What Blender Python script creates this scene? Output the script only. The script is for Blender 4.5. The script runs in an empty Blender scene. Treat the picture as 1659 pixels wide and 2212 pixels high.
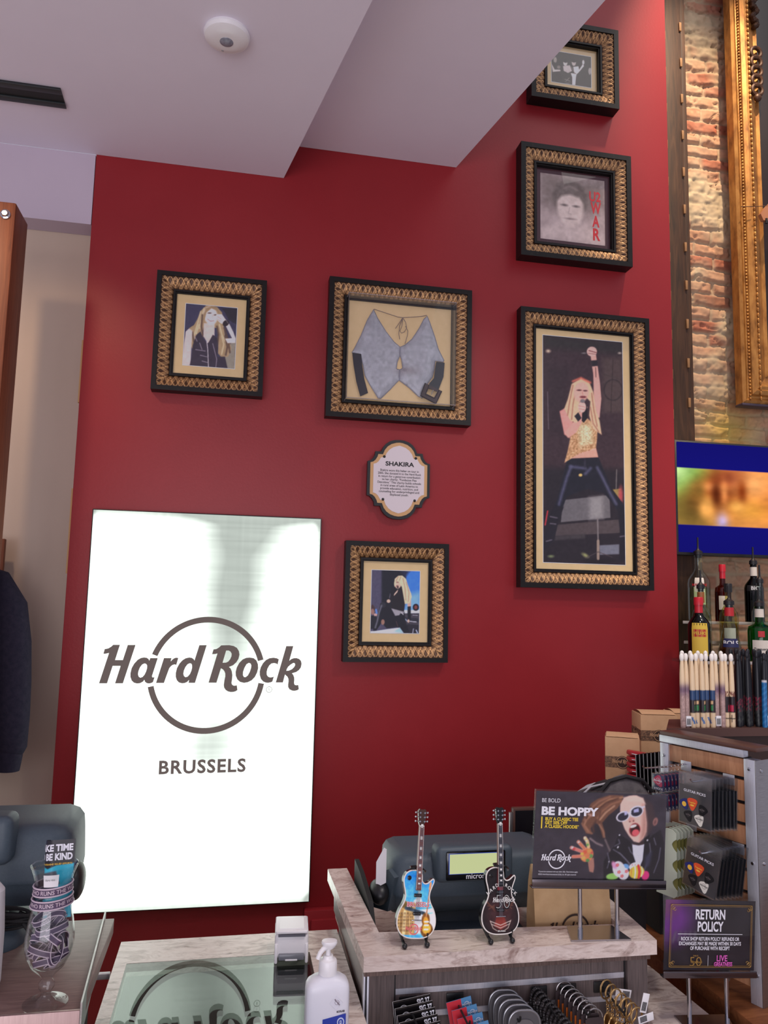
import bpy, bmesh, math, random
import numpy as np
from mathutils import Matrix, Vector
from mathutils.geometry import tessellate_polygon
PI = math.pi
R = math.radians
C = bpy.context.scene.collection
sc = bpy.context.scene

# ------------------------------------------------------------------ camera
cam_data = bpy.data.cameras.new('camera')
cam = bpy.data.objects.new('camera', cam_data); C.objects.link(cam)
def cam_matrix(pitch, roll, yaw, loc):
    fw = Vector((math.sin(yaw)*math.cos(pitch), math.cos(yaw)*math.cos(pitch), math.sin(pitch)))
    r0 = fw.cross(Vector((0, 0, 1))).normalized(); u0 = r0.cross(fw)
    r = r0*math.cos(roll)+u0*math.sin(roll); u = u0*math.cos(roll)-r0*math.sin(roll)
    m = Matrix((r, u, -fw)).transposed().to_4x4(); m.translation = loc
    return m
cam.matrix_world = cam_matrix(R(6.6926), R(1.2690), R(10.9646), Vector((0, 0, 1.75)))
cam_data.sensor_fit = 'VERTICAL'; cam_data.sensor_height = 36.0; cam_data.sensor_width = 27.0
cam_data.lens = 1661.0/2212.0*36.0
cam_data.clip_start = 0.05
sc.camera = cam

# ------------------------------------------------------------------ world, lights, exposure
sc.view_settings.view_transform = 'Standard'; sc.view_settings.look = 'None'
sc.view_settings.gamma = 1.0; sc.view_settings.use_curve_mapping = False
sc.view_settings.exposure = 0.0
sc.cycles.transparent_max_bounces = 32
wd = bpy.data.worlds.new('world'); sc.world = wd; wd.use_nodes = True
wd.node_tree.nodes['Background'].inputs[0].default_value = (0.78, 0.76, 0.93, 1)
wd.node_tree.nodes['Background'].inputs[1].default_value = 0.50
def light(name, kind, loc, target, power, color, **kw):
    d = bpy.data.lights.new(name, kind); d.energy = power; d.color = color
    for k, v in kw.items(): setattr(d, k, v)
    o = bpy.data.objects.new(name, d); C.objects.link(o); o.location = loc
    o.rotation_euler = (Vector(target)-Vector(loc)).to_track_quat('-Z', 'Y').to_euler()
    return o
# daylight through the shop front behind the visitor
light('shop_front_daylight', 'AREA', (-1.7, -4.2, 1.25), (0.2, 3, 2.2), 150, (0.95, 0.92, 1.0), shape='RECTANGLE', size=5.0, size_y=2.4)
# the tall hall's daylight, high on the right
light('hall_daylight', 'AREA', (3.3, 0.6, 6.4), (1.5, 3.0, 2.0), 22, (1.0, 0.93, 0.88), shape='RECTANGLE', size=2.0, size_y=2.0)
# warm picture spots above the brick wall and on the shop wall at the left
light('brick_spot_lamp', 'SPOT', (2.12, 2.15, 5.9), (2.16, 3.3, 3.5), 430, (1.0, 0.78, 0.55), spot_size=R(38), spot_blend=0.8, shadow_soft_size=0.04)
light('shelf_spot_lamp', 'SPOT', (2.2, 1.9, 3.4), (2.1, 3.2, 1.6), 40, (1.0, 0.8, 0.55), spot_size=R(60), spot_blend=0.9, shadow_soft_size=0.05)
light('side_wall_spot_lamp', 'SPOT', (-1.05, 2.0, 3.3), (-0.8, 3.1, 2.1), 26, (1.0, 0.70, 0.45), spot_size=R(70), spot_blend=0.9, shadow_soft_size=0.05)
light('wall_fill_light', 'SPOT', (1.5, 1.35, 3.42), (0.95, 3.0, 0.9), 52, (1.0, 0.92, 0.88), spot_size=R(85), spot_blend=1.0, shadow_soft_size=0.12)  # added fill light without a fitting, brightens the lower red wall
light('counter_spot_lamp', 'SPOT', (0.75, 0.95, 3.4), (0.95, 1.9, 1.0), 44, (1.0, 0.92, 0.86), spot_size=R(66), spot_blend=0.8, shadow_soft_size=0.06)

# ------------------------------------------------------------------ helpers
def s2l(c):
    out = []
    for v in c[:3]:
        v = v/255.0
        out.append(v/12.92 if v <= 0.04045 else ((v+0.055)/1.055)**2.4)
    return tuple(out)
def tag(o, label=None, cat=None, group=None, kind=None):
    if label: o['label'] = label
    if cat: o['category'] = cat
    if group: o['group'] = group
    if kind: o['kind'] = kind
    return o
def thing(name, label, cat, loc=(0, 0, 0), rotz=0.0, group=None, rot=None):
    o = bpy.data.objects.new(name, None); C.objects.link(o)
    o.empty_display_size = 0.05
    o.location = loc; o.rotation_euler = rot if rot else (0, 0, rotz)
    return tag(o, label, cat, group)
def dup(root, loc=None, rot=None, label=None, group=None):
    r = root.copy(); C.objects.link(r)
    if loc is not None: r.location = loc
    if rot is not None: r.rotation_euler = rot
    if label: r['label'] = label
    if group: r['group'] = group
    for ch in list(root.children):
        c = ch.copy(); C.objects.link(c); c.parent = r
        for g in list(ch.children):
            d = g.copy(); C.objects.link(d); d.parent = c
    return r
def ident(): return Matrix.Identity(4)
def TR(x, y, z): return Matrix.Translation((x, y, z))
def RX(a): return Matrix.Rotation(a, 4, 'X')
def RY(a): return Matrix.Rotation(a, 4, 'Y')
def RZ(a): return Matrix.Rotation(a, 4, 'Z')
def SC(x, y, z): return Matrix.Diagonal((x, y, z, 1))
FACE = RX(PI/2)          # a drawing in the XY plane stood up to face -Y
class MB:
    def __init__(s): s.bm = bmesh.new(); s.mi = 0
    def merge(s, b2, M=None):
        if M is not None: b2.transform(M)
        for f in b2.faces: f.material_index = s.mi
        me = bpy.data.meshes.new('tmp'); b2.to_mesh(me); b2.free()
        s.bm.from_mesh(me); bpy.data.meshes.remove(me)
        return s
    def box(s, x0, x1, y0, y1, z0, z1, bev=0.0, M=None, seg=2):
        b = bmesh.new()
        bmesh.ops.create_cube(b, size=1, matrix=TR((x0+x1)/2, (y0+y1)/2, (z0+z1)/2) @ SC(abs(x1-x0), abs(y1-y0), abs(z1-z0)))
        if bev > 0: bmesh.ops.bevel(b, geom=list(b.edges), offset=bev, segments=seg, affect='EDGES', profile=0.5)
        return s.merge(b, M)
    def lathe(s, prof, n=24, M=None, sx=1.0, sy=1.0):
        b = bmesh.new(); rings = []
        for (r, z) in prof:
            if r < 1e-6: rings.append([b.verts.new((0, 0, z))])
            else: rings.append([b.verts.new((sx*r*math.cos(2*PI*i/n), sy*r*math.sin(2*PI*i/n), z)) for i in range(n)])
        for a, c in zip(rings[:-1], rings[1:]):
            for i in range(n):
                j = (i+1) % n
                if len(a) == 1 and len(c) == 1: continue
                if len(a) == 1: b.faces.new((a[0], c[i], c[j])) if True else None
                elif len(c) == 1: b.faces.new((a[i], a[j], c[0]))
                else: b.faces.new((a[i], a[j], c[j], c[i]))
        bmesh.ops.recalc_face_normals(b, faces=b.faces)
        return s.merge(b, M)
    def cyl(s, p, q, r, r2=None, n=16):
        p = Vector(p); q = Vector(q); d = q-p; L = d.length
        M = TR(*p) @ d.to_track_quat('Z', 'Y').to_matrix().to_4x4()
        r2 = r if r2 is None else r2
        return s.lathe([(0, 0), (r, 0), (r2, L), (0, L)], n, M)
    def tube(s, pts, r, n=8, closed=False, M=None, flat=1.0):
        b = bmesh.new(); P = [Vector(p) for p in pts]; N = len(P)
        rr = r if isinstance(r, (list, tuple)) else [r]*N
        rings = []; up = None
        for i in range(N):
            if closed: t = P[(i+1) % N]-P[i-1]
            else: t = P[min(i+1, N-1)]-P[max(i-1, 0)]
            t.normalize()
            if up is None:
                up = Vector((0, 0, 1)) if abs(t.z) < 0.9 else Vector((0, 1, 0))
            a = t.cross(up)
            if a.length < 1e-5: a = t.orthogonal()
            a.normalize(); u = a.cross(t).normalized(); up = u
            rings.append([b.verts.new(P[i]+a*(rr[i]*math.cos(2*PI*k/n))+u*(rr[i]*flat*math.sin(2*PI*k/n))) for k in range(n)])
        rng = range(N) if closed else range(N-1)
        for i in rng:
            A = rings[i]; B = rings[(i+1) % N]
            for k in range(n):
                b.faces.new((A[k], A[(k+1) % n], B[(k+1) % n], B[k]))
        if not closed:
            b.faces.new(list(reversed(rings[0]))); b.faces.new(rings[-1])
        bmesh.ops.recalc_face_normals(b, faces=b.faces)
        return s.merge(b, M)
    def torus(s, R_, r, M=None, n=24, m=8, flat=1.0):
        return s.tube([(R_*math.cos(2*PI*i/n), R_*math.sin(2*PI*i/n), 0) for i in range(n)], r, m, True, M, flat)
    def prism(s, loop, d0, d1, M=None, bev=0.0):
        """outline in the XY plane, from z=d0 to z=d1"""
        b = bmesh.new()
        vs = [b.verts.new((x, y, d0)) for x, y in loop]
        f = b.faces.new(vs)
        r = bmesh.ops.extrude_face_region(b, geom=[f])
        bmesh.ops.translate(b, verts=[v for v in r['geom'] if isinstance(v, bmesh.types.BMVert)], vec=(0, 0, d1-d0))
        bmesh.ops.recalc_face_normals(b, faces=b.faces)
        if bev > 0:
            ed = [e for e in b.edges if len(e.link_faces) == 2 and any(len(fc.verts) > 4 or fc.calc_area() > 1 for fc in e.link_faces)]
            bmesh.ops.bevel(b, geom=ed, offset=bev, segments=2, affect='EDGES', profile=0.5)
        return s.merge(b, M)
    def flat(s, loops, M=None, z=0.0):
        """a flat figure: first loop outer, the others holes"""
        b = bmesh.new(); vs = []
        for lp in loops: vs += [b.verts.new((p[0], p[1], z)) for p in lp]
        for t in tessellate_polygon([[Vector((p[0], p[1], 0)) for p in lp] for lp in loops]):
            try:
                f = b.faces.new([vs[i] for i in t])
                f.normal_update()
                if f.normal.z < 0: f.normal_flip()
            except ValueError: pass
        return s.merge(b, M)
    def sphere(s, c, rx, ry=None, rz=None, n=16, M=None):
        ry = rx if ry is None else ry; rz = rx if rz is None else rz
        b = bmesh.new(); bmesh.ops.create_uvsphere(b, u_segments=n, v_segments=max(6, n*2//3), radius=1)
        b.transform(TR(*c) @ SC(rx, ry, rz))
        return s.merge(b, M)
    def loft(s, rings, M=None, cap=True, closed=True):
        b = bmesh.new(); V = [[b.verts.new(p) for p in rg] for rg in rings]; n = len(V[0])
        for A, B in zip(V[:-1], V[1:]):
            for k in range(n if closed else n-1):
                b.faces.new((A[k], A[(k+1) % n], B[(k+1) % n], B[k]))
        if cap and closed:
            b.faces.new(list(reversed(V[0]))); b.faces.new(V[-1])
        bmesh.ops.recalc_face_normals(b, faces=b.faces)
        return s.merge(b, M)
    def grid(s, fn, nu, nv, M=None):
        b = bmesh.new(); V = [[b.verts.new(fn(i/nu, j/nv)) for i in range(nu+1)] for j in range(nv+1)]
        for j in range(nv):
            for i in range(nu): b.faces.new((V[j][i], V[j][i+1], V[j+1][i+1], V[j+1][i]))
        return s.merge(b, M)
    def build(s, name, mats, parent=None, smooth=35):
        me = bpy.data.meshes.new(name)
        s.bm.to_mesh(me); s.bm.free()
        for m in (mats if isinstance(mats, (list, tuple)) else [mats]): me.materials.append(m)
        if smooth:
            me.polygons.foreach_set('use_smooth', [True]*len(me.polygons))
            me.set_sharp_from_angle(angle=R(smooth))
        o = bpy.data.objects.new(name, me); C.objects.link(o)
        if parent is not None: o.parent = parent
        return o
def struct(name, mb, mats, smooth=35):
    o = mb.build(name, mats, None, smooth); o['kind'] = 'structure'; return o
_txt = {}
def text(mb, s, size, M, bold=0.0, shear=0.0, sx=1.0, align='CENTER', spacing=1.0, width=None, line=1.0):
    """letters lying in the XY plane, reading along +X, then moved by M; width fixes the line's width"""
    key = (s, bold, shear, align, spacing, line)
    if key not in _txt:
        cu = bpy.data.curves.new('t', 'FONT'); cu.body = s; cu.size = 1.0; cu.align_x = align
        cu.offset = bold; cu.shear = shear; cu.space_character = spacing; cu.space_line = line
        cu.resolution_u = 3
        o = bpy.data.objects.new('t', cu); C.objects.link(o)
        dg = bpy.context.evaluated_depsgraph_get()
        me = bpy.data.meshes.new_from_object(o.evaluated_get(dg), depsgraph=dg)
        bpy.data.objects.remove(o); bpy.data.curves.remove(cu)
        _txt[key] = me
    b = bmesh.new(); b.from_mesh(_txt[key])
    if width and len(b.verts):
        xs = [v.co.x for v in b.verts]; sx = width/((max(xs)-min(xs))*size)
    return mb.merge(b, M @ SC(size*sx, size, 1))
LOGO = [[[[-1774,-148],[-1643,-148],[-1570,142],[-1442,143],[-1515,-148],[-1386,-147],[-1216,500],[-1345,498],[-1411,243],[-1536,242],[-1472,499],[-1583,498],[-1615,466],[-1660,437],[-1717,425],[-1734,344],[-1691,347],[-1643,359]]],[[[-836,282],[-915,-19],[-911,-43],[-898,-47],[-872,-41],[-893,-125],[-919,-141],[-961,-151],[-998,-143],[-1026,-122],[-1040,-87],[-1057,-117],[-1103,-144],[-1155,-151],[-1209,-136],[-1248,-98],[-1272,-37],[-1275,22],[-1259,108],[-1222,184],[-1168,249],[-1117,280],[-1065,291],[-1022,285],[-991,267],[-975,238],[-963,281]],[[-1053,187],[-1089,169],[-1123,120],[-1144,55],[-1147,1],[-1132,-36],[-1106,-52],[-1072,-39],[-1040,2],[-1018,56],[-1006,110],[-1007,153],[-1024,180]]],[[[-735,283],[-609,284],[-618,226],[-595,256],[-564,280],[-532,291],[-494,285],[-522,167],[-547,173],[-574,169],[-605,150],[-635,112],[-656,47],[-712,-140],[-845,-140]]],[[[-27,509],[-193,-137],[-303,-137],[-295,-88],[-328,-124],[-370,-142],[-413,-145],[-462,-132],[-501,-94],[-523,-34],[-526,25],[-510,112],[-473,189],[-422,249],[-370,282],[-312,296],[-268,289],[-235,267],[-221,245],[-151,507]],[[-299,196],[-333,179],[-368,130],[-390,70],[-396,15],[-383,-23],[-357,-41],[-322,-30],[-287,13],[-265,70],[-255,125],[-259,168],[-274,190]]],[[[35,-133],[164,369],[124,358],[73,355],[94,437],[142,444],[185,471],[222,508],[359,513],[437,499],[494,467],[531,411],[543,351],[529,278],[493,217],[440,167],[370,137],[399,112],[423,62],[435,-4],[432,-81],[426,-135],[435,-163],[461,-183],[489,-185],[519,-177],[533,-258],[504,-280],[461,-291],[417,-292],[372,-281],[333,-256],[306,-218],[297,-174],[304,-92],[315,-26],[313,23],[297,62],[270,95],[234,113],[169,-133]],[[310,419],[258,208],[317,211],[355,230],[386,272],[406,322],[407,366],[386,402],[354,420]]],[[[722,302],[790,292],[841,253],[870,187],[877,120],[861,42],[825,-35],[772,-91],[707,-124],[641,-135],[574,-119],[526,-78],[496,-14],[490,52],[506,129],[544,207],[602,268],[662,296]],[[710,210],[670,185],[636,119],[617,52],[617,-3],[637,-36],[665,-38],[702,-8],[733,53],[752,119],[756,164],[741,199]]],[[[1233,275],[1214,183],[1191,200],[1151,208],[1106,201],[1068,166],[1040,110],[1028,54],[1033,4],[1054,-26],[1088,-40],[1127,-37],[1158,-23],[1133,-114],[1108,-125],[1063,-134],[1019,-131],[973,-112],[932,-68],[909,-2],[905,65],[919,131],[955,204],[1009,263],[1069,294],[1136,303],[1193,295]]],[[[1192,-128],[1354,509],[1481,511],[1418,252],[1448,280],[1492,297],[1543,301],[1595,283],[1627,248],[1638,197],[1627,135],[1596,90],[1546,54],[1473,32],[1497,6],[1516,-39],[1519,-83],[1517,-139],[1528,-167],[1554,-175],[1592,-169],[1604,-245],[1575,-264],[1530,-273],[1484,-269],[1438,-247],[1412,-206],[1410,-156],[1416,-111],[1413,-67],[1394,-28],[1350,9],[1319,-128]],[[1490,213],[1445,185],[1401,145],[1380,106],[1372,76],[1415,80],[1471,106],[1509,146],[1523,180],[1515,207]]]]
def ring_arc(a0, a1, r0, r1, n=40):
    A = [(r1*math.cos(a0+(a1-a0)*i/n), r1*math.sin(a0+(a1-a0)*i/n)) for i in range(n+1)]
    B = [(r0*math.cos(a0+(a1-a0)*i/n), r0*math.sin(a0+(a1-a0)*i/n)) for i in range(n+1)]
    return A+B[::-1]
def logo(mb, rad, M, ring=True, letters=True, fat=0.0):
    """the round shop emblem: ring broken by slanted lettering; rad = ring radius"""
    S = M @ SC(rad, rad, 1)
    if letters:
        for L in LOGO: mb.flat([[(x/1000.0, y/1000.0) for x, y in lp] for lp in L], S)
    if ring:
        mb.flat([ring_arc(math.asin(0.268), PI-math.asin(0.347), 0.9-fat, 1.0)], S)
        mb.flat([ring_arc(PI+math.asin(0.21), 2*PI-math.asin(0.15), 0.9-fat, 1.0)], S)
    return mb
# ---- value noise for surfaces built as real relief
def vnoise(x, y, seed=0):
    xi = np.floor(x).astype(np.int64); yi = np.floor(y).astype(np.int64)
    fx = x-xi; fy = y-yi; fx = fx*fx*(3-2*fx); fy = fy*fy*(3-2*fy)
    def h(a, b):
        n = (a*374761393+b*668265263+seed*1442695041) & 0x7fffffff
        n = ((n ^ (n >> 13))*1274126177) & 0x7fffffff
        return ((n ^ (n >> 16)) & 0xffff)/65535.0
    return (h(xi, yi)*(1-fx)+h(xi+1, yi)*fx)*(1-fy)+(h(xi, yi+1)*(1-fx)+h(xi+1, yi+1)*fx)*fy
def fbm(x, y, o=4, seed=0):
    r = 0; a = 0.5; t = 0
    for i in range(o): r = r+a*vnoise(x*2**i, y*2**i, seed+i); t += a; a *= 0.5
    return r/t
def grid_object(name, X, Y, Z, col, mat, parent=None, keep=None, smooth=True):
    """relief or printed sheet: a vertex grid with one colour per vertex"""
    ny, nx = X.shape
    co = np.stack([X, Y, Z], -1).reshape(-1, 3).astype(np.float32)
    i = np.arange(ny*nx).reshape(ny, nx)
    q = np.stack([i[:-1, :-1], i[:-1, 1:], i[1:, 1:], i[1:, :-1]], -1).reshape(-1, 4)
    if keep is not None:
        kk = (keep[:-1, :-1] & keep[:-1, 1:] & keep[1:, 1:] & keep[1:, :-1]).reshape(-1)
        q = q[kk]
        used = np.zeros(ny*nx, bool); used[q.reshape(-1)] = True
        remap = np.cumsum(used)-1; q = remap[q]; co = co[used]
        if col is not None: col = col.reshape(-1, 3)[used]
    me = bpy.data.meshes.new(name)
    me.vertices.add(len(co)); me.vertices.foreach_set('co', co.reshape(-1))
    me.loops.add(len(q)*4); me.loops.foreach_set('vertex_index', q.reshape(-1).astype(np.int32))
    me.polygons.add(len(q)); me.polygons.foreach_set('loop_start', np.arange(0, len(q)*4, 4, dtype=np.int32))
    me.update(calc_edges=True)
    if smooth: me.polygons.foreach_set('use_smooth', [True]*len(q))
    if col is not None:
        ca = me.color_attributes.new('Col', 'FLOAT_COLOR', 'POINT')
        c4 = np.ones((len(co), 4), np.float32); c4[:, :3] = col.reshape(-1, 3)
        ca.data.foreach_set('color', c4.reshape(-1))
    me.materials.append(mat)
    o = bpy.data.objects.new(name, me); C.objects.link(o)
    if parent is not None: o.parent = parent
    return o
class Paint:
    """a printed picture, painted as flat shapes; corners = where its TL, TR, BR, BL fall in drawing units"""
    def __init__(s, w, h, nx, corners, bg=(50, 50, 50)):
        ny = int(nx*h/w); s.w, s.h, s.nx, s.ny = w, h, nx, ny
        u, v = np.meshgrid(np.linspace(0, 1, nx), np.linspace(0, 1, ny))
        s.u, s.v = u, v
        (x0, y0), (x1, y1), (x2, y2), (x3, y3) = corners
        dx1, dx2, sx = x1-x2, x3-x2, x0-x1+x2-x3
        dy1, dy2, sy = y1-y2, y3-y2, y0-y1+y2-y3
        den = dx1*dy2-dx2*dy1
        g = (sx*dy2-dx2*sy)/den; hh = (dx1*sy-sx*dy1)/den
        a, b, c = x1-x0+g*x1, x3-x0+hh*x3, x0
        d, e, f = y1-y0+g*y1, y3-y0+hh*y3, y0
        W = g*u+hh*v+1
        s.X = (a*u+b*v+c)/W; s.Y = (d*u+e*v+f)/W
        s.c = np.zeros((ny, nx, 3)); s.c[:] = bg
    def mix(s, a, col):
        a = np.clip(a, 0, 1)[..., None]; s.c = s.c*(1-a)+np.array(col, float)*a; return s
    def dist(s, pts, closed=True):
        d = np.full(s.X.shape, 1e9); n = len(pts)
        for i in range(n if closed else n-1):
            (x0, y0), (x1, y1) = pts[i], pts[(i+1) % n]
            ex, ey = x1-x0, y1-y0; L = ex*ex+ey*ey+1e-9
            t = np.clip(((s.X-x0)*ex+(s.Y-y0)*ey)/L, 0, 1)
            d = np.minimum(d, np.hypot(s.X-x0-t*ex, s.Y-y0-t*ey))
        return d
    def inside(s, pts):
        m = np.zeros(s.X.shape, bool); n = len(pts)
        for i in range(n):
            (x0, y0), (x1, y1) = pts[i], pts[(i+1) % n]
            if y0 == y1: continue
            k = ((y0 > s.Y) != (y1 > s.Y)) & (s.X < (x1-x0)*(s.Y-y0)/(y1-y0)+x0)
            m ^= k
        return m
    def poly(s, pts, col, soft=6.0, a=1.0):
        pts = P2(pts); d = s.dist(pts); sd = np.where(s.inside(pts), d, -d)
        return s.mix((sd/soft+0.5)*1.0*a if soft > 0 else (sd > 0)*a, col) if a == 1.0 else s.mix(np.clip(sd/soft+0.5, 0, 1)*a, col)
    def ell(s, cx, cy, rx, ry, col, rot=0, soft=6.0, a=1.0):
        c, n = math.cos(R(rot)), math.sin(R(rot)); x = s.X-cx; y = s.Y-cy
        p = x*c+y*n; q = -x*n+y*c
        k = np.sqrt((p/rx)**2+(q/ry)**2)
        return s.mix(np.clip((1-k)*min(rx, ry)/soft+0.5, 0, 1)*a, col)
    def line(s, pts, w, col, soft=4.0, a=1.0):
        d = s.dist(P2(pts), False); return s.mix(np.clip((w/2-d)/soft+0.5, 0, 1)*a, col)
    def noise(s, amp, scale, seed=1, m=None):
        n = (fbm(s.X/scale, s.Y/scale, 3, seed)-0.5)*2*amp
        s.c = np.clip(s.c+(n if m is None else n*m)[..., None], 2, 255); return s
    def build(s, name, mat, parent, y=0.0, gain=1.0, keep=None, x0=None, z0=None):
        k = s.c*1.0
        k[1:-1, 1:-1] = (s.c[1:-1, 1:-1]*4+s.c[:-2, 1:-1]*1.5+s.c[2:, 1:-1]*1.5+s.c[1:-1, :-2]*1.5+s.c[1:-1, 2:]*1.5)/10.0
        c = np.clip(k, 0, 255)/255.0
        lin = np.where(c <= 0.04045, c/12.92, ((c+0.055)/1.055)**2.4)*gain
        lin = np.clip(lin, 0, 0.9)
        x0 = -s.w/2 if x0 is None else x0; z0 = -s.h/2 if z0 is None else z0
        X = x0+s.u*s.w; Z = z0+(1-s.v)*s.h
        X, Z, lin = X[::-1], Z[::-1], lin[::-1]
        if keep is not None: keep = keep[::-1]
        return grid_object(name, X, np.full(X.shape, y), Z, lin, mat, parent, keep)
def P2(p):
    if isinstance(p, str): return [tuple(map(float, q.split(','))) for q in p.split()]
    return p
# ------------------------------------------------------------------ materials
def mat(name, col, rough=0.5, metal=0.0, spec=0.5, emit=None, es=1.0, coat=0.0, srgb=True):
    m = bpy.data.materials.new(name); m.use_nodes = True
    b = m.node_tree.nodes['Principled BSDF']
    c = s2l(col) if srgb else col
    b.inputs['Base Color'].default_value = (*c, 1); b.inputs['Roughness'].default_value = rough
    b.inputs['Metallic'].default_value = metal; b.inputs['Specular IOR Level'].default_value = spec
    b.inputs['Coat Weight'].default_value = coat
    if emit:
        b.inputs['Emission Color'].default_value = (*s2l(emit), 1); b.inputs['Emission Strength'].default_value = es
    return m
def nd(m, t, **kw):
    n = m.node_tree.nodes.new(t)
    for k, v in kw.items(): setattr(n, k, v)
    return n
def lk(m, a, b): m.node_tree.links.new(a, b)
def bsdf(m): return m.node_tree.nodes['Principled BSDF']
def ramp(m, fac, stops):
    r = nd(m, 'ShaderNodeValToRGB'); e = r.color_ramp.elements
    while len(e) < len(stops): e.new(0.5)
    for el, (p, c) in zip(e, stops): el.position = p; el.color = (*s2l(c), 1)
    lk(m, fac, r.inputs[0]); return r.outputs[0]
def coords(m, scale=(1, 1, 1), rot=(0, 0, 0), kind='Object'):
    t = nd(m, 'ShaderNodeTexCoord'); mp = nd(m, 'ShaderNodeMapping')
    mp.inputs['Scale'].default_value = scale; mp.inputs['Rotation'].default_value = rot
    lk(m, t.outputs[kind], mp.inputs[0]); return mp.outputs[0]
def noise(m, vec, scale, detail=4, rough=0.55, dist=0.0):
    n = nd(m, 'ShaderNodeTexNoise'); n.inputs['Scale'].default_value = scale; n.inputs['Detail'].default_value = detail
    n.inputs['Roughness'].default_value = rough; n.inputs['Distortion'].default_value = dist
    lk(m, vec, n.inputs['Vector']); return n.outputs[0]
def bump(m, h, strength, dist=0.01):
    b = nd(m, 'ShaderNodeBump'); b.inputs['Strength'].default_value = strength; b.inputs['Distance'].default_value = dist
    lk(m, h, b.inputs['Height']); lk(m, b.outputs[0], bsdf(m).inputs['Normal'])
def noisy(name, stops, scale, rough=0.5, vscale=(1, 1, 1), detail=4, dist=0.0, metal=0.0, spec=0.5, bmp=0.0, rot=(0, 0, 0), bscale=None):
    m = mat(name, stops[0][1], rough, metal, spec); v = coords(m, vscale, rot)
    f = noise(m, v, scale, detail, 0.6, dist)
    lk(m, ramp(m, f, stops), bsdf(m).inputs['Base Color'])
    if bmp: bump(m, noise(m, v, bscale, 3) if bscale else f, bmp, 0.004)
    return m
def vcol(name, rough=0.5, spec=0.3, metal=0.0):
    m = mat(name, (128, 128, 128), rough, metal, spec)
    a = nd(m, 'ShaderNodeVertexColor'); a.layer_name = 'Col'
    lk(m, a.outputs[0], bsdf(m).inputs['Base Color']); return m
def clear(name, tint=(1, 1, 1), ior=1.45, rough=0.0, amount=1.0):
    """thin clear pane: lets light straight through, mirrors more at a glancing angle"""
    m = bpy.data.materials.new(name); m.use_nodes = True; nt = m.node_tree; nt.nodes.clear()
    o = nd(m, 'ShaderNodeOutputMaterial'); mx = nd(m, 'ShaderNodeMixShader')
    t = nd(m, 'ShaderNodeBsdfTransparent'); t.inputs[0].default_value = (*tint, 1)
    g = nd(m, 'ShaderNodeBsdfGlossy'); g.inputs['Roughness'].default_value = rough
    fr = nd(m, 'ShaderNodeFresnel'); ge = nd(m, 'ShaderNodeNewGeometry'); mp = nd(m, 'ShaderNodeMapRange')
    mp.inputs[3].default_value = ior; mp.inputs[4].default_value = 1.0/ior   # same sheen from both sides of the pane
    lk(m, ge.outputs['Backfacing'], mp.inputs[0]); lk(m, mp.outputs[0], fr.inputs[0])
    lk(m, fr.outputs[0], mx.inputs[0]); lk(m, t.outputs[0], mx.inputs[1]); lk(m, g.outputs[0], mx.inputs[2])
    lk(m, mx.outputs[0], o.inputs[0]); return m
def emitter(name, col, strength):
    m = bpy.data.materials.new(name); m.use_nodes = True; nt = m.node_tree; nt.nodes.clear()
    o = nd(m, 'ShaderNodeOutputMaterial'); e = nd(m, 'ShaderNodeEmission')
    e.inputs[0].default_value = (*s2l(col), 1); e.inputs[1].default_value = strength
    lk(m, e.outputs[0], o.inputs[0]); return m

M_red = noisy('red_paint', [(0.3, (144, 33, 39)), (0.7, (150, 36, 42))], 3.0, 0.42, spec=0.35, bmp=0.08, bscale=90)
M_white = noisy('ceiling_paint', [(0.3, (230, 223, 236)), (0.7, (234, 227, 240))], 2.0, 0.8, spec=0.2, bmp=0.03, bscale=120)
M_white_shade = noisy('shaded_ceiling_paint', [(0.3, (196, 182, 196)), (0.7, (202, 188, 202))], 2.0, 0.8, spec=0.2)  # ceiling white again, with the bulkhead's shade put into the colour
M_beige = noisy('beige_paint', [(0.3, (200, 180, 162)), (0.7, (206, 186, 168))], 1.5, 0.6, spec=0.3)
M_black = noisy('black_lacquer', [(0.3, (17, 15, 15)), (0.62, (24, 20, 19)), (0.8, (58, 48, 40))], 60, 0.42, spec=0.3)
M_blk = mat('black_plastic', (26, 26, 28), 0.4)
M_blkm = mat('black_matt', (18, 18, 20), 0.7)
M_gilt = vcol('gilded_carving', 0.42, 0.5, 0.35)
M_print = vcol('printed_paper', 0.35, 0.3)
M_relief = vcol('rough_masonry', 0.9, 0.15)
M_mat = noisy('tan_mount_board', [(0.3, (240, 206, 152)), (0.7, (246, 212, 160))], 40, 0.8, spec=0.2)
M_burg = mat('burgundy_mount_board', (78, 40, 48), 0.7)
M_paper = mat('white_paper', (236, 234, 236), 0.6)
M_ink = mat('black_ink', (22, 20, 24), 0.6)
M_wink = mat('white_ink', (232, 232, 240), 0.5)
M_glass = clear('picture_glass', (0.97, 0.98, 0.98), 1.35)
M_acry = clear('clear_acrylic', (0.96, 0.97, 0.98), 1.45)
M_bglass = clear('clear_bottle_glass', (0.86, 0.9, 0.87), 1.5, 0.02)
M_chrome = mat('brushed_chrome', (190, 190, 196), 0.18, 1.0)
M_steel = noisy('brushed_steel', [(0.3, (150, 146, 146)), (0.7, (178, 174, 174))], 30, 0.32, (1, 1, 30), metal=0.9)
M_alu = noisy('aluminium', [(0.3, (200, 202, 212)), (0.7, (222, 224, 232))], 40, 0.35, (30, 1, 1), metal=0.55)
M_gold = mat('gold_metal', (206, 172, 118), 0.3, 1.0)
M_goldi = mat('gold_ink', (176, 140, 76), 0.4, 0.4)
def wood(name, a, b, c, scale=6, vs=(14, 14, 1.2), rough=0.45, spec=0.4):
    m = noisy(name, [(0.3, a), (0.5, b), (0.72, c)], scale, rough, vs, 6, 1.2, spec=spec); return m
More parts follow.
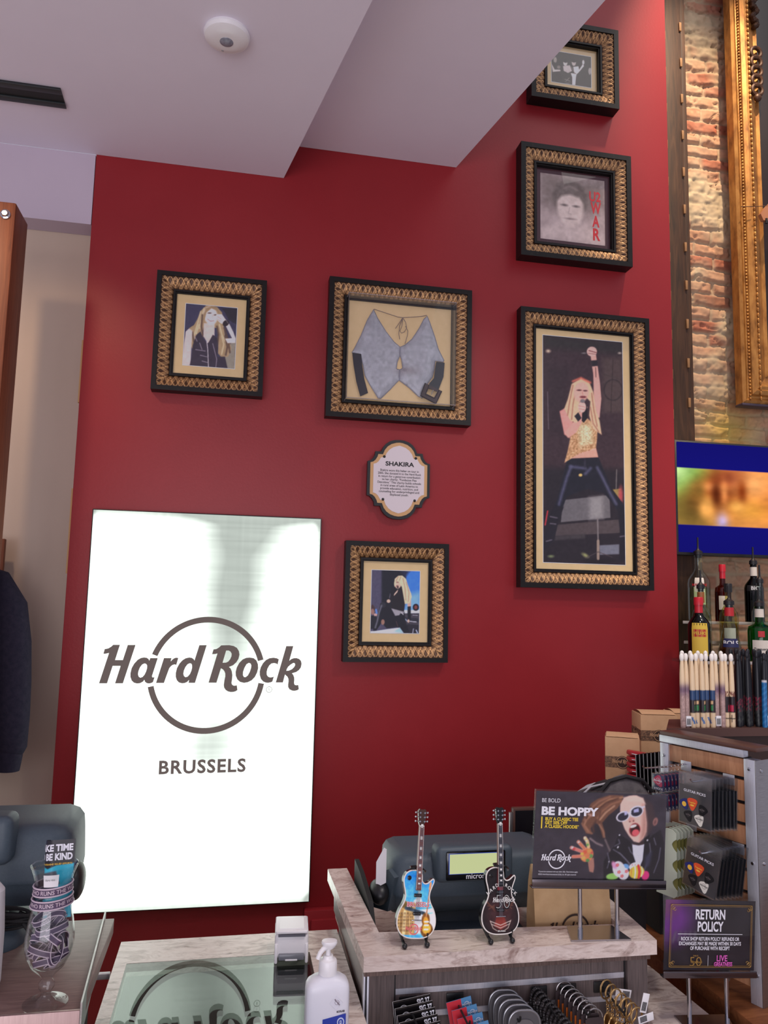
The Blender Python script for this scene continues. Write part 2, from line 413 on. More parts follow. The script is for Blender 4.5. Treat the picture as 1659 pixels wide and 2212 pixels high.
M_floor = wood('pale_floor_boards', (206, 188, 168), (216, 198, 178), (224, 206, 186), 3, (1.2, 10, 1))
M_timber = wood('old_timber', (46, 30, 20), (66, 42, 26), (84, 56, 36), 4, (12, 12, 1), 0.65)
M_post = wood('oiled_wood', (96, 50, 30), (122, 66, 40), (138, 80, 50), 5, (14, 14, 0.8), 0.5)
M_slat = wood('warm_wood_laminate', (158, 108, 76), (174, 124, 90), (188, 138, 102), 7, (10, 10, 1.0), 0.45)
M_dark = wood('grey_brown_laminate', (84, 74, 72), (104, 92, 90), (122, 108, 104), 8, (22, 22, 0.8), 0.5)
M_tray = wood('brown_laminate', (120, 96, 90), (140, 114, 106), (152, 126, 116), 6, (2, 16, 2), 0.4)
M_brown = mat('brown_edge_trim', (86, 58, 50), 0.35)
M_cab = wood('brown_cabinet_wood', (104, 60, 34), (128, 76, 44), (146, 92, 56), 4, (2, 12, 12), 0.45)
def marble_mat():
    m = mat('veined_marble', (200, 185, 178), 0.25, 0, 0.5)
    v = coords(m, (1.0, 2.6, 2.6), (0, 0, R(18)))
    n1 = noise(m, v, 5.0, 7, 0.62, 1.6); n2 = noise(m, v, 9.0, 6, 0.65, 2.6)
    c1 = ramp(m, n1, [(0.30, (150, 124, 116)), (0.42, (214, 198, 190)), (0.52, (226, 212, 204)), (0.60, (186, 166, 158)), (0.68, (222, 208, 200))])
    c2 = ramp(m, n2, [(0.30, (96, 80, 76)), (0.40, (215, 205, 200)), (0.5, (255, 255, 255)), (0.66, (235, 226, 222)), (0.8, (205, 190, 182))])
    x = nd(m, 'ShaderNodeMix', data_type='RGBA', blend_type='MULTIPLY'); x.inputs[0].default_value = 0.6
    lk(m, c1, x.inputs[6]); lk(m, c2, x.inputs[7]); lk(m, x.outputs[2], bsdf(m).inputs['Base Color']); return m
M_marble = marble_mat()
M_pos = noisy('blue_grey_plastic', [(0.3, (64, 77, 87)), (0.7, (70, 83, 93))], 200, 0.5, bmp=0.1, bscale=500)
M_kraft = noisy('kraft_card', [(0.3, (202, 160, 122)), (0.7, (212, 170, 132))], 30, 0.75, spec=0.2)
# ================================================================== the setting
struct('floor', MB().box(-4, 4, -5, 4.2, -0.1, 0), M_floor)
struct('wall_back', MB().box(-0.598, 1.868, 3.0, 3.1, 0, 6.2, 0.002), M_red)
struct('wall_left', MB().box(-4, 1.8, 3.102, 3.2, 0, 3.46), M_beige)
struct('trim_1', MB().box(-4, -0.6, 3.0, 3.1, 3.178, 3.465), M_white_shade)
struct('trim_2', MB().box(-0.606, -0.598, 3.015, 3.03, 2.476, 2.72).box(-0.606, -0.598, 3.015, 3.03, 1.83, 2.147), mat('raw_wood_edge', (196, 150, 96), 0.6))
lowp = [(-4, 2.999), (0.132, 2.999), (1.445, -4), (-4, -4)]
struct('ceiling', MB().prism([(x, y) for x, y in lowp], 3.466, 3.611), M_white)
upp = [(-4, 2.999), (0.863, 2.999), (2.187, -4), (-4, -4)]
struct('ceiling', MB().prism(upp, 3.612, 3.95), M_white)
struct('baseboard_back', MB().box(0.31, 1.6, 2.965, 2.999, 0.02, 0.62, 0.004).box(0.335, 1.575, 2.955, 2.966, 0.05, 0.59, 0.003), M_red)

# old brick wall beside the bar, as real relief
def brick_wall():
    x0, x1, z0, z1 = 1.95, 3.2, 1.0, 5.6
    dx = 0.0065
    X, Z = np.meshgrid(np.arange(x0, x1, dx), np.arange(z0, z1, dx))
    wx = X+0.016*(fbm(X*9, Z*9, 3, 3)-0.5); wz = Z+0.030*(fbm(X*5, Z*7, 3, 8)-0.5)
    rowh, bw = 0.066, 0.205
    row = np.floor(wz/rowh); fz = wz/rowh-row
    xs = wx/bw+0.5*(row % 2)+0.13*np.sin(row*12.9); col = np.floor(xs); fx = xs-col
    e = np.minimum(np.minimum(fx, 1-fx)*bw, np.minimum(fz, 1-fz)*rowh)
    joint = np.clip((e-0.004)/0.008, 0, 1)
    rnd = vnoise(col+0.5, row+0.5, 5); rnd2 = vnoise(col+7.5, row+3.5, 9)
    n1 = fbm(X*22, Z*22, 4, 1); n2 = fbm(X*70, Z*70, 3, 2); n3 = fbm(X*3.2, Z*3.2, 4, 11)
    plaster = np.clip((n3-0.50)*7+0.45*np.exp(-((Z-3.55)/0.42)**2)*2-0.25, 0, 1)
    plaster = np.where(Z < 2.1, plaster*0.4, plaster)
    pits = np.clip((n1-0.62)*6, 0, 1)
    cl = fbm(X*4.0, Z*9.0, 3, 21); crack = np.clip(1-np.abs(cl-0.5)/0.012, 0, 1)*np.clip((n3-0.42)*8, 0, 1)
    h = joint*(0.012+0.012*(rnd-0.5))*(1-0.7*plaster)+plaster*(0.012+0.012*n1)+0.016*(n1-0.5)+0.006*(n2-0.5)-0.016*pits-0.02*crack
    br = np.array([[150, 92, 68], [176, 118, 88], [190, 138, 106], [160, 82, 60], [196, 152, 118]], float)
    ci = np.clip((rnd2*5).astype(int), 0, 4)
    c = br[ci]*(0.85+0.3*n2[..., None])
    lime = np.array([214, 190, 164.])
    wash = np.clip(0.35+0.8*(fbm(X*12, Z*12, 4, 31)-0.35), 0, 1)[..., None]
    c = c*(1-0.70*wash)+lime*0.70*wash
    j = (1-joint)[..., None]*0.75; c = c*(1-j)+np.array([178, 160, 134.])*j
    p = (plaster*0.9)[..., None]; c = c*(1-p)+np.array([200, 182, 150.])*(0.85+0.3*n1[..., None])*p
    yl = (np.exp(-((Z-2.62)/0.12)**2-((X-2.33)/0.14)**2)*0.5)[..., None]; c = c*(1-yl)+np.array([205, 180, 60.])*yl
    lin = np.clip(c, 4, 250)/255.0; lin = ((lin+0.055)/1.055)**2.4
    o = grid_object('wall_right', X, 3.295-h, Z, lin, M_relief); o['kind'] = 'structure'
brick_wall()

# weathered timber upright between the red wall and the bricks
t = thing('timber_post', 'dark weathered timber upright with small wedges between red wall and bricks', 'post', (2.018, 3.205, 0))
b = MB().box(-0.078, 0.035, -0.045, 0.05, 0.0, 6.0, 0.006).box(0.035, 0.066, -0.03, 0.05, 0.0, 6.0, 0.004)
b.build('upright', M_timber, t)
random.seed(4)
for i in range(11):
    z = 2.62+i*0.19
    MB().box(-0.066, -0.054, -0.052, -0.044, z, z+0.045, 0.001).build('wedge', mat('pale_wedge_wood', (150, 110, 70), 0.7) if i == 0 else bpy.data.materials['pale_wedge_wood'], t)
    MB().box(0.022, 0.034, -0.052, -0.044, z+0.06, z+0.105, 0.001).build('wedge', bpy.data.materials['pale_wedge_wood'], t)

# ------------------------------------------------------------------ on the ceiling
t = thing('motion_detector', 'round white detector with grey lens on the ceiling', 'detector', (-0.091, 2.222, 3.466))
MB().lathe([(0, -0.030), (0.030, -0.030), (0.050, -0.027), (0.066, -0.018), (0.070, -0.008), (0.068, 0.0), (0, 0)], 40).build('housing', mat('white_plastic', (238, 236, 238), 0.25), t)
MB().lathe([(0, -0.036), (0.012, -0.035), (0.020, -0.031), (0.021, -0.029), (0, -0.029)], 28).build('lens', noisy('grey_lens', [(0.3, (120, 122, 134)), (0.7, (150, 152, 164))], 120, 0.25), t)
MB().box(-0.016, -0.009, 0.040, 0.044, -0.0295, -0.027).build('indicator', mat('indicator_grey', (150, 148, 150), 0.5), t)
t = thing('ceiling_air_slot', 'long black air slot recessed in the ceiling', 'air vent', (0, 0, 3.466), 0)
M_slot = mat('slot_black', (40, 44, 46), 0.45)
b = MB(); sl = [(-1.75, 2.607), (-0.650, 2.608), (-0.652, 2.709), (-1.75, 2.708)]
b.prism(sl, -0.004, 0.0)
b.build('backing', mat('slot_shadow', (22, 24, 26), 0.6), t)
for y0, y1 in ((2.606, 2.634), (2.682, 2.710)):
    MB().box(-1.75, -0.650, y0, y1, -0.010, -0.004, 0.001).build('blade', M_slot, t)

# ------------------------------------------------------------------ left: shop fittings by the beige wall
t = thing('wood_post', 'oiled brown wooden display post with bolt at left edge', 'post', (-0.757, 2.6, 0))
MB().box(-0.115, 0.0, 0.0, 0.15, 0.0, 3.035, 0.006).build('post', M_post, t)
b = MB(); b.lathe([(0, -0.012), (0.008, -0.012), (0.011, -0.006), (0.016, -0.004), (0.017, 0), (0, 0)], 20, TR(-0.030, 0.0, 2.99) @ RX(PI/2) @ SC(1, 1, -1))
b.build('bolt', M_chrome, t)
t = thing('rail_frame', 'small brown wooden frame end beside the hanging hoodie', 'frame', (-0.824, 3.03, -0.12))
MB().box(-0.028, 0.0, -0.012, 0.012, 1.80, 2.07, 0.003).box(-0.30, -0.028, -0.012, 0.012, 2.045, 2.07, 0.003).box(-0.30, -0.028, -0.012, 0.012, 1.80, 1.825, 0.003).build('frame', M_post, t)
MB().box(-0.30, -0.028, 0.0, 0.008, 1.825, 2.045).build('panel', mat('grey_panel', (170, 160, 150), 0.5), t)
def hoodie():
    t = thing('hoodie', 'dark navy hooded sweatshirt hanging at the left edge', 'hoodie', (-1.06, 2.86, 0))
    M_cl = noisy('navy_fleece', [(0.3, (40, 38, 52)), (0.7, (52, 48, 62))], 60, 0.9, spec=0.1, bmp=0.3)
    b = MB()
    rg = []
    for z, rx, ry in ((1.10, 0.26, 0.085), (1.14, 0.275, 0.09), (1.4, 0.27, 0.095), (1.65, 0.265, 0.09), (1.76, 0.25, 0.075), (1.82, 0.17, 0.06), (1.855, 0.08, 0.05)):
        rg.append([(rx*math.cos(2*PI*k/28), ry*math.sin(2*PI*k/28)+0.006*math.sin(9*k+z*20), z) for k in range(28)])
    b.loft(rg); b.build('body', M_cl, t)
    for s in (-1, 1):
        b = MB()
        P = [(0.19*s, 0, 1.80), (0.255*s, 0, 1.775), (0.305*s, -0.005, 1.70), (0.330*s, -0.01, 1.58), (0.343*s, -0.012, 1.45), (0.350*s, -0.015, 1.34), (0.352*s, -0.018, 1.24), (0.350*s, -0.02, 1.225)]
        b.tube(P, [0.055, 0.066, 0.066, 0.062, 0.058, 0.055, 0.052, 0.045], 20); b.build('sleeve', M_cl, t)
        b = MB(); b.tube([(0.350*s, -0.02, 1.24), (0.349*s, -0.02, 1.21), (0.347*s, -0.02, 1.165)], [0.043, 0.044, 0.040], 20); b.build('cuff', M_cl, t)
    b = MB(); b.tube([(-0.10, 0.0, 1.80), (-0.09, 0.05, 1.87), (0.0, 0.07, 1.88), (0.09, 0.05, 1.87), (0.10, 0, 1.80)], [0.03, 0.04, 0.045, 0.04, 0.03], 14); b.build('hood', M_cl, t)
    b = MB(); b.tube([(0, 0.02, 1.85), (0, 0.02, 1.95), (0.012, 0.02, 1.972), (0.03, 0.02, 1.972), (0.036, 0.02, 1.955)], 0.003, 8); b.build('hanger_hook', M_chrome, t)
hoodie()

# ================================================================== the light box
def light_box():
    w, h = 0.838, 1.410
    t = thing('light_box', 'tall bright white light box sign with round emblem on the red wall', 'light box', (-0.0948, 2.9985, 1.3594))
    b = MB()
    b.box(-w/2-0.004, w/2+0.004, -0.036, 0.0, -h/2-0.004, h/2+0.004, 0.002)
    b.build('casing', M_blk, t)
    nx, nz = 150, 250
    U, V = np.meshgrid(np.linspace(0, 1, nx), np.linspace(0, 1, nz))
    def g(u, v, su, sv): return np.exp(-((U-u)/su)**2-((V-v)/sv)**2)
    D = 1.0*g(0.64, 0.86, 0.20, 0.20)+0.75*g(0.60, 0.62, 0.14, 0.22)+0.6*g(0.72, 0.97, 0.3, 0.06)+0.75*g(0.52, 0.385, 0.17, 0.09)+0.5*g(0.78, 0.36, 0.07, 0.12)
    D += 0.9*np.exp(-((1-V)/0.018)**2)+0.9*np.exp(-(V/0.02)**2)+0.7*np.exp(-((1-U)/0.02)**2)+0.4*np.exp(-(U/0.012)**2)
    stripe = 0.55*(fbm(U*60, V*3, 2, 4)-0.5)+0.8*(vnoise(U*4, V*190, 6)-0.5)
    D = np.clip(D, 0, 1.15)
    val = 2.3*(1-D)+0.80*D
    val = val*(1+0.22*stripe*np.clip(D*1.6, 0, 1))
    col = val[..., None]*np.array([0.905, 1.0, 0.915])
    m = bpy.data.materials.new('lit_fabric'); m.use_nodes = True; m.node_tree.nodes.clear()
    o = nd(m, 'ShaderNodeOutputMaterial'); e = nd(m, 'ShaderNodeEmission'); a = nd(m, 'ShaderNodeVertexColor'); a.layer_name = 'Col'
    lk(m, a.outputs[0], e.inputs[0]); lk(m, e.outputs[0], o.inputs[0])
    grid_object('lit_fabric', (U-0.5)*w, np.full(U.shape, -0.0375), (V-0.5)*h, col, m, t)
    mi = emitter('lit_brown_print', (104, 92, 90), 1.0)
    b = MB(); cx, cz = 0.0158, 0.1101
    L = TR(cx, -0.0385, cz) @ FACE
    logo(b, 0.2125, L)
    text(b, 'BRUSSELS', 0.0650, TR(cx+0.0, -0.0385, -0.2395) @ FACE @ RZ(R(0.6)), bold=0.028, spacing=1.12, width=0.308)
    b.torus(0.0105, 0.0009, L @ TR(0.2298, -0.0532, 0), 24, 4)
    text(b, 'R', 0.0135, L @ TR(0.2298, -0.0580, 0))
    b.build('lettering', mi, t)
light_box()

# ================================================================== framed pictures
def picture_frame(label, x0, x1, z0, z1, border=0.018, band=0.046, lip=0.012, depth=0.050, mount=M_mat, pw=0.0, ph=0.0, glass=True):
    w, h = x1-x0, z1-z0
    t = thing('picture_frame', label, 'picture frame', ((x0+x1)/2, 3.0, (z0+z1)/2), 0, 'gilded picture frames on the red wall')
    def rect(b, a, c, y0, y1, bev=0.002):
        (W, H), (w2, h2) = a, c
        lo = [(-W, -H), (W, -H), (W, H), (-W, H)]; li = [(-w2, -h2), (w2, -h2), (w2, h2), (-w2, h2)]
        for k in range(4):
            j = (k+1) % 4; q = [lo[k], lo[j], li[j], li[k]]
            b.prism(q, -y1, -y0, FACE, 0)
    b = MB(); W, H = w/2, h/2
    rect(b, (W, H), (W-border, H-border), -depth, -0.001)
    b.build('outer_frame', M_black, t)
    # the carved, gilded slope: four mitred strips
    Ws, Hs = W-border, H-border; per = 0.040
    objs = []
    for k in range(4):
        L = Ws if k % 2 == 0 else Hs
        n = int(2*L/0.0024); nv = 20
        U, V = np.meshgrid(np.linspace(-1, 1, n), np.linspace(0, 1, nv))
        S = U*(L-band*V)
        D = (Hs if k % 2 == 0 else Ws)-band*V
        a = ((S/per) % 1.0)-0.5; aa = np.abs(a); a2 = np.abs((S/per+0.5) % 1.0-0.5)
        hw = 0.60*np.clip(V, 0, 1)**0.75
        r = np.exp(-((aa-hw)/0.050)**2)+0.8*np.exp(-((aa-hw+0.15)/0.045)**2)
        r += np.exp(-((a2-hw)/0.050)**2)*(V > 0.03)
        hr = np.sqrt((a/0.22)**2+((V-0.66)/0.20)**2); r += 0.6*np.exp(-((hr-1)/0.24)**2)
        dt = np.sqrt((a2/0.16)**2+((V-0.86)/0.10)**2); r += np.clip(1-dt, 0, 1)*0.4
        dt = np.sqrt((a/0.12)**2+((V-0.70)/0.09)**2); r += np.clip(1-dt, 0, 1)*0.5
        r = np.clip(r, 0, 1.1); nz = fbm(S*220, V*9+k*7, 3, 3+k)
        r = r*(0.75+0.5*nz)
        hgt = 0.0026*r
        edge = np.clip((V-0.94)/0.04, 0, 1); hgt = hgt*(1-edge)
        Y = -(depth-0.006)+0.020*V**1.4-hgt
        c = np.array([78, 50, 32.])[None, None]*(1-np.clip(r, 0, 1))[..., None]+np.array([214, 166, 112.])[None, None]*np.clip(r, 0, 1)[..., None]
        c = c*(0.86+0.28*nz)[..., None]
        lin = ((np.clip(c, 4, 250)/255+0.055)/1.055)**2.4
        if k == 0: X, Z = S, D
        elif k == 2: X, Z = -S, -D
        elif k == 1: X, Z = D, -S
        else: X, Z = -D, S
        # rows run from the outside inwards; flip so that normals face the room
        objs.append((X[::-1], Y[::-1], Z[::-1], lin[::-1]))
    for X, Y, Z, lin in objs: grid_object('gilded_carving', X, Y, Z, lin, M_gilt, t)
    wi, hi = Ws-band, Hs-band
    b = MB(); rect(b, (wi+0.001, hi+0.001), (wi-lip*0.55, hi-lip*0.55), -(depth-0.020), -0.004); rect(b, (wi-lip*0.5, hi-lip*0.5), (wi-lip, hi-lip), -(depth-0.026), -0.004)
    b.build('inner_lip', M_black, t)
    MB().box(-(wi-lip*0.6), wi-lip*0.6, -0.016, -0.010, -(hi-lip*0.6), hi-lip*0.6).build('mount_board', mount, t)
    if pw:
        # the bevelled window cut in the mount
        b = MB(); rect(b, (pw/2+0.0022, ph/2+0.0022), (pw/2, ph/2), -0.0172, -0.0160); b.build('mount_bevel', M_paper, t)
    if glass:
        MB().box(-(wi-lip*0.7), wi-lip*0.7, -0.0205, -0.0195, -(hi-lip*0.7), hi-lip*0.7).build('glass_pane', M_glass, t, 0)
    return t
GP = 1.75
# -- portrait at the left
t = picture_frame('gilded black frame with photo of smiling blonde woman, leftmost on red wall', -0.3375, 0.0808, 2.5318, 3.0018, pw=0.196, ph=0.246)
p = Paint(0.196, 0.246, 120, [(522, 500), (1146, 560), (1118, 1300), (488, 1243)], (56, 54, 78))
p.poly('950,560 1146,560 1140,760 1040,700 990,600', (38, 36, 46)).poly('1000,1100 1090,960 1130,960 1120,1310 1010,1310', (140, 132, 118))
p.poly('770,520 700,590 660,690 620,760 560,800 585,860 570,960 600,1050 690,1070 720,900 740,780 900,800 920,900 915,1110 960,1160 1040,1150 1080,1050 1050,950 1000,900 985,800 965,690 960,610 900,545 840,525', (164, 138, 104))
for q in ('700,600 660,760 620,900 640,1010', '680,760 650,860 690,1030', '740,560 700,700 690,800', '960,900 985,1000 960,1120', '930,760 960,880 1000,960'):
    p.line(q, 16, (206, 184, 148), 14)
for q in ('720,640 710,780 730,900', '990,800 1040,960 1060,1100', '600,850 620,960 660,1040', '1000,900 1030,1030 1010,1130', '900,780 920,880 905,1000'):
    p.line(q, 20, (88, 66, 56), 16)
p.poly('520,840 560,802 600,830 592,1000 580,1250 480,1250 500,1000', (204, 184, 180)).poly('740,740 870,740 870,900 790,985 735,900', (206, 184, 176))
p.poly('605,1010 650,880 700,840 735,935 790,992 850,880 900,920 915,1010 900,1150 1000,1150 1040,1320 570,1260 600,1100', (50, 42, 56))
for q in ('690,980 720,1060', '630,900 660,960', '850,990 900,1180 890,1280', '640,1060 760,1080', '700,1130 780,1150', '720,1200 790,1220'): p.line(q, 8, (150, 138, 150), 6)
p.line('775,950 790,1060 800,1280', 9, (205, 196, 198))
p.ell(822, 650, 82, 112, (222, 200, 194), -14, 16)
p.poly('900,545 840,528 760,560 735,640 730,720 752,690 770,610 830,560 900,590 960,700', (150, 124, 92), 12)
p.ell(808, 617, 24, 7, (60, 46, 48)).ell(880, 640, 20, 7, (70, 54, 54)).ell(822, 704, 42, 13, (236, 222, 218), 14).line('785,690 820,716 860,712', 6, (130, 76, 78)).line('845,640 850,672', 6, (196, 168, 162))
p.poly('880,650 900,630 960,632 1000,690 1050,750 1100,850 1130,930 1126,985 1030,985 1000,930 1085,925 1035,830 1005,770 940,740 900,700', (218, 200, 194)).line('905,660 950,690', 6, (170, 140, 136)).line('900,690 940,715', 5, (170, 140, 136))
p.ell(1008, 742, 42, 34, (40, 32, 38), -40).line('1010,700 1032,740', 6, (150, 140, 142))
p.noise(9, 26, 3).build('photo', M_print, t, -0.0168, GP)

# -- the case with the halter top
t = picture_frame('square gilded black frame carrying a clear case, middle of red wall', 0.3290, 0.9248, 2.4730, 3.0477, border=0.020, band=0.046, lip=0.014, glass=False)
cw, chh = 0.445, 0.430
b = MB(); th = 0.004
for q in ((-cw/2, cw/2, -0.075, -0.016, chh/2-th, chh/2), (-cw/2, cw/2, -0.075, -0.016, -chh/2, -chh/2+th), (-cw/2, -cw/2+th, -0.075, -0.016, -chh/2+th, chh/2-th), (cw/2-th, cw/2, -0.075, -0.016, -chh/2+th, chh/2-th), (-cw/2, cw/2, -0.079, -0.075, -chh/2, chh/2)):
    b.box(*q)
b.build('acrylic_case', M_acry, t, 0)
b = MB(); e_ = [(-cw/2, -0.079, -chh/2), (cw/2, -0.079, -chh/2), (cw/2, -0.079, chh/2), (-cw/2, -0.079, chh/2)]
b.tube(e_, 0.0014, 6, True)
for q in e_: b.tube([q, (q[0], -0.018, q[2])], 0.0014, 6)
b.build('polished_edge', mat('polished_acrylic_edge', (176, 168, 172), 0.15), t)
HC = (0.6269, 2.7604)
def halter():
    t = thing('halter_top', 'silver mesh halter top with black straps pinned inside the clear case', 'halter top', (HC[0], 3.0, HC[1]))
    # zoom units -> metres around the case centre
    S = 0.600/1440.0; cx, cy = 826, 838
    def m(s): return [((x-cx)*S, -(y-cy)*S-(x-cx)*S*0.075) for x, y in P2(s)] if False else [((x-cx)*S, -((y-cy)-(x-cx)*0.078)*S) for x, y in P2(s)]
    left = m('560,392 600,480 690,620 770,720 830,770 830,860 805,930 800,990 830,1000 828,1105 740,1200 650,1290 625,1285 540,1150 490,1060 470,960 440,850 355,830 380,790 440,660 500,500')
    right = m('1100,450 1130,520 1180,660 1220,790 1280,905 1275,920 1190,910 1180,1000 1160,1080 1110,1150 1060,1290 1020,1265 930,1180 832,1108 832,1000 862,985 850,900 832,850 832,772 880,750 950,690 1020,580 1070,480')
    fab = vcol('silver_mesh', 0.45, 0.5, 0.2)
    for nm, lp in (('front_panel', left), ('front_panel', right)):
        pp = Paint(1, 1, 4, [(0, 0), (1, 0), (1, 1), (0, 1)])
        xs = [q[0] for q in lp]; zs = [q[1] for q in lp]
        X, Z = np.meshgrid(np.arange(min(xs), max(xs), 0.0022), np.arange(min(zs), max(zs), 0.0022))
        pp.X, pp.Y = X, Z; k = pp.inside(lp); d = pp.dist(lp)
        fold = 0.5+0.5*np.sin(X*60+Z*18+3*fbm(X*12, Z*12, 2, 5))
        hgt = 0.010*np.clip(d/0.02, 0, 1)**0.5*(0.6+0.4*fold)+0.002*np.sin((X+Z)*1100)*np.sin((X-Z)*900)*0.3
        wv = (np.sin((X+Z*0.7)*1500)*0.5+0.5)*0.18+0.82
        c = np.array([200, 199, 206.])[None, None]*wv[..., None]*(0.9+0.2*fbm(X*90, Z*90, 2, 8)[..., None])
        sm = np.exp(-((X-0.03)/0.05)**2-((Z+0.07)/0.018)**2)*0.35 if nm else 0
        c = c*(1-sm[..., None])+np.array([112, 92, 92.])*sm[..., None]
        lin = ((np.clip(c, 4, 250)/255+0.055)/1.055)**2.4
        grid_object(nm, X, -0.0175-hgt, Z, lin, fab, t, k)
        e = MB(); e.tube([(x, -0.019, z) for x, z in lp], 0.0016, 6, True); e.build('hem', mat('grey_hem', (150, 148, 160), 0.5) if 'grey_hem' not in bpy.data.materials else bpy.data.materials['grey_hem'], t)
    cord = mat('thin_cord', (136, 116, 112), 0.7)
    b = MB()
    for q in ('560,392 680,430 800,468 850,474 960,466 1040,458 1095,446', '850,476 810,540 780,585', '852,476 880,520 892,580 870,620 840,632 825,610 845,560 850,480', '850,480 820,560 815,640 824,695', '880,560 905,610 900,660 878,740'):
        b.tube([(x, -0.0225, z) for x, z in m(q)], 0.0012, 6)
    b.build('neck_cord', cord, t)
    st = mat('black_strap', (30, 30, 38), 0.4)
    b = MB(); b.prism(m('358,835 445,848 458,960 480,1090 522,1235 448,1268 405,1120 375,960'), 0.021, 0.024, FACE); b.build('strap', st, t)
    b = MB(); b.prism(m('1195,925 1280,935 1270,1080 1225,1200 1215,1225 1120,1195 1130,1140 1175,1090 1185,1000'), 0.026, 0.029, FACE); s2 = b.build('strap', st, t)
    bk = mat('dark_buckle', (70, 58, 58), 0.35, 0.6)
    b = MB(); b.flat([m('1085,1145 1250,1225 1195,1350 1040,1270'), m('1118,1195 1205,1235 1175,1290 1095,1250')], FACE, 0.034)
    b.tube([(x, -0.032, z) for x, z in m('1085,1145 1120,1165 1085,1260 1180,1300 1225,1215 1250,1225 1195,1350 1040,1270')], 0.003, 6, True)
    b.build('buckle', bk, s2)
    b = MB(); b.tube([(x, -0.034, z) for x, z in m('1165,1215 1145,1262')], 0.0013, 6); b.build('buckle_pin', M_chrome, s2)
halter()

# -- the tall stage photo
t = picture_frame('tall gilded black frame with stage photo of singer raising one fist', 1.1390, 1.7287, 1.8228, 3.0018, border=0.020, band=0.046, lip=0.012, pw=0.366, ph=0.968)
p = Paint(0.366, 0.968, 180, [(247, 270), (838, 325), (857, 1957), (248, 1932)], (58, 38, 44))
p.poly('247,270 838,325 838,420 247,360', (46, 38, 38), 60).poly('690,440 838,440 840,840 690,840', (78, 60, 58), 40).poly('280,500 440,500 440,1000 290,1000', (50, 32, 38), 60)
p.poly('240,1240 860,1260 870,1960 240,1940', (34, 25, 32), 60)
p.line('770,440 752,850', 5, (52, 36, 36)).line('281,690 288,960', 7, (96, 80, 86)).line('700,560 836,600', 4, (60, 48, 46))
a = np.linspace(0, 2*PI, 30); ringp = [(770+68*math.cos(q), 675+76*math.sin(q)) for q in a]
p.line(ringp, 9, (54, 40, 42), 8)
p.ell(287, 388, 15, 11, (226, 196, 168), 0, 16).ell(820, 404, 12, 7, (176, 160, 150), 0, 10).ell(552, 404, 16, 5, (130, 124, 124), 0, 8)
p.poly('395,1480 740,1445 748,1612 378,1642', (104, 98, 102), 5).poly('590,1462 690,1452 694,1616 592,1624', (142, 136, 138), 40)
p.poly('350,1660 840,1622 842,1722 336,1742', (76, 64, 66), 6).poly('665,1812 812,1806 812,1878 668,1882', (112, 112, 126), 8)
p.poly('335,1742 560,1728 560,1760 330,1775', (60, 52, 56), 14)
p.ell(305, 1890, 20, 10, (120, 130, 90), 0, 14).ell(560, 1885, 26, 12, (150, 150, 100), 30, 16)
p.ell(665, 1925, 132, 20, (26, 16, 22)).line('652,1620 655,1790', 11, (120, 110, 112)).line('655,1780 655,1910', 20, (150, 130, 118)).line('560,1905 655,1860 760,1900', 5, (80, 66, 70))
p.poly('764,1405 828,1398 832,1470 770,1478', (150, 124, 70), 8).ell(825, 1450, 16, 60, (176, 70, 76), 0, 20).line('795,1260 790,1400', 9, (100, 92, 92)).line('262,1660 280,1560', 10, (190, 50, 60))
p.poly('428,1178 660,1170 690,1240 760,1400 835,1500 850,1540 800,1560 740,1480 700,1430 580,1400 480,1430 420,1460 395,1530 330,1530 360,1440 395,1300', (24, 22, 34), 5)
p.poly('330,1525 400,1530 360,1640 325,1780 300,1800 255,1860 250,1740 285,1600', (28, 22, 32), 6).poly('800,1540 860,1540 860,1930 815,1930 820,1740', (26, 20, 30), 8)
for q in ('455,1235 425,1310 385,1440 365,1510', '650,1245 690,1320 745,1430 790,1510', '450,1235 560,1250', '600,1250 560,1290'): p.line(q, 18, (86, 84, 112), 22)
for q in ('300,1600 350,1610', '300,1650 340,1655', '270,1780 310,1770', '820,1750 850,1745'): p.line(q, 8, (110, 100, 112), 8)
p.ell(525, 1298, 14, 11, (226, 186, 110)).ell(558, 1210, 8, 40, (44, 40, 54))
p.poly('600,400 640,395 652,480 672,620 682,740 668,880 620,860 625,700 622,560 608,470', (222, 164, 152), 6).ell(612, 392, 38, 36, (226, 178, 168)).line('590,385 645,400', 6, (120, 60, 64)).line('585,405 640,412', 5, (150, 100, 96))
p.poly('604,458 654,455 656,498 612,502', (40, 32, 38)).line('640,510 642,580', 5, (90, 60, 60))
p.poly('495,900 560,870 600,900 652,960 650,1030 640,1110 520,1140 405,1208 430,1120 450,1020', (196, 148, 106), 6).poly('510,930 600,930 620,1060 520,1090', (222, 200, 160), 40)
p.poly('520,1138 642,1100 658,1168 450,1176 500,1150', (222, 160, 140), 6)
m_ = p.inside(P2('495,900 560,870 652,960 650,1030 640,1110 520,1140 405,1208 430,1120 450,1020')); p.noise(60, 9, 5, m_)
p.poly('370,830 430,795 465,880 475,960 445,1028 405,1000', (226, 150, 140), 8).poly('432,1026 408,985 490,890 520,840 560,780 580,800 548,890 490,990', (224, 160, 146), 6)
p.poly('530,588 460,630 432,740 405,810 450,900 500,915 520,860 520,760 560,720 600,760 590,860 620,960 684,1004 668,900 640,820 622,690 590,610', (226, 186, 150), 8)
for q in ('470,640 445,760 430,860', '500,640 470,780 460,890', '610,700 625,820 650,940', '600,800 620,920 660,980'): p.line(q, 8, (170, 116, 96), 8)
p.line('470,610 530,586 600,620', 14, (214, 110, 90), 14)
p.ell(532, 690, 56, 74, (228, 172, 156), 8, 12).ell(516, 676, 18, 6, (90, 52, 54)).ell(562, 680, 16, 6, (90, 52, 54)).ell(545, 726, 24, 9, (120, 52, 56)).line('540,690 545,708', 5, (196, 130, 120))
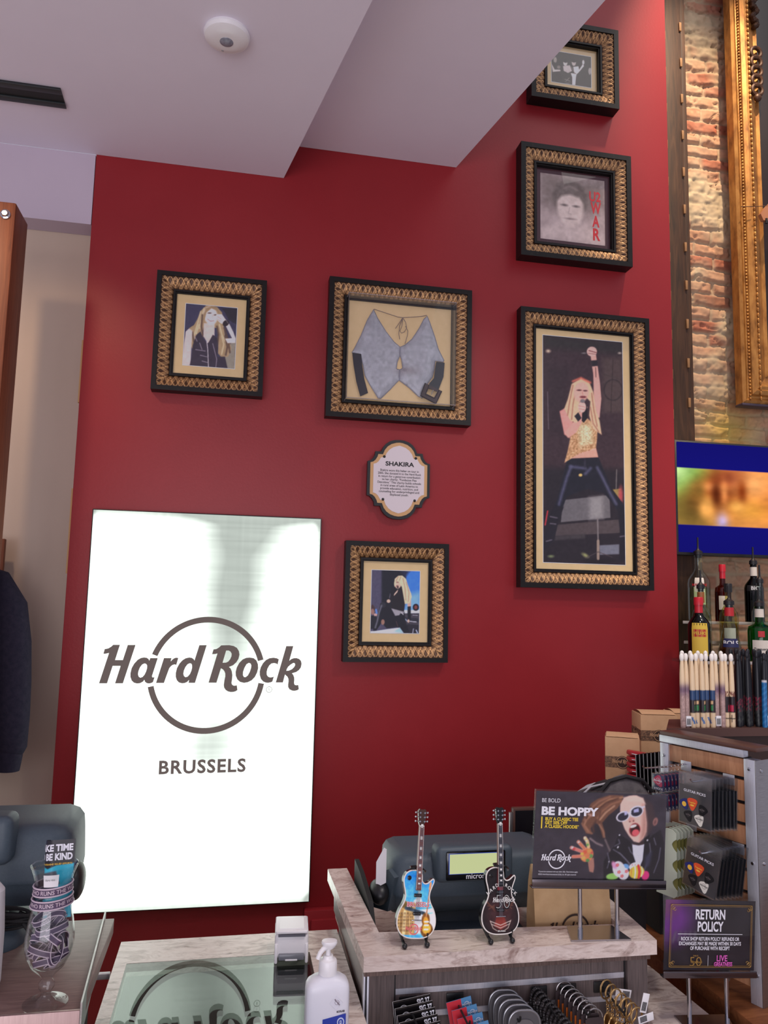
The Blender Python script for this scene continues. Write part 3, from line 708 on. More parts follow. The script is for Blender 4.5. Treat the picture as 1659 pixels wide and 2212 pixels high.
p.poly('545,760 575,790 578,880 550,915 535,900', (24, 18, 22), 5).ell(538, 800, 30, 40, (230, 182, 170)).line('515,790 560,800', 4, (180, 120, 112)).line('515,812 560,820', 4, (180, 120, 112)).ell(542, 755, 18, 14, (120, 110, 112))
p.poly('480,866 510,838 534,880 508,906', (34, 28, 36), 5)
p.noise(9, 14, 9).build('photo', M_print, t, -0.0168, GP*0.78)

# -- photo below the plaque
t = picture_frame('gilded black frame with photo of seated blonde singer under the plaque', 0.4245, 0.8390, 1.5205, 1.9855, pw=0.194, ph=0.244)
p = Paint(0.194, 0.244, 120, [(478, 545), (1178, 560), (1170, 1468), (460, 1455)], (74, 68, 92))
p.poly('620,540 980,545 960,1100 620,1100', (22, 22, 32), 30).poly('960,570 1190,540 1190,1140 950,1140 1010,900', (58, 116, 214), 30).poly('1000,900 1190,860 1190,1140 950,1140', (116, 164, 226), 90).poly('880,545 1020,560 960,660', (30, 34, 60), 50)
p.poly('950,1125 1180,1122 1180,1172 940,1172', (206, 210, 226), 5).poly('940,1172 1180,1172 1180,1340 960,1340', (62, 56, 66), 6).poly('960,1230 1180,1250 1180,1300 980,1290', (40, 38, 50), 6).poly('1000,1330 1180,1345 1180,1470 940,1470', (36, 32, 42), 8)
p.line('1040,1290 1130,1300', 12, (190, 188, 200)).line('1080,1200 1150,1205', 8, (170, 168, 180)).line('960,1250 1000,1290', 14, (150, 164, 190)).line('1090,1400 1080,1460', 14, (150, 150, 170)).line('1130,1420 1150,1460', 16, (170, 180, 210))
p.ell(1122, 1085, 46, 52, (30, 24, 30)).ell(1122, 1085, 22, 28, (130, 60, 56))
p.ell(488, 1115, 34, 66, (66, 44, 46)).ell(490, 1150, 26, 44, (150, 108, 98)).poly('460,1210 540,1200 560,1300 500,1400 455,1400', (26, 24, 34), 6).poly('505,1180 560,1165 555,1210 515,1215', (190, 150, 146)).line('540,1120 550,1170', 26, (90, 130, 200))
p.poly('740,1095 640,1035 600,1050 560,1200 500,1380 500,1425 545,1425 620,1310 700,1395 840,1375 900,1400 940,1455 1030,1440 970,1280 955,1150', (22, 20, 30), 6).ell(640, 1300, 26, 40, (150, 110, 96)).ell(640, 1050, 44, 40, (40, 38, 48))
p.line('620,1060 580,1180 560,1280 530,1380', 20, (110, 108, 122), 22).line('835,1290 860,1370', 7, (96, 60, 62))
p.poly('462,1432 520,1432 700,1405 885,1382 945,1462 462,1462', (206, 214, 234), 5).poly('800,1440 890,1385 940,1460', (150, 186, 220), 20)
p.poly('800,830 870,812 930,800 965,960 950,1145 900,1180 820,1200 750,1085 780,950', (28, 22, 28), 6)
p.poly('760,1100 950,1150 940,1190 900,1170 880,1200 820,1210', (150, 144, 152), 10).line('905,1160 940,1195', 7, (220, 216, 220))
p.poly('1000,890 1052,880 1050,1085 1005,1085 985,960', (206, 158, 142)).poly('1000,1075 1048,1070 1050,1260 1012,1290 1000,1180', (22, 20, 28)).ell(1015, 1285, 16, 24, (214, 170, 156))
p.ell(855, 745, 50, 66, (212, 172, 152), 0, 10).poly('800,890 862,822 850,865 800,920', (220, 184, 166))
p.poly('800,740 810,670 860,625 920,622 975,670 1000,750 1050,880 1062,930 1030,1025 960,1035 935,900 915,790 870,720 840,690 822,760 808,790', (214, 190, 158), 6)
for q in ('930,660 960,800 975,980', '980,720 1020,860 1010,1000', '900,640 880,690', '860,640 830,700'): p.line(q, 10, (160, 128, 104), 12)
p.ell(850, 720, 20, 6, (110, 80, 72)).ell(848, 775, 18, 10, (120, 70, 68)).ell(855, 792, 14, 12, (24, 20, 26)).poly('785,800 820,790 835,830 770,960 740,985 705,960 745,880', (24, 20, 28)).ell(722, 995, 28, 26, (212, 172, 154)).line('745,890 735,950', 10, (96, 92, 108), 10)
p.noise(7, 22, 4).build('photo', M_print, t, -0.0168, GP*0.95)

# -- album cover in burgundy mount: a plain stand-in portrait with the red lettering
t = picture_frame('gilded black frame with grey portrait and red lettering in burgundy mount', 1.1350, 1.6483, 3.2235, 3.7360, border=0.022, band=0.047, lip=0.013, depth=0.062, mount=M_burg)
p = Paint(0.302, 0.302, 130, [(0, 0), (100, 0), (100, 100), (0, 100)], (158, 138, 136))
p.poly('0,0 100,0 100,40 70,55 30,55 0,45', (112, 96, 92), 25).poly('0,85 30,72 70,72 100,88 100,100 0,100', (176, 156, 152), 10)
p.ell(46, 34, 27, 27, (92, 78, 74), 0, 6).ell(46, 47, 21, 30, (186, 166, 160), 0, 5).poly('24,40 28,22 46,15 64,22 69,40 60,31 46,28 33,31', (98, 84, 80), 5)
p.ell(37, 45, 5, 1.6, (96, 82, 80), 0, 2).ell(55, 45, 5, 1.6, (96, 82, 80), 0, 2).ell(46, 65, 8, 1.4, (126, 106, 104), 0, 2).line('45,48 43,57 47,58', 1, (152, 132, 128), 2)
p.noise(16, 5, 7).build('cover', M_print, t, -0.0168, GP)
M_redink = mat('red_ink', (226, 36, 44), 0.5)
b = MB(); LM = lambda x, z, k: TR(x, -0.0175, z) @ FACE
for s, z, sz, wd_ in (('U2', 0.050, 0.062, 0.054), ('W', -0.006, 0.072, 0.050), ('A', -0.068, 0.072, 0.034), ('R', -0.130, 0.076, 0.034)):
    text(b, s, sz, LM(0.108 if s != 'U2' else 0.104, z, 0), bold=0.03, width=wd_)
b.build('lettering', M_redink, t)

# -- band photo at the top, partly behind the ceiling edge
t = picture_frame('gilded black frame with dark group photo, highest on the wall', 1.1822, 1.5965, 3.9530, 4.3340, border=0.022, band=0.050, lip=0.013, depth=0.062, pw=0.190, ph=0.150)
p = Paint(0.190, 0.150, 110, [(598, 405), (1153, 500), (1160, 940), (590, 858)], (50, 42, 40))
p.ell(650, 540, 24, 40, (150, 138, 130)).poly('595,590 640,680 720,680 725,705 610,715', (196, 182, 176)).ell(795, 580, 30, 48, (196, 184, 178)).poly('760,630 860,615 890,700 830,730 770,700', (186, 172, 168)).ell(915, 580, 30, 46, (180, 166, 160)).poly('905,640 980,630 990,680 1040,600 1060,625 1000,700 960,745 920,720', (214, 202, 198)).ell(1048, 575, 16, 34, (206, 194, 190)).poly('870,730 955,740 945,790 935,905 890,900 890,790', (206, 196, 194)).ell(1140, 700, 22, 50, (156, 146, 142)).ell(700, 645, 26, 24, (120, 108, 102))
for q in ('780,820 860,850', '790,860 850,800', '800,880 860,880', '880,640 930,740'): p.line(q, 8, (130, 120, 114))
p.ell(800, 556, 34, 26, (40, 32, 30)).ell(918, 552, 34, 26, (40, 32, 30)).noise(14, 16, 5).build('photo', M_print, t, -0.0168, GP)

# -- the lobed plaque
def plaque():
    t = thing('wall_plaque', 'lobed white plaque with tan and black border under the halter case', 'plaque', (0.6325, 3.0, 2.2385))
    q = [(0, 880), (110, 872), (215, 838), (300, 780), (362, 700), (402, 600), (530, 600), (545, 510), (590, 435), (640, 392), (700, 375)]
    half = q+[(x, -z) for x, z in q[::-1]]
    full = [(x, z) for x, z in half]+[(-x, z) for x, z in half[::-1][1:-1]]
    S = 0.1277/700.0
    def ol(dx): return [((x-dx*(1 if x > 60 else -1 if x < -60 else x/60.0)*(0.6 if abs(x) < 420 else 1.0))*S, (z-dx*(1 if z > 0 else -1)*(1.0 if abs(z) > 560 else 0.45))*S) for x, z in full]
    b = MB(); b.prism(ol(0), 0.012, 0.030, FACE); b.build('backing', M_blk, t)
    b = MB(); b.prism(ol(62), 0.030, 0.0315, FACE); b.build('tan_border', mat('tan_ink', (200, 156, 106), 0.5), t)
    b = MB(); b.prism(ol(130), 0.0315, 0.0325, FACE); b.build('face', mat('plaque_white', (216, 204, 208), 0.5), t)
    b = MB(); F = lambda x, z: TR(x, -0.0332, z) @ FACE
    text(b, 'SHAKIRA', 0.0240, F(0.002, 0.0535), bold=0.03, width=0.117)
    lines = ['Shakira wore this halter on tour in', '2005. She donated it to the Hard Rock', 'in return for a generous contribution', 'to her charity, "Fundacion Pies', 'Descalzos." This charity builds schools', 'in rural areas of Latin America to', 'provide education, nutrition, and', 'counseling for underprivileged and', 'displaced youth.']
    wid = [.158, .176, .171, .141, .177, .152, .154, .164, .076]
    for i, (l, w_) in enumerate(zip(lines, wid)):
        text(b, l, 0.0125, F(0.002, 0.0305-i*0.01215), bold=0.006, width=w_)
    b.build('lettering', M_ink, t)
    for x, z in ((-0.061, 0.089), (0.068, 0.089), (-0.063, -0.083), (0.066, -0.083)):
        b = MB(); b.sphere((x, -0.0325, z), 0.0055, 0.004, 0.0055, 14); b.build('screw_cap', M_blk, t)
plaque()
# ================================================================== the bar side at the right
ORD = ['first', 'second', 'third', 'fourth', 'fifth', 'sixth', 'seventh', 'eighth', 'ninth', 'tenth', 'eleventh', 'twelfth', 'thirteenth']
M_ogold = noisy('old_gold_leaf', [(0.3, (120, 76, 34)), (0.5, (176, 120, 58)), (0.75, (204, 150, 80))], 25, 0.4, (1, 1, 0.4), metal=0.5)
M_odark = noisy('dark_carving', [(0.3, (44, 28, 20)), (0.7, (96, 60, 34))], 40, 0.45, metal=0.3)
def gold_frame():
    t = thing('ornate_gold_frame', 'large ornate gold frame hung high on the brick wall', 'frame', (2.32, 3.20, 2.72))
    W, H = 1.25, 2.9
    prof = [(0.0, 0.0), (0.0, -0.050), (0.012, -0.060), (0.026, -0.052), (0.034, -0.056), (0.040, -0.070), (0.058, -0.078), (0.066, -0.068), (0.080, -0.072), (0.092, -0.060), (0.105, -0.048), (0.135, -0.036), (0.150, -0.044), (0.155, -0.020), (0.155, 0.0)]
    b = MB()
    corners = [(0, 0, 1, 1), (W, 0, -1, 1), (W, H, -1, -1), (0, H, 1, -1)]
    rings = [[(cx+sx*d, y, cz+sz*d) for d, y in prof] for cx, cz, sx, sz in corners]
    rings.append(rings[0])
    b.loft(rings, cap=False)
    b.build('moulding', M_ogold, t)
    b = MB()
    for i in range(170):
        z = 0.02+i*0.0165
        b.sphere((0.034, -0.060, z), 0.0055, 0.006, 0.0065, 8)
    b.build('bead_row', M_ogold, t)
    b = MB()
    for i in range(110):
        z = 0.02+i*0.0255
        b.sphere((0.080, -0.074, z), 0.006, 0.006, 0.011, 8)
    b.build('leaf_row', M_ogold, t)
    b = MB(); b.box(-0.006, W+0.006, -0.056, -0.001, -0.012, 0.0, 0.003); b.build('dark_sill', mat('dark_purple_edge', (70, 56, 70), 0.4), t)
    MB().box(0.15, W-0.15, -0.012, -0.004, 0.15, H-0.15).build('back_panel', mat('dark_mirror_panel', (40, 26, 18), 0.25), t)
    b = MB(); random.seed(11)
    for z0, z1 in ((1.95, 2.5),):
        for i in range(70):
            z = z0+(z1-z0)*i/70; x = 0.135+0.012*math.sin(i*0.7)
            b.sphere((x, -0.050, z), 0.014+0.006*math.sin(i*1.9), 0.02, 0.012, 8)
    b.build('carved_scroll', M_odark, t); b = MB()
    for i in range(5): b.torus(0.028, 0.010, TR(0.13, -0.06, 1.60+i*0.05) @ RX(PI/2), 16, 8)
    b.build('carved_coil', M_odark, t)
    b = MB(); b.sphere((0.128, -0.065, 1.555), 0.020, 0.016, 0.020, 12); b.build('carved_knob', M_odark, t)
    # the instrument head wired to the frame
    g = thing('guitar_headstock', 'wooden guitar headstock with black tuners wired to the gold frame', 'guitar', (2.475, 3.095, 3.66))
    o = P2('-62,-20 -40,10 -10,40 30,46 60,20 60,-30 20,-26 -20,-44 -50,-46')
    b = MB(); b.prism([(x*0.0012, y*0.0012) for x, y in o], -0.008, 0.012, FACE, 0); b.build('head', mat('light_guitar_wood', (176, 118, 82), 0.35), g)
    for i in range(3):
        b = MB(); b.cyl((-0.045+i*0.03, -0.012, -0.045+i*0.004), (-0.045+i*0.03, -0.012, -0.070+i*0.004), 0.006); b.build('tuner', M_blk, g)
    w_ = MB(); w_.tube([(-0.155, 0.02, 0.018), (-0.09, 0.0, 0.016), (-0.03, -0.012, 0.022)], 0.0016, 6); w_.build('wire', M_odark, g)
gold_frame()

def television():
    t = thing('television', 'wall television showing blurred orange picture between blue bands', 'television', (2.374, 3.08, 2.2457))
    W, H = 0.913, 0.518
    MB().box(-W/2, W/2, 0.0, 0.05, -H/2, H/2, 0.004).build('casing', M_blk, t)
    MB().box(-0.2, 0.2, 0.05, 0.155, -0.12, 0.12, 0.004).build('wall_bracket', M_blkm, t)
    nx, nz = 170, 96; U, V = np.meshgrid(np.linspace(0, 1, nx), np.linspace(0, 1, nz))
    w, h = W-0.018, H-0.022
    c = np.zeros((nz, nx, 3)); c[:] = (20, 18, 108)
    c = c*(0.75+0.35*(1-np.abs(V-0.5)*0.6))[..., None]
    band = (V > 0.252) & (V < 0.763)
    pv = (V-0.252)/0.511; pu = U*1.0
    img = np.zeros((nz, nx, 3)); img[:] = (235, 150, 78)
    def blob(cu, cv, su, sv, col, a=1.0):
        k = (np.clip(np.exp(-((pu-cu)/su)**2-((pv-cv)/sv)**2), 0, 1)*a)[..., None]
        return img*(1-k)+np.array(col, float)*k
    img = blob(0.02, 0.5, 0.20, 0.9, (150, 130, 60)); img = blob(0.05, 0.85, 0.13, 0.30, (120, 220, 80)); img = blob(0.00, 0.95, 0.1, 0.3, (190, 230, 150)); img = blob(0.09, 0.30, 0.09, 0.35, (110, 84, 40))
    img = blob(0.22, 0.62, 0.13, 0.28, (176, 70, 28)); img = blob(0.30, 0.85, 0.12, 0.2, (150, 64, 40)); img = blob(0.28, 0.45, 0.05, 0.25, (120, 52, 24)); img = blob(0.18, 0.32, 0.05, 0.22, (255, 176, 84)); img = blob(0.19, 0.68, 0.08, 0.08, (255, 160, 90)); img = blob(0.245, 0.08, 0.035, 0.16, (190, 170, 220)); img = blob(0.45, 0.75, 0.12, 0.25, (255, 180, 110)); img = blob(0.42, 0.3, 0.14, 0.2, (246, 170, 70)); img = blob(0.7, 0.5, 0.2, 0.4, (230, 120, 50)); img = blob(0.9, 0.3, 0.2, 0.4, (120, 70, 40))
    img = blob(0.215, 0.55, 0.035, 0.30, (96, 40, 20)); img = blob(0.36, 0.62, 0.03, 0.22, (140, 60, 24)); img = blob(0.155, 0.30, 0.035, 0.16, (255, 178, 92)); img = blob(0.26, 0.60, 0.02, 0.2, (255, 160, 90), 0.8); img = blob(0.33, 0.35, 0.05, 0.10, (250, 180, 90), 0.8); img = blob(0.12, 0.62, 0.04, 0.2, (120, 90, 40), 0.8)
    img = img*(0.86+0.28*fbm(pu*14, pv*8, 3, 3))[..., None]
    c = np.where(band[..., None], img, c)
    lin = ((np.clip(c, 2, 255)/255+0.055)/1.055)**2.4*1.05
    m = bpy.data.materials.new('lit_screen'); m.use_nodes = True; m.node_tree.nodes.clear()
    o = nd(m, 'ShaderNodeOutputMaterial'); e = nd(m, 'ShaderNodeEmission'); a = nd(m, 'ShaderNodeVertexColor'); a.layer_name = 'Col'
    lk(m, a.outputs[0], e.inputs[0]); lk(m, e.outputs[0], o.inputs[0])
    grid_object('screen', (U-0.5)*w, np.full(U.shape, -0.0006), (V-0.5)*h+0.002, lin, m, t)
television()

# glass liquor shelves
M_shelf = clear('green_edge_glass', (0.85, 0.92, 0.9), 1.5, 0.05)
M_shedge = mat('frosted_shelf_edge', (176, 168, 164), 0.35)
for z, y0, y1, lab in ((1.700, 2.985, 3.15, 'upper glass bar shelf carrying the back row of bottles'), (1.545, 2.80, 2.978, 'lower glass bar shelf carrying the front row of bottles')):
    t = thing('glass_shelf', lab, 'shelf', (2.5, y0, z))
    MB().box(-0.62 if y0 > 2.9 else -0.68, 0.6, 0.004, y1-y0, -0.012, 0.0).build('pane', M_shelf, t, 0)
    MB().box(-0.62 if y0 > 2.9 else -0.68, 0.6, 0.0, 0.004, -0.012, 0.0, 0.001).build('edge_strip', M_shedge, t)
t = thing('back_bar_unit', 'dark back bar unit under the bottle shelves', 'cabinet', (2.4, 2.8, 0))
MB().box(-0.48, 0.6, 0.03, 0.34, 0.0, 1.44, 0.004).build('carcass', mat('dark_bar_wood', (58, 40, 32), 0.4), t)
MB().box(-0.49, 0.61, 0.0, 0.35, 1.44, 1.47, 0.004).build('top_board', mat('dark_bar_top', (46, 34, 30), 0.3), t)
t = thing('shelf_rail', 'frosted ledge between the two rows of bottles', 'rail', (2.5, 2.979, 1.605))
MB().box(-0.62, 0.6, 0.0, 0.002, 0.0, 0.012).box(-0.62, 0.6, 0.002, 0.005, 0.0, 0.01).build('rail', M_shedge, t)

GL = {}
def glass_col(c, amt):
    k = (c, amt)
    if k not in GL: GL[k] = clear('tinted_bottle_glass', tuple(v**amt for v in s2l(c)), 1.5, 0.02)
    return GL[k]
def bottle(name, label, x, y, z, h, r, glass, liquid=None, fill=0.0, shape='round', cap=None, neck_col=None, pourer=True, label_spec=()):
    """h = height of the glass; the pourer stands above"""
    t = thing(name, label, 'bottle', (x, y, z), 0, 'liquor bottles on the bar shelves')
    nr = r*0.34
    if shape == 'round': pr = [(0, 0), (r*0.96, 0), (r, 0.01), (r, h*0.56), (r*0.96, h*0.62), (r*0.75, h*0.69), (r*0.45, h*0.75), (nr, h*0.80), (nr*0.95, h*0.97), (nr*1.15, h*0.975), (nr*1.15, h), (nr*0.7, h)]
    elif shape == 'square_shoulder': pr = [(0, 0), (r*0.97, 0), (r, 0.008), (r*0.98, h*0.55), (r*0.9, h*0.63), (nr*1.2, h*0.68), (nr, h*0.72), (nr, h*0.96), (nr*1.2, h*0.965), (nr*1.2, h), (nr*0.7, h)]
    elif shape == 'cone': pr = [(0, 0), (r, 0), (r*1.02, 0.012), (r*0.98, h*0.10), (r*0.78, h*0.33), (r*0.58, h*0.52), (nr*1.05, h*0.72), (nr, h*0.97), (nr*1.2, h*0.975), (nr*1.2, h), (nr*0.7, h)]
    elif shape == 'slim': pr = [(0, 0), (r, 0), (r, h*0.58), (r*0.92, h*0.64), (nr*1.1, h*0.76), (nr, h*0.8), (nr, h), (nr*0.7, h)]
    b = MB(); b.lathe(pr, 24); b.build('glass', glass, t)
    if liquid is not None and fill > 0:
        lp = [(0, 0.004)]
        for rr, zz in pr[1:]:
            if zz < h*fill: lp.append((max(rr-0.003, 0.001), max(zz, 0.004)))
        rr = np.interp(h*fill, [q[1] for q in pr[1:-2]], [q[0] for q in pr[1:-2]]); lp += [(max(rr-0.003, 0.001), h*fill), (0, h*fill)]
        b = MB(); b.lathe(lp, 24); b.build('liquid', liquid, t)
    if neck_col is not None:
        b = MB(); b.lathe([(nr*1.08, h*0.80), (nr*1.10, h*0.80), (nr*1.06, h*0.955), (nr*1.03, h*0.955)], 20); b.build('neck_wrap', neck_col, t)
    if pourer:
        b = MB(); b.lathe([(0, h-0.012), (nr*0.8, h-0.012), (nr*0.85, h), (nr*1.25, h+0.001), (nr*1.2, h+0.016), (nr*0.5, h+0.024), (0.0042, h+0.030), (0.0036, h+0.078), (0, h+0.078)], 14); b.build('pourer', M_blk, t)
    elif cap is not None:
        b = MB(); b.lathe([(0, h*0.93), (nr*1.25, h*0.93), (nr*1.25, h+0.012), (nr*1.1, h+0.016), (0, h+0.016)], 18); b.build('cap', cap, t)
    for (z0, z1, a, m, txt, tm, ts) in label_spec:
        prz = [q[1] for q in pr[1:-2]]; prr = [q[0] for q in pr[1:-2]]
        def rad(zz): return float(np.interp(zz, prz, prr))+0.0008
        n = 16
        b = MB(); b.grid(lambda u, v: (rad(z0+(z1-z0)*v)*math.sin((u-0.5)*2*a), -rad(z0+(z1-z0)*v)*math.cos((u-0.5)*2*a), z0+(z1-z0)*v), n, 6)
        o = b.build('label', m, t)
        if txt:
            b = MB(); b.mi = 0
            rr = rad((z0+z1)/2)
            text(b, txt, ts, TR(0, 0, (z0+z1)/2-ts*0.35) @ FACE, bold=0.02)
            for v in b.bm.verts:
                th = v.co.x/rr; v.co.x, v.co.y = (rr+0.0006)*math.sin(th), -(rr+0.0006)*math.cos(th)
            b.build('lettering', tm, o)
    t.rotation_euler = (0, 0, R(-30))
    return t
B_yellow = mat('yellow_label', (226, 190, 70), 0.6); B_green = mat('pale_green_label', (190, 214, 150), 0.6); B_navy = mat('navy_label', (32, 36, 84), 0.5)
B_red = mat('red_cap', (196, 30, 46), 0.35); B_cream = mat('cream_label', (226, 218, 206), 0.6); B_redl = mat('red_label', (190, 36, 44), 0.5)
W_l = mat('white_lettering', (240, 238, 240), 0.5); K_l = mat('dark_lettering', (46, 40, 44), 0.5)
clearg = glass_col((236, 244, 238), 1.0)
yb, yf = 3.04, 2.885
bottle('bottle', 'clear bottle with pale green label and black pourer, tallest at left of shelf', 1.994, yb, 1.700, 0.285, 0.047, clearg, glass_col((222, 226, 200), 0.7), 0.5, label_spec=((0.07, 0.145, 0.5, B_green, None, None, 0), (0.125, 0.185, 0.42, B_cream, 'MARTINI', B_redl, 0.016)))
bottle('bottle', 'dark red bottle cut off by the edge of the red wall', 1.870, yb+0.065, 1.700, 0.20, 0.030, glass_col((96, 30, 34), 0.8), None, 0, 'slim', pourer=False, cap=B_red, label_spec=((0.07, 0.12, 0.9, M_ink, 'CAMPARI', W_l, 0.018),))
bottle('bottle', 'amber bottle with red wax neck in the back row', 2.110, yb, 1.700, 0.232, 0.034, glass_col((150, 66, 40), 0.7), mat('amber_liquid', (120, 44, 24), 0.2), 0.55, 'square_shoulder', pourer=False, cap=B_red, neck_col=B_red, label_spec=((0.05, 0.11, 0.6, B_cream, None, None, 0),))
bottle('bottle', 'dark green bottle with white neck in the back row', 2.264, yb, 1.700, 0.252, 0.040, glass_col((52, 62, 30), 0.9), mat('dark_green_liquid', (30, 36, 22), 0.2), 0.6, 'slim', neck_col=B_cream, label_spec=((0.135, 0.160, 0.9, M_ink, 'BIG', W_l, 0.022),))
bottle('bottle', 'clear bottle with amber neck behind the yellow label bottle', 1.930, yf+0.045, 1.545, 0.290, 0.040, clearg, glass_col((220, 200, 170), 0.6), 0.4, neck_col=mat('amber_wrap', (150, 92, 44), 0.4), label_spec=((0.06, 0.13, 0.6, B_cream, None, None, 0),))
bottle('bottle', 'dark bottle with red neck and yellow label in the front row', 1.866, yf-0.035, 1.545, 0.238, 0.043, glass_col((62, 30, 26), 0.8), mat('dark_brown_liquid', (40, 20, 18), 0.2), 0.62, neck_col=B_red, pourer=False, cap=B_red, label_spec=((0.02, 0.150, 0.75, B_yellow, None, None, 0), (0.095, 0.125, 0.6, B_redl, 'VELHO', B_yellow, 0.016)))
bottle('bottle', 'pale yellow bottle with dark cap standing behind the blue label bottle', 2.062, yf+0.050, 1.545, 0.300, 0.038, glass_col((220, 214, 150), 0.7), glass_col((214, 200, 110), 0.8), 0.5, 'slim', pourer=False, cap=M_blk, label_spec=((0.05, 0.13, 0.6, B_cream, None, None, 0),))
bottle('bottle', 'cone-shaped clear bottle with dark blue label in the front row', 2.004, yf-0.035, 1.545, 0.225, 0.050, clearg, glass_col((196, 150, 130), 0.8), 0.3, 'cone', neck_col=B_redl, label_spec=((0.055, 0.090, 0.75, B_navy, 'BOLS', W_l, 0.026),))
bottle('bottle', 'clear bottle with cream and red label at right behind the green bottle', 2.222, yf+0.060, 1.545, 0.322, 0.036, clearg, glass_col((214, 208, 190), 0.5), 0.5, label_spec=((0.04, 0.13, 0.6, B_cream, None, None, 0), (0.05, 0.07, 0.4, B_redl, None, None, 0)))
bottle('bottle', 'emerald green bottle with white label and red seal in the front row', 2.143, yf-0.035, 1.545, 0.222, 0.048, glass_col((60, 170, 96), 0.9), mat('green_liquid', (24, 140, 66), 0.15), 0.6, 'square_shoulder', neck_col=B_cream, label_spec=((0.015, 0.085, 0.75, B_cream, 'Tanqueray', K_l, 0.014), (0.098, 0.122, 0.26, B_redl, None, None, 0)))

# ================================================================== the slatted display tower at the right
TA = math.atan2(-0.934, 0.358)
tw = thing('slatwall_display', 'wood slatwall display end with aluminium posts holding guitar picks', 'display stand', (1.2895, 1.7887, 0), TA)
# local x runs from the far post (-0.252) to the near post (0), y into the stand
b = MB()
zt = 1.382
grooves = [1.327, 1.268, 1.216, 1.163, 1.108, 1.054, 1.000, 0.946, 0.892]
zs = [1.380]+grooves+[0.83]
for a, c in zip(zs[:-1], zs[1:]): b.box(-0.228, 0.003, 0.0, 0.020, c+0.0045, a-0.0045, 0.001)
b.build('slat_panel', M_slat, tw)
MB().box(-0.228, 0.003, 0.012, 0.026, 0.83, 1.38).build('groove_backing', mat('groove_black', (24, 24, 30), 0.5), tw)
MB().box(-0.253, -0.226, -0.006, 0.024, 0.80, 1.378, 0.001).build('post', M_alu, tw)
MB().box(0.0, 0.030, -0.006, 0.024, 0.80, 1.378, 0.001).build('post', M_alu, tw)
MB().box(0.030, 0.0325, -0.006, 0.055, 0.80, 1.378, 0.001).build('end_plate', M_steel, tw)
b = MB(); b.box(-0.254, 0.0, -0.007, 0.015, 1.380, 1.399, 0.001); b.build('top_trim', M_alu, tw)
b = MB(); b.box(-0.250, 0.040, -0.012, 0.055, 1.399, 1.411, 0.004); b.build('top_board', M_brown, tw)
for x, z in ((-0.239, 1.345), (0.015, 1.355), (0.017, 1.13), (-0.239, 1.10), (0.02, 0.87)):
    b = MB(); b.lathe([(0, 0), (0.0045, 0), (0.0038, 0.003), (0, 0.004)], 12, TR(x, -0.006, z) @ RX(PI/2)); b.build('bolt', M_chrome, tw)
for z in (1.352, 1.13):
    b = MB(); b.lathe([(0, 0), (0.0045, 0), (0.0038, 0.003), (0, 0.004)], 12, TR(0.0325, 0.015, z) @ RY(PI/2)); b.build('bolt', M_chrome, tw)

T0 = Matrix.Translation((1.2895, 1.7887, 0)) @ RZ(TA)
def tloc(u, s, z): return T0 @ Vector((u, -s, z))
HOOKS = []
def peg_hook(label, u, z, length, cat='hook'):
    t = thing('peg_hook', label, cat, tloc(u, 0, z), TA, 'metal hooks on the slatwall display')
    MB().box(-0.016, 0.016, -0.0035, 0.0, -0.022, 0.004, 0.001).build('plate', M_alu, t)
    b = MB(); b.tube([(0, -0.003, -0.004), (0, -length*0.5, -0.004), (0, -length, 0.0), (0, -length-0.006, 0.006)], 0.0022, 8); b.build('prong', M_chrome, t)
peg_hook('metal hook holding the upper guitar pick packs', -0.045, 1.327, 0.150)
peg_hook('metal hook holding the lower guitar pick packs', -0.024, 1.163, 0.150)
peg_hook('metal hook holding the small single pick packs at far post', -0.172, 1.337, 0.170)
peg_hook('metal hook holding the pale green cards', -0.160, 1.185, 0.125)

M_pack = clear('clear_blister', (0.96, 0.965, 0.975), 2.0, 0.2)
M_card = mat('black_pick_card', (34, 36, 42), 0.35)
def pick(b, x, z, s, rot, y=-0.0012, th=0.0):
    o = [(0, -1.0), (0.25, -0.85), (0.62, -0.20), (0.84, 0.35), (0.80, 0.62), (0.5, 0.80), (0, 0.86), (-0.5, 0.80), (-0.80, 0.62), (-0.84, 0.35), (-0.62, -0.20), (-0.25, -0.85)]
    c, n = math.cos(R(rot)), math.sin(R(rot))
    b.prism([((px*c-pz*n)*s, (px*n+pz*c)*s) for px, pz in o], 0.0, 0.0016, TR(x, y, z) @ FACE)
PK = {k: mat('pick_'+k, c, 0.25) for k, c in dict(orange=(222, 84, 48), blue=(36, 44, 110), black=(24, 24, 28), white=(228, 224, 214), purple=(92, 44, 92), magenta=(190, 36, 84)).items()}
M_yel = mat('yellow_print', (238, 190, 70), 0.4)
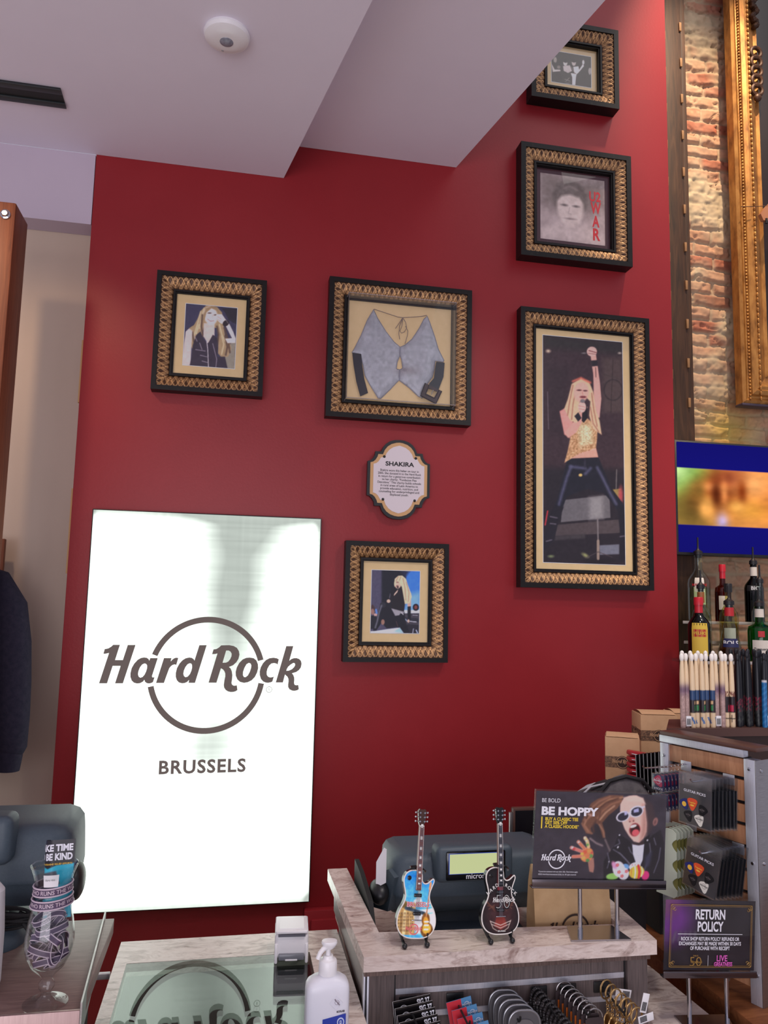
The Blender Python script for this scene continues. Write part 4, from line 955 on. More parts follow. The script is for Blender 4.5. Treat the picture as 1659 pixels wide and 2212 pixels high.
def pick_pack():
    t = thing('pick_pack', '', 'guitar picks', (0, 0, 0), TA)
    b = MB(); b.box(-0.044, 0.044, -0.0008, 0.0008, -0.092, 0.0, 0.0); b.build('card', M_card, t)
    b = MB(); b.box(-0.047, 0.047, -0.0018, -0.0010, -0.096, 0.030, 0.0003); b.box(-0.047, 0.047, 0.0010, 0.0016, -0.096, 0.030, 0.0003); b.build('blister', M_pack, t, 0)
    for x, z, s, r_, k in ((-0.006, -0.042, 0.0165, 0, 'orange'), (-0.029, -0.047, 0.0145, 28, 'blue'), (0.022, -0.052, 0.0150, -24, 'black'), (-0.017, -0.073, 0.0145, 16, 'black'), (0.014, -0.076, 0.0150, 14, 'white')):
        b = MB(); pick(b, x, z, s, r_); o = b.build('pick', PK[k], t)
        if k == 'orange':
            b = MB(); text(b, 'Together', 0.0052, TR(x, -0.0030, z+0.002) @ FACE, bold=0.03); b.flat([[(math.cos(q/16*2*PI)*0.006, math.sin(q/16*2*PI)*0.0022) for q in range(16)]], TR(x, -0.0030, z-0.003) @ FACE); b.build('lettering', M_yel, o)
        if k == 'blue':
            b = MB(); b.flat([[(math.cos(q/16*2*PI)*0.0062, math.sin(q/16*2*PI)*0.0062) for q in range(16)]], TR(x, -0.0030, z) @ FACE); b.build('badge', M_yel, o)
        if k == 'white':
            b = MB(); logo(b, 0.006, TR(x, -0.0030, z+0.002) @ FACE); b.build('emblem', M_ink, o)
        if k == 'black':
            b = MB(); logo(b, 0.004, TR(x, -0.0030, z+0.002) @ FACE); b.build('emblem', mat('grey_ink', (120, 110, 110), 0.4) if 'grey_ink' not in bpy.data.materials else bpy.data.materials['grey_ink'], o)
    b = MB(); text(b, 'GUITAR PICKS', 0.0088, TR(0.0, -0.0024, -0.0155) @ FACE, bold=0.015, width=0.062); b.build('lettering', M_wink, t)
    return t
proto = pick_pack(); used = False
for nm, u, zt_, n, tilt, du in (('upper', -0.050, 1.311, 8, R(-2), 0.0), ('lower', -0.031, 1.158, 8, R(-9), 0.0)):
    for i in range(n):
        s = 0.132-i*0.0135
        lab = f'black guitar pick pack on {nm} hook, ' + ('front of the stack' if i == 0 else f'{ORD[i]} from the front')
        loc = tloc(u+i*0.001, s, zt_-i*0.001)
        rot = (0, -tilt+R(random.uniform(-1, 1)), TA+R(random.uniform(-2, 2)))
        if not used:
            proto.location = loc; proto.rotation_euler = rot; proto['label'] = lab; proto['group'] = f'guitar pick packs on the {nm} hook'; used = True
        else: dup(proto, loc, rot, lab, f'guitar pick packs on the {nm} hook')
# single picks in small clear packs, at the far post
def small_pack():
    t = thing('single_pick_pack', '', 'guitar pick', (0, 0, 0), TA)
    b = MB(); b.box(-0.020, 0.020, -0.004, 0.004, -0.045, 0.0, 0.003); b.torus(0.009, 0.0015, TR(0, 0, 0.010) @ RX(PI/2), 16, 6); b.build('blister', M_pack, t)
    b = MB(); b.box(-0.0175, 0.0175, -0.0012, -0.0004, -0.0425, -0.0025); b.build('card', mat('blue_pick_card', (36, 40, 84), 0.35), t)
    b = MB(); pick(b, 0.0, -0.019, 0.0160, 40, -0.0012); o = b.build('pick', PK['magenta'], t)
    b = MB(); logo(b, 0.0075, TR(0, -0.0030, -0.018) @ FACE); b.build('emblem', M_wink, o)
    b = MB(); text(b, '# ROCK', 0.0075, TR(0, -0.0016, -0.0400) @ FACE, bold=0.02); b.build('lettering', M_wink, t)
    return t
sp = small_pack(); first = True
for row, z0 in (('upper', 1.322), ('lower', 1.272)):
    for i in range(7):
        lab = f'small clear single pick pack, {row} row at the far post, ' + ('front one' if i == 0 else f'{ORD[i]} from the front')
        loc = tloc(-0.160+i*0.0005, 0.130-i*0.014, z0)
        if first: sp.location = loc; sp['label'] = lab; sp['group'] = 'single pick packs at the far post'; first = False
        else: dup(sp, loc, None, lab, 'single pick packs at the far post')
# pale green cards cut with round notches
def green_card():
    t = thing('record_card', '', 'card', (0, 0, 0), TA)
    o = [(-0.032, 0), (0.020, 0), (0.032, -0.008)]
    for zc in (-0.038, -0.088, -0.132):
        o += [(0.032, zc+0.016)]+[(0.032-0.014*math.sin(q/8*PI), zc+0.016-0.032*q/8) for q in range(1, 8)]+[(0.032, zc-0.016)]
    o += [(0.032, -0.160), (0.022, -0.168), (-0.032, -0.168)]
    b = MB(); b.prism(o, 0.0, 0.0022, FACE); b.build('card', mat('pale_green_card', (206, 214, 196), 0.5), t)
    b = MB()
    for zc, k in ((-0.036, 0), (-0.086, 1), (-0.130, 2)):
        pass
    b.flat([[(0.008*math.cos(q/20*2*PI)-0.016, 0.026*math.sin(q/20*2*PI)-0.105) for q in range(20)]], TR(0, -0.0026, 0) @ FACE); b.build('record', M_ink, t)
    b = MB(); text(b, 'VINYL', 0.009, TR(-0.014, -0.0026, -0.030) @ FACE, bold=0.02) if False else b.flat([[(-0.024, -0.026), (-0.020, -0.026), (-0.020, -0.020), (-0.024, -0.020)]], TR(0, -0.0026, 0) @ FACE); b.build('colour_mark', PK['magenta'], t)
    for zc in (-0.038, -0.088, -0.132):
        b = MB(); b.flat([[(0.032-0.014*math.sin(q/10*PI), zc+0.016-0.032*q/10) for q in range(11)]], TR(0, 0.0009, 0) @ FACE); b.build('disc', mat('olive_disc', (132, 128, 70), 0.4) if 'olive_disc' not in bpy.data.materials else bpy.data.materials['olive_disc'], t)
    return t
gc = green_card(); first = True
for i in range(6):
    lab = 'pale green notched card on hook under the single picks, ' + ('front one' if i == 0 else f'{ORD[i]} from the front')
    loc = tloc(-0.160+i*0.0005, 0.105-i*0.013, 1.184)
    if first: gc.location = loc; gc['label'] = lab; gc['group'] = 'pale green cards on the slatwall'; first = False
    else: dup(gc, loc, None, lab, 'pale green cards on the slatwall')
# little metal charms hanging low on the tower, behind the return sign
charm_m = noisy('charm_metal', [(0.3, (110, 96, 84)), (0.7, (190, 180, 170))], 60, 0.3, metal=0.8)
peg_hook('metal hook holding the small metal charms', -0.06, 0.922, 0.10)
for i in range(6):
    p_ = tloc(-0.06+(-0.05+0.02*i), 0.06+0.012*(i % 3), 0.915)
    t = thing('key_charm', f'small metal charm behind the return sign, {ORD[i]} from the left', 'charm', p_, TA, 'metal charms on the low hook')
    b = MB(); b.torus(0.009, 0.0012, TR(0, 0, 0.0) @ RX(PI/2), 16, 6); b.build('ring', M_chrome, t)
    b = MB(); b.tube([(0, 0, -0.009), (0.001, 0, -0.018)], 0.0014, 6); b.prism([(0, -0.018), (0.009, -0.026), (0.007, -0.048), (0, -0.054), (-0.007, -0.048), (-0.009, -0.026)], -0.002, 0.002, FACE); b.build('pendant', [charm_m, M_redink][0] if i % 3 else mat('red_enamel', (150, 40, 44), 0.3), t)

# wood base under the tower, and the ledge behind it with drumsticks
t = thing('display_cabinet', 'brown wooden cabinet under the slatwall display', 'cabinet', (1.19, 0, 0))
MB().box(0.04, 1.1, 1.35, 2.37, 0, 0.765, 0.004).build('carcass', M_cab, t)
MB().box(0.035, 1.105, 1.345, 2.375, 0.765, 0.80, 0.004).build('top_board', M_cab, t)
t = thing('drumstick_ledge', 'brown ledge with open box front holding the drumsticks', 'shelf', (0, 0, 0))
MB().prism([(1.252, 2.085), (1.95, 2.085), (1.95, 2.26), (1.366, 2.26)], 1.380, 1.404).build('ledge', M_brown, t)
MB().prism([(1.36, 2.10), (1.93, 2.10), (1.93, 2.25), (1.42, 2.25)], 0.8005, 1.380).build('core', mat('dark_core', (52, 34, 28), 0.5), t)
nat = vcol('natural_drumstick_wood', 0.4, 0.4)
def stick_mesh(kind):
    """a drumstick, 0.235 m standing above the ledge; printed band pattern per kind"""
    prof = [(0.0, 0.0), (0.0070, 0.0), (0.0076, 0.004), (0.0076, 0.135), (0.0070, 0.165), (0.0056, 0.195), (0.0044, 0.207), (0.0043, 0.210), (0.0058, 0.215), (0.0064, 0.221), (0.0060, 0.227), (0.0042, 0.232), (0.0, 0.234)]
    zz = np.concatenate([np.linspace(0, 0.2, 60), np.linspace(0.2, 0.234, 24)[1:]]); rr = np.interp(zz, [p_[1] for p_ in prof], [p_[0] for p_ in prof]); rr[0] = 0.0070; rr[-1] = 0.0006
    n = 20; A, Z = np.meshgrid(np.linspace(0, 2*PI, n+1), zz); Rr = np.repeat(rr[:, None], n+1, 1)
    X = Rr*np.cos(A); Y = Rr*np.sin(A)
    c = np.zeros(Z.shape+(3,)); s = fbm(A*3+9, Z*300, 3, 3)
    if kind in 'abc':
        c[:] = (228, 202, 166); c[Z > 0.209] = (240, 234, 226)
        if kind == 'a':
            k = np.clip((0.125-Z)/0.012, 0, 1)[..., None]; c = c*(1-k)+np.array([176, 146, 140.])*k*(0.75+0.5*s[..., None])
            k = (np.exp(-((Z-0.120)/0.016)**2)*0.75)[..., None]; c = c*(1-k)+np.array([92, 66, 96.])*k
        if kind == 'b':
            m = (Z < 0.118) & (Z > 0.045); c[m] = (48, 40, 44); m = (Z > 0.085) & (Z < 0.118); c[m] = (46, 72, 112)
            m = (np.abs(Z-0.062) < 0.008) & (np.abs(((A*2) % (2*PI))-PI) < 1.2); c[m] = (52, 128, 72); m = (np.abs(Z-0.078) < 0.006) & (np.abs(((A*2) % (2*PI))-PI) < 1.0); c[m] = (214, 176, 130)
            m = (Z < 0.032) & (Z > 0.012) & (np.abs(((A*2+2.0*Z/0.02) % (2*PI))-PI) < 0.8); c[m] = (60, 110, 170)
        if kind == 'c':
            m = (Z < 0.095) & (Z > 0.045); c[m] = (40, 32, 36); m = (np.abs(Z-0.060) < 0.010) & (np.abs(((A*2) % (2*PI))-PI) < 1.3); c[m] = (180, 36, 70); m = (Z > 0.095) & (Z < 0.115) & (s > 0.5); c[m] = (130, 84, 70)
            m = (np.abs(Z-0.026) < 0.002) | ((np.abs(Z-0.026) < 0.012) & (np.abs(((A*2) % (2*PI))-PI) < 0.3)); c[m] = (50, 40, 40)
    elif kind == 'k':
        c[:] = (26, 26, 32); m = (np.abs(Z-0.07) < 0.02) & (s > 0.58); c[m] = (120, 36, 56); m = (np.abs(Z-0.04) < 0.03) & (s < 0.38); c[m] = (62, 64, 62)
    else:
        c[:] = (26, 26, 32); c[Z < 0.145] = (30, 100, 158); m = (Z < 0.145) & (np.sin(Z*1500+A*2) > 0.4); c[m] = (44, 122, 180); c[np.abs(Z-0.145) < 0.004] = (200, 200, 206)
    lin = ((np.clip(c, 4, 250)/255+0.055)/1.055)**2.4
    return X, Y, Z, lin
sm = {}
def drumstick(kind, x, y, lab, grp, h=1.0, lean=0.0, tagged=False):
    t = thing('drumstick', lab, 'drumstick', (x, y, 1.4042), random.uniform(0, 6), grp, (0, R(lean), random.uniform(0, 6)))
    t.scale = (1, 1, h*0.92)
    if kind not in sm: sm[kind] = grid_object('stick', *stick_mesh(kind), nat, t)
    else:
        o = sm[kind].copy(); C.objects.link(o); o.parent = t
    if tagged:
        t.rotation_euler = (0, 0, 0)
        b = MB(); b.box(-0.0085, 0.0085, -0.0092, -0.0084, 0.004, 0.036, 0.0003)
        o = b.build('price_tag', M_paper, t)
        b = MB()
        for q in range(9): b.box(-0.006+q*0.0014, -0.006+q*0.0014+(0.0005 if q % 2 else 0.0009), -0.0096, -0.0094, 0.009, 0.028)
        b.build('barcode', M_ink, o)
random.seed(8)
for i, k in enumerate('aabbbbbaacc'):
    y = 2.103+0.005*(i % 2); x = 1.3170+i*0.0163
    drumstick(k, x, y, f'natural wood drumstick standing on the ledge, {ORD[i]} from the left', 'natural wood drumsticks', 1.0+0.0, random.uniform(-0.6, 0.6), i in (1, 7))
for i in range(10):
    x = 1.503+i*0.0160; y = 2.105+0.012*(i % 2)
    drumstick('k', x, y, f'black drumstick standing on the ledge, {ORD[i]} from the left', 'black drumsticks', 1.05 if i % 3 else 1.0, random.uniform(-0.6, 0.6), i == 6)
drumstick('u', 1.578, 2.090, 'blue-gripped drumstick at the right edge of the ledge', 'blue drumstick', 1.02, 1.0)
for i in range(6):
    drumstick('k', 1.51+i*0.020, 2.145, f'black drumstick in the back row on the ledge, {ORD[i]} from the left', 'black drumsticks', 1.06, 0.5)
for i in range(6):
    drumstick('a', 1.336+i*0.026, 2.130, f'natural drumstick in the back row on the ledge, {ORD[i]} from the left', 'natural wood drumsticks', 1.03, 0.3)

# back ledge by the red wall with cardboard boxes
t = thing('back_ledge', 'wooden stock ledge against the red wall behind the slatwall display', 'shelf', (0, 0, 0))
MB().box(1.24, 1.86, 2.36, 2.80, 1.03, 1.06, 0.003).build('board', M_brown, t)
MB().box(1.28, 1.84, 2.45, 2.78, 0.0, 1.03, 0.003).build('carcass', M_cab, t)
M_band = noisy('printed_brick_band', [(0.45, (96, 72, 58)), (0.55, (150, 112, 86))], 160, 0.7, (1, 1, 2.2), 2)
def kraft_box(lab, x0, x1, y0, y1, z0, z1, band, rotz=0.0, tape=True):
    t = thing('cardboard_box', lab, 'box', ((x0+x1)/2, (y0+y1)/2, z0), rotz, 'kraft gift boxes by the red wall')
    w, d, h = x1-x0, y1-y0, z1-z0
    MB().box(-w/2, w/2, -d/2, d/2, 0, h, 0.002).build('carton', M_kraft, t)
    b = MB(); b.grid(lambda u, v: (-w/2+0.004+u*(w-0.008), -d/2+v*d, h+0.002+0.008*math.sin(v*PI)), 2, 8); b.build('lid_flap', M_kraft, t)
    b = MB(); z = h*band; b.box(-w/2-0.0006, w/2+0.0006, -d/2-0.0006, d/2+0.0006, z-0.018, z+0.018); b.build('printed_band', M_band, t)
    for Mx in (TR(0, -d/2-0.0012, z) @ FACE, TR(-w/2-0.0012, 0, z) @ RZ(-PI/2) @ FACE):
        b = MB(); b.flat([[(0.021*math.cos(q/30*2*PI), 0.021*math.sin(q/30*2*PI)) for q in range(30)]], Mx); b.build('badge', mat('dark_badge', (66, 46, 38), 0.6) if 'dark_badge' not in bpy.data.materials else bpy.data.materials['dark_badge'], t)
        b = MB(); logo(b, 0.019, Mx @ TR(0, 0, 0.0006)); b.build('emblem', M_kraft, t)
    return t
kraft_box('low kraft box with printed band nearest the red wall, left of the others', 1.283, 1.395, 2.46, 2.56, 1.0605, 1.312, 0.68, R(-28))
kraft_box('tall kraft box with printed band, middle of the three', 1.460, 1.588, 2.56, 2.68, 1.0605, 1.372, 0.77, R(-14))
kraft_box('kraft box partly hidden behind the drumsticks, right of the three', 1.600, 1.728, 2.58, 2.70, 1.0605, 1.372, 0.77, R(-14))
# ================================================================== counters
zl, zg = 0.98, 0.867
t = thing('glass_counter', 'low shop counter with marble border and glass top reflecting the light box', 'counter', (0, 0, 0))
b = MB(); x0, x1, y0, y1 = -0.241, 0.318, 1.12, 2.182; gx0, gx1, gy0, gy1 = -0.212, 0.232, 1.19, 2.057
for q in ((x0, x1, gy1, y1), (x0, x1, y0, gy0), (x0, gx0, gy0, gy1), (gx1, x1, gy0, gy1)): b.box(q[0], q[1], q[2], q[3], zg-0.03, zg)
b.build('marble_border', M_marble, t)
M_ctop = clear('counter_glass', (0.86, 0.93, 0.88), 1.62)
MB().box(gx0, gx1, gy0, gy1, zg-0.010, zg-0.0005).build('glass_top', M_ctop, t, 0)
b = MB(); b.box(x0+0.01, x1-0.005, y0+0.02, y1-0.02, 0.0, 0.50); b.box(x0+0.01, x0+0.03, y0+0.02, y1-0.02, 0.50, zg-0.03); b.box(x1-0.025, x1-0.005, y0+0.02, y1-0.02, 0.5, zg-0.03); b.box(x0+0.03, x1-0.025, y1-0.04, y1-0.02, 0.5, zg-0.03); b.box(x0+0.03, x1-0.025, y0+0.02, y0+0.04, 0.5, zg-0.03)
b.build('showcase_body', mat('dark_showcase', (44, 40, 40), 0.5), t)

t = thing('display_counter', 'raised marble-topped counter with grey brown slatted front', 'counter', (0, 0, 0))
b = MB()
top = [(0.3165, 1.752), (1.009, 1.740), (1.022, 2.00), (0.966, 2.00), (0.962, 1.838), (0.373, 1.872), (0.362, 2.315), (0.306, 2.315)]
b.prism(top, zl-0.032, zl, None, 0.0); b.build('marble_top', M_marble, t)
M_strip = noisy('dark_steel_strip', [(0.3, (104, 92, 90)), (0.7, (140, 124, 120))], 20, 0.3, (20, 1, 1), metal=0.8)
b = MB(); b.prism([(0.322, 1.772), (1.003, 1.760), (1.003, 1.79), (0.322, 1.79)], zl-0.050, zl-0.0325); b.build('metal_strip', M_strip, t)
b = MB(); b.box(0.326, 0.332, 1.80, 2.31, zg+0.0005, zl-0.033); b.build('side_panel', M_steel, t)
b = MB(); b.box(0.323, 0.327, 1.783, 1.80, 0.0, zl-0.05, 0.001); b.box(0.331, 0.336, 1.783, 1.80, 0.0, zl-0.05, 0.001); b.build('corner_trim', M_alu, t)
b = MB(); b.box(0.336, 0.392, 1.782, 1.80, 0.0, zl-0.05); b.build('front_stile', M_dark, t)
b = MB(); b.box(0.952, 1.003, 1.774, 1.80, 0.0, zl-0.05); b.build('front_stile', M_dark, t)
b = MB(); b.box(0.992, 1.003, 1.80, 1.995, 0.0, zl-0.033); b.build('side_panel', M_dark, t)
slats = [zl-0.05, 0.888, 0.838, 0.788, 0.738, 0.688, 0.5]
b = MB()
for a, c in zip(slats[:-1], slats[1:]): b.box(0.396, 0.948, 1.786, 1.80, c+0.006, a-0.006 if a < 0.92 else a)
b.build('slat_panel', M_dark, t)
b = MB()
for z in slats[1:-1]: b.box(0.396, 0.948, 1.784, 1.796, z-0.006, z+0.006)
b.build('slat_channel', M_alu, t)
b = MB(); b.box(0.392, 0.396, 1.784, 1.80, 0.5, zl-0.05); b.box(0.948, 0.952, 1.784, 1.80, 0.5, zl-0.05); b.build('channel_edge', mat('dark_gap', (40, 38, 40), 0.4), t)
b = MB(); b.box(0.336, 0.990, 1.801, 1.835, 0.0, zl-0.033); b.build('carcass', M_blkm, t)

t = thing('staff_counter', 'lower staff counter behind the raised marble top', 'counter', (0, 0, 0))
MB().box(0.335, 0.962, 1.838, 2.34, 0.835, 0.860, 0.002).build('marble_top', M_marble, t)
MB().box(0.345, 0.955, 1.84, 2.33, 0.0, 0.835).build('carcass', M_dark, t)
t = thing('side_counter', 'low veined marble counter between raised counter and slatwall display', 'counter', (0, 0, 0))
MB().prism([(1.004, 1.30), (1.182, 1.30), (1.150, 2.02), (1.132, 2.12), (1.004, 2.12)], 0.760, 0.79).build('marble_top', M_marble, t)
MB().prism([(1.006, 1.33), (1.172, 1.33), (1.142, 2.02), (1.124, 2.11), (1.006, 2.11)], 0.0, 0.760).build('carcass', M_dark, t)

zt_ = 1.07
t = thing('till_counter', 'brown laminate till counter with raised metal edge at lower left', 'counter', (0, 0, 0))
MB().box(-1.3, -0.216, 1.425, 1.80, zt_-0.03, zt_, 0.001).build('top', M_tray, t)
b = MB(); b.prism([(-0.2155, 1.42), (-0.2125, 1.42), (-0.2335, 1.802), (-0.2365, 1.802)], zt_-0.045, zt_+0.014); b.build('edge_strip', M_steel, t)
b = MB(); b.box(-1.3, -0.2155, 1.418, 1.4245, zt_-0.20, zt_+0.003, 0.001); b.build('front_strip', noisy('rosy_steel', [(0.3, (176, 148, 144)), (0.7, (190, 162, 158))], 20, 0.4, (20, 1, 1), metal=0.6), t)
b = MB(); b.box(-1.3, -0.256, 1.43, 1.79, 0.0, zt_-0.03); b.build('carcass', M_blkm, t)
t = thing('white_cable_rail', 'white rail seen in the gap between till counter and glass counter', 'rail', (-0.42, 2.20, 0.79))
MB().box(0.0, 0.155, -0.015, 0.0, -0.014, 0.0, 0.002).build('rail', M_paper, t)
MB().box(0.0, 0.010, -0.015, 0.0, -0.79, -0.014, 0.001).build('leg', M_paper, t)

# ================================================================== till terminals
def terminal(lab, x, y, z, rot, screen, with_card, px):
    t = thing('till_terminal', lab, 'cash register', (x, y, z), rot, 'till terminals')
    # housing, a wedge swept along x
    prof = [(-0.020, 0.252), (-0.040, 0.246), (-0.050, 0.232), (-0.066, 0.150), (-0.064, 0.142), (-0.046, 0.138), (-0.040, 0.118), (-0.020, 0.085), (0.020, 0.066), (0.100, 0.055), (0.165, 0.120), (0.130, 0.250), (0.020, 0.254)]
    n = 8; w = 0.234; rings = []
    xs = [(-w, 0.55), (-w+0.006, 0.80), (-w+0.018, 0.93), (-w+0.040, 1.0), (w-0.040, 1.0), (w-0.018, 0.93), (w-0.006, 0.80), (w, 0.55)]
    for xx, k in xs:
        rings.append([(xx, 0.05+(py-0.05)*k, (0.158+(pz-0.158)*k)*0.915) for py, pz in prof])
    b = MB(); b.loft(rings); b.build('housing', M_pos, t, 50)
    b = MB(); b.prism([(-0.170, 0.165), (0.170, 0.165), (0.170, 0.225), (-0.170, 0.225)], 0.0, 0.0012, TR(0, -0.0635, 0.0) @ RX(R(90-12)) @ TR(0, -0.035, 0.002)); b.build('back_cover', M_pos, t)
    # customer display pod
    b = MB(); b.box(px-0.105, px+0.105, -0.095, -0.030, 0.172, 0.262, 0.016, seg=4); o = b.build('display_pod', M_pos, t, 40)
    b = MB(); b.box(px-0.080, px+0.080, -0.0985, -0.0935, 0.181, 0.252, 0.004); b.build('bezel', mat('pod_bezel', (18, 20, 24), 0.15) if 'pod_bezel' not in bpy.data.materials else bpy.data.materials['pod_bezel'], o)
    b = MB(); b.box(px-0.0735, px+0.0735, -0.0995, -0.0983, 0.1965, 0.2475); b.build('lcd_surround', emitter('lcd_blue_edge', (70, 90, 190), 0.8), o)
    b = MB(); b.box(px-0.0715, px+0.0715, -0.1001, -0.0994, 0.1978, 0.2462); b.build('lcd', emitter('lcd_'+('light' if with_card else 'blue'), screen, 0.85), o)
    b = MB(); text(b, 'micros', 0.0185, TR(px-0.002, -0.0990, 0.1845) @ FACE, bold=0.015); b.build('lettering', M_wink, o)
    # neck and foot
    def rr(hx, hy, z, cy, k=0.35, n=24):
        out = []
        for i in range(n):
            a = 2*PI*i/n; c, s = math.cos(a), math.sin(a)
            e = 2.0/4.0
            out.append((hx*math.copysign(abs(c)**e, c), cy+hy*math.copysign(abs(s)**e, s), z))
        return out
    b = MB(); b.loft([rr(0.120, 0.050, 0.012, 0.045), rr(0.105, 0.045, 0.04, 0.045), rr(0.100, 0.045, 0.08, 0.050), rr(0.115, 0.05, 0.12, 0.055)]); b.build('neck', M_pos, t, 50)
    b = MB(); b.loft([rr(0.150, 0.110, 0.0, 0.05), rr(0.150, 0.110, 0.014, 0.05), rr(0.135, 0.095, 0.030, 0.05), rr(0.105, 0.06, 0.042, 0.045)]); b.build('foot', M_pos, t, 50)
    return t
tl = terminal('dark grey till terminal with pale lit display behind the raised counter', 0.674, 2.10, 0.8605, 0.0, (208, 216, 160), True, -0.022)
# side card reader on the left end
b = MB(); b.prism([(-0.06, 0.0), (0.02, 0.01), (0.045, 0.10), (0.02, 0.115), (-0.01, 0.10), (-0.05, 0.03)], -0.014, 0.014, TR(-0.238, -0.01, 0.080) @ RZ(R(-62)) @ FACE); r_ = b.build('card_reader', M_pos, tl, 40)
b = MB(); b.sphere((-0.262, -0.02, 0.135), 0.026, 0.045, 0.030, 20); b.build('hand_scanner', M_blk, tl)
t = thing('loyalty_card', 'white card standing in the reader at the till terminal end', 'card', (0.412, 2.055, 1.025), R(-48))
b = MB(); b.prism([(-0.016, -0.015), (0.016, 0.005), (0.016, 0.088), (0.008, 0.090), (-0.016, 0.050)], 0, 0.0012, FACE); b.build('card', M_paper, t)
t2 = terminal('dark grey till terminal on the brown till counter at left', -0.520, 1.705, 1.0705, 0.0, (70, 80, 190), False, 0.028)
b = MB(); b.sphere((0.236, 0.02, 0.105), 0.016, 0.045, 0.036, 18); b.build('hand_scanner', M_blk, t2)
t = thing('till_monitor', 'dark flat monitor edge behind the second guitar', 'monitor', (0.93, 2.31, 0.8605))
MB().box(-0.062, 0.10, 0.0, 0.02, 0.13, 0.275, 0.004).build('casing', M_brown, t)
MB().box(-0.054, 0.092, -0.0015, 0.0005, 0.138, 0.267).build('screen', mat('dark_screen', (22, 20, 26), 0.15), t)
b = MB(); b.box(-0.072, -0.062, 0.0, 0.012, 0.15, 0.262, 0.002); b.build('side_buttons', M_steel, t)
b = MB(); b.box(-0.02, 0.06, 0.0, 0.02, 0.0, 0.14); b.build('stand', M_blk, t)
t = thing('black_divider', 'tall thin black panel beside the till terminal', 'panel', (0.3735, 0, 0.8605))
b = MB(); b.prism([(1.89, 0.0), (2.25, 0.0), (2.25, 0.165), (2.16, 0.160), (2.02, 0.135)], 0.0, 0.012, Matrix(((0, 0, 1, 0), (1, 0, 0, 0), (0, 1, 0, 0), (0, 0, 0, 1)))); b.build('panel', M_blkm, t)
# cable coil at the left terminal
t = thing('cable_coil', 'black coiled cable at the left till terminal', 'cable', (-0.385, 1.60, 1.155))
b = MB()
pts = []
for i in range(150):
    a = i*0.26; pts.append((0.045*math.cos(a)*(1+0.1*math.sin(i*0.37)), 0.02*math.sin(a), 0.006*math.sin(i*0.21)+0.010*math.sin(a*0.5)))
b.tube(pts, 0.0030, 6); b.tube([(0.03, -0.01, 0.0), (0.05, -0.02, -0.02), (0.068, -0.02, -0.04), (0.08, -0.01, -0.08)], 0.0035, 6); b.build('cable', M_blkm, t)
t = thing('round_speaker', 'white round object cut off by the left edge on the till counter', 'device', (-0.395, 1.50, 1.0705))
b = MB(); b.lathe([(0, 0), (0.03, 0), (0.034, 0.02), (0.034, 0.1), (0.03, 0.17), (0.018, 0.185), (0, 0.188)], 24); b.build('body', M_paper, t)

# ================================================================== cocktail glass full of wristbands
gx, gy = -0.2765, 1.452
t = thing('hurricane_glass', 'tall curvy footed glass holding wristbands on the till counter', 'glass', (gx, gy, zt_))
po = [(0, 0.0), (0.030, 0.0), (0.036, 0.002), (0.036, 0.0045), (0.018, 0.008), (0.009, 0.014), (0.0075, 0.022), (0.0125, 0.030), (0.0125, 0.038), (0.008, 0.044), (0.0115, 0.050), (0.016, 0.055), (0.027, 0.066), (0.035, 0.083), (0.0395, 0.102), (0.0392, 0.118), (0.0355, 0.145), (0.0303, 0.170), (0.0280, 0.185), (0.0278, 0.200), (0.0320, 0.220), (0.0385, 0.238)]
pi_ = [(r-0.0016, z+0.001) for r, z in po if z > 0.06][::-1]+[(0.010, 0.060), (0, 0.058)]
hs = 0.945
b = MB(); b.lathe([(r, z*hs) for r, z in po+pi_], 40); b.build('bowl', clear('clear_table_glass', (0.97, 0.98, 0.98), 1.5), t, 60)
b = MB(); b.grid(lambda u, v: ((0.0303+0.003*v)*math.sin((u-0.42)*0.75), -(0.0303+0.003*v)*math.cos((u-0.42)*0.75), 0.197+0.020*v), 8, 3); o = b.build('price_sticker', M_paper, t)
b = MB(); text(b, 'Euro 10.0', 0.0038, TR(0.001, -0.0335, 0.208) @ FACE); b.build('lettering', M_ink, o)
M_plum = mat('plum_rubber', (84, 66, 92), 0.5); M_lil = mat('pale_lilac_print', (206, 188, 200), 0.5)
def band_on_glass(z, r0, r1, label, wd_=0.014):
    t = thing('wristband', label, 'wristband', (gx, gy, zt_+z), 0, 'wristbands stretched round the glass neck')
    b = MB(); n = 48
    def ringp(r, zz): return [(r*math.cos(2*PI*i/n), r*math.sin(2*PI*i/n), zz+0.0018*math.cos(2*PI*i/n)) for i in range(n)]
    b.loft([ringp(r0, 0), ringp(r0+0.0024, 0.0), ringp(r1+0.0024, wd_), ringp(r1, wd_)], cap=False); b.build('band', M_plum, t)
    for zz in (0.0009, wd_-0.0009):
        k = zz/wd_; b = MB(); b.tube([(q[0], q[1], q[2]) for q in ringp(r0+(r1-r0)*k+0.0024, zz)], 0.0013, 6, True); b.build('rim', M_lil, t)
    b = MB(); rr = (r0+r1)/2+0.0028
    text(b, 'WHO RUNS THE WORLD', 0.0092, TR(0.012, 0, wd_*0.28) @ FACE, bold=0.015)
    for v in b.bm.verts:
        th = v.co.x/rr; v.co.x, v.co.y, v.co.z = rr*math.sin(th), -rr*math.cos(th), v.co.z+0.0018*math.sin(th)
    b.build('lettering', M_lil, t)
band_on_glass(0.181, 0.0289, 0.0289, 'upper plum wristband with pale lettering round the glass neck')
band_on_glass(0.161, 0.0318, 0.0298, 'lower plum wristband with pale lettering round the glass neck')
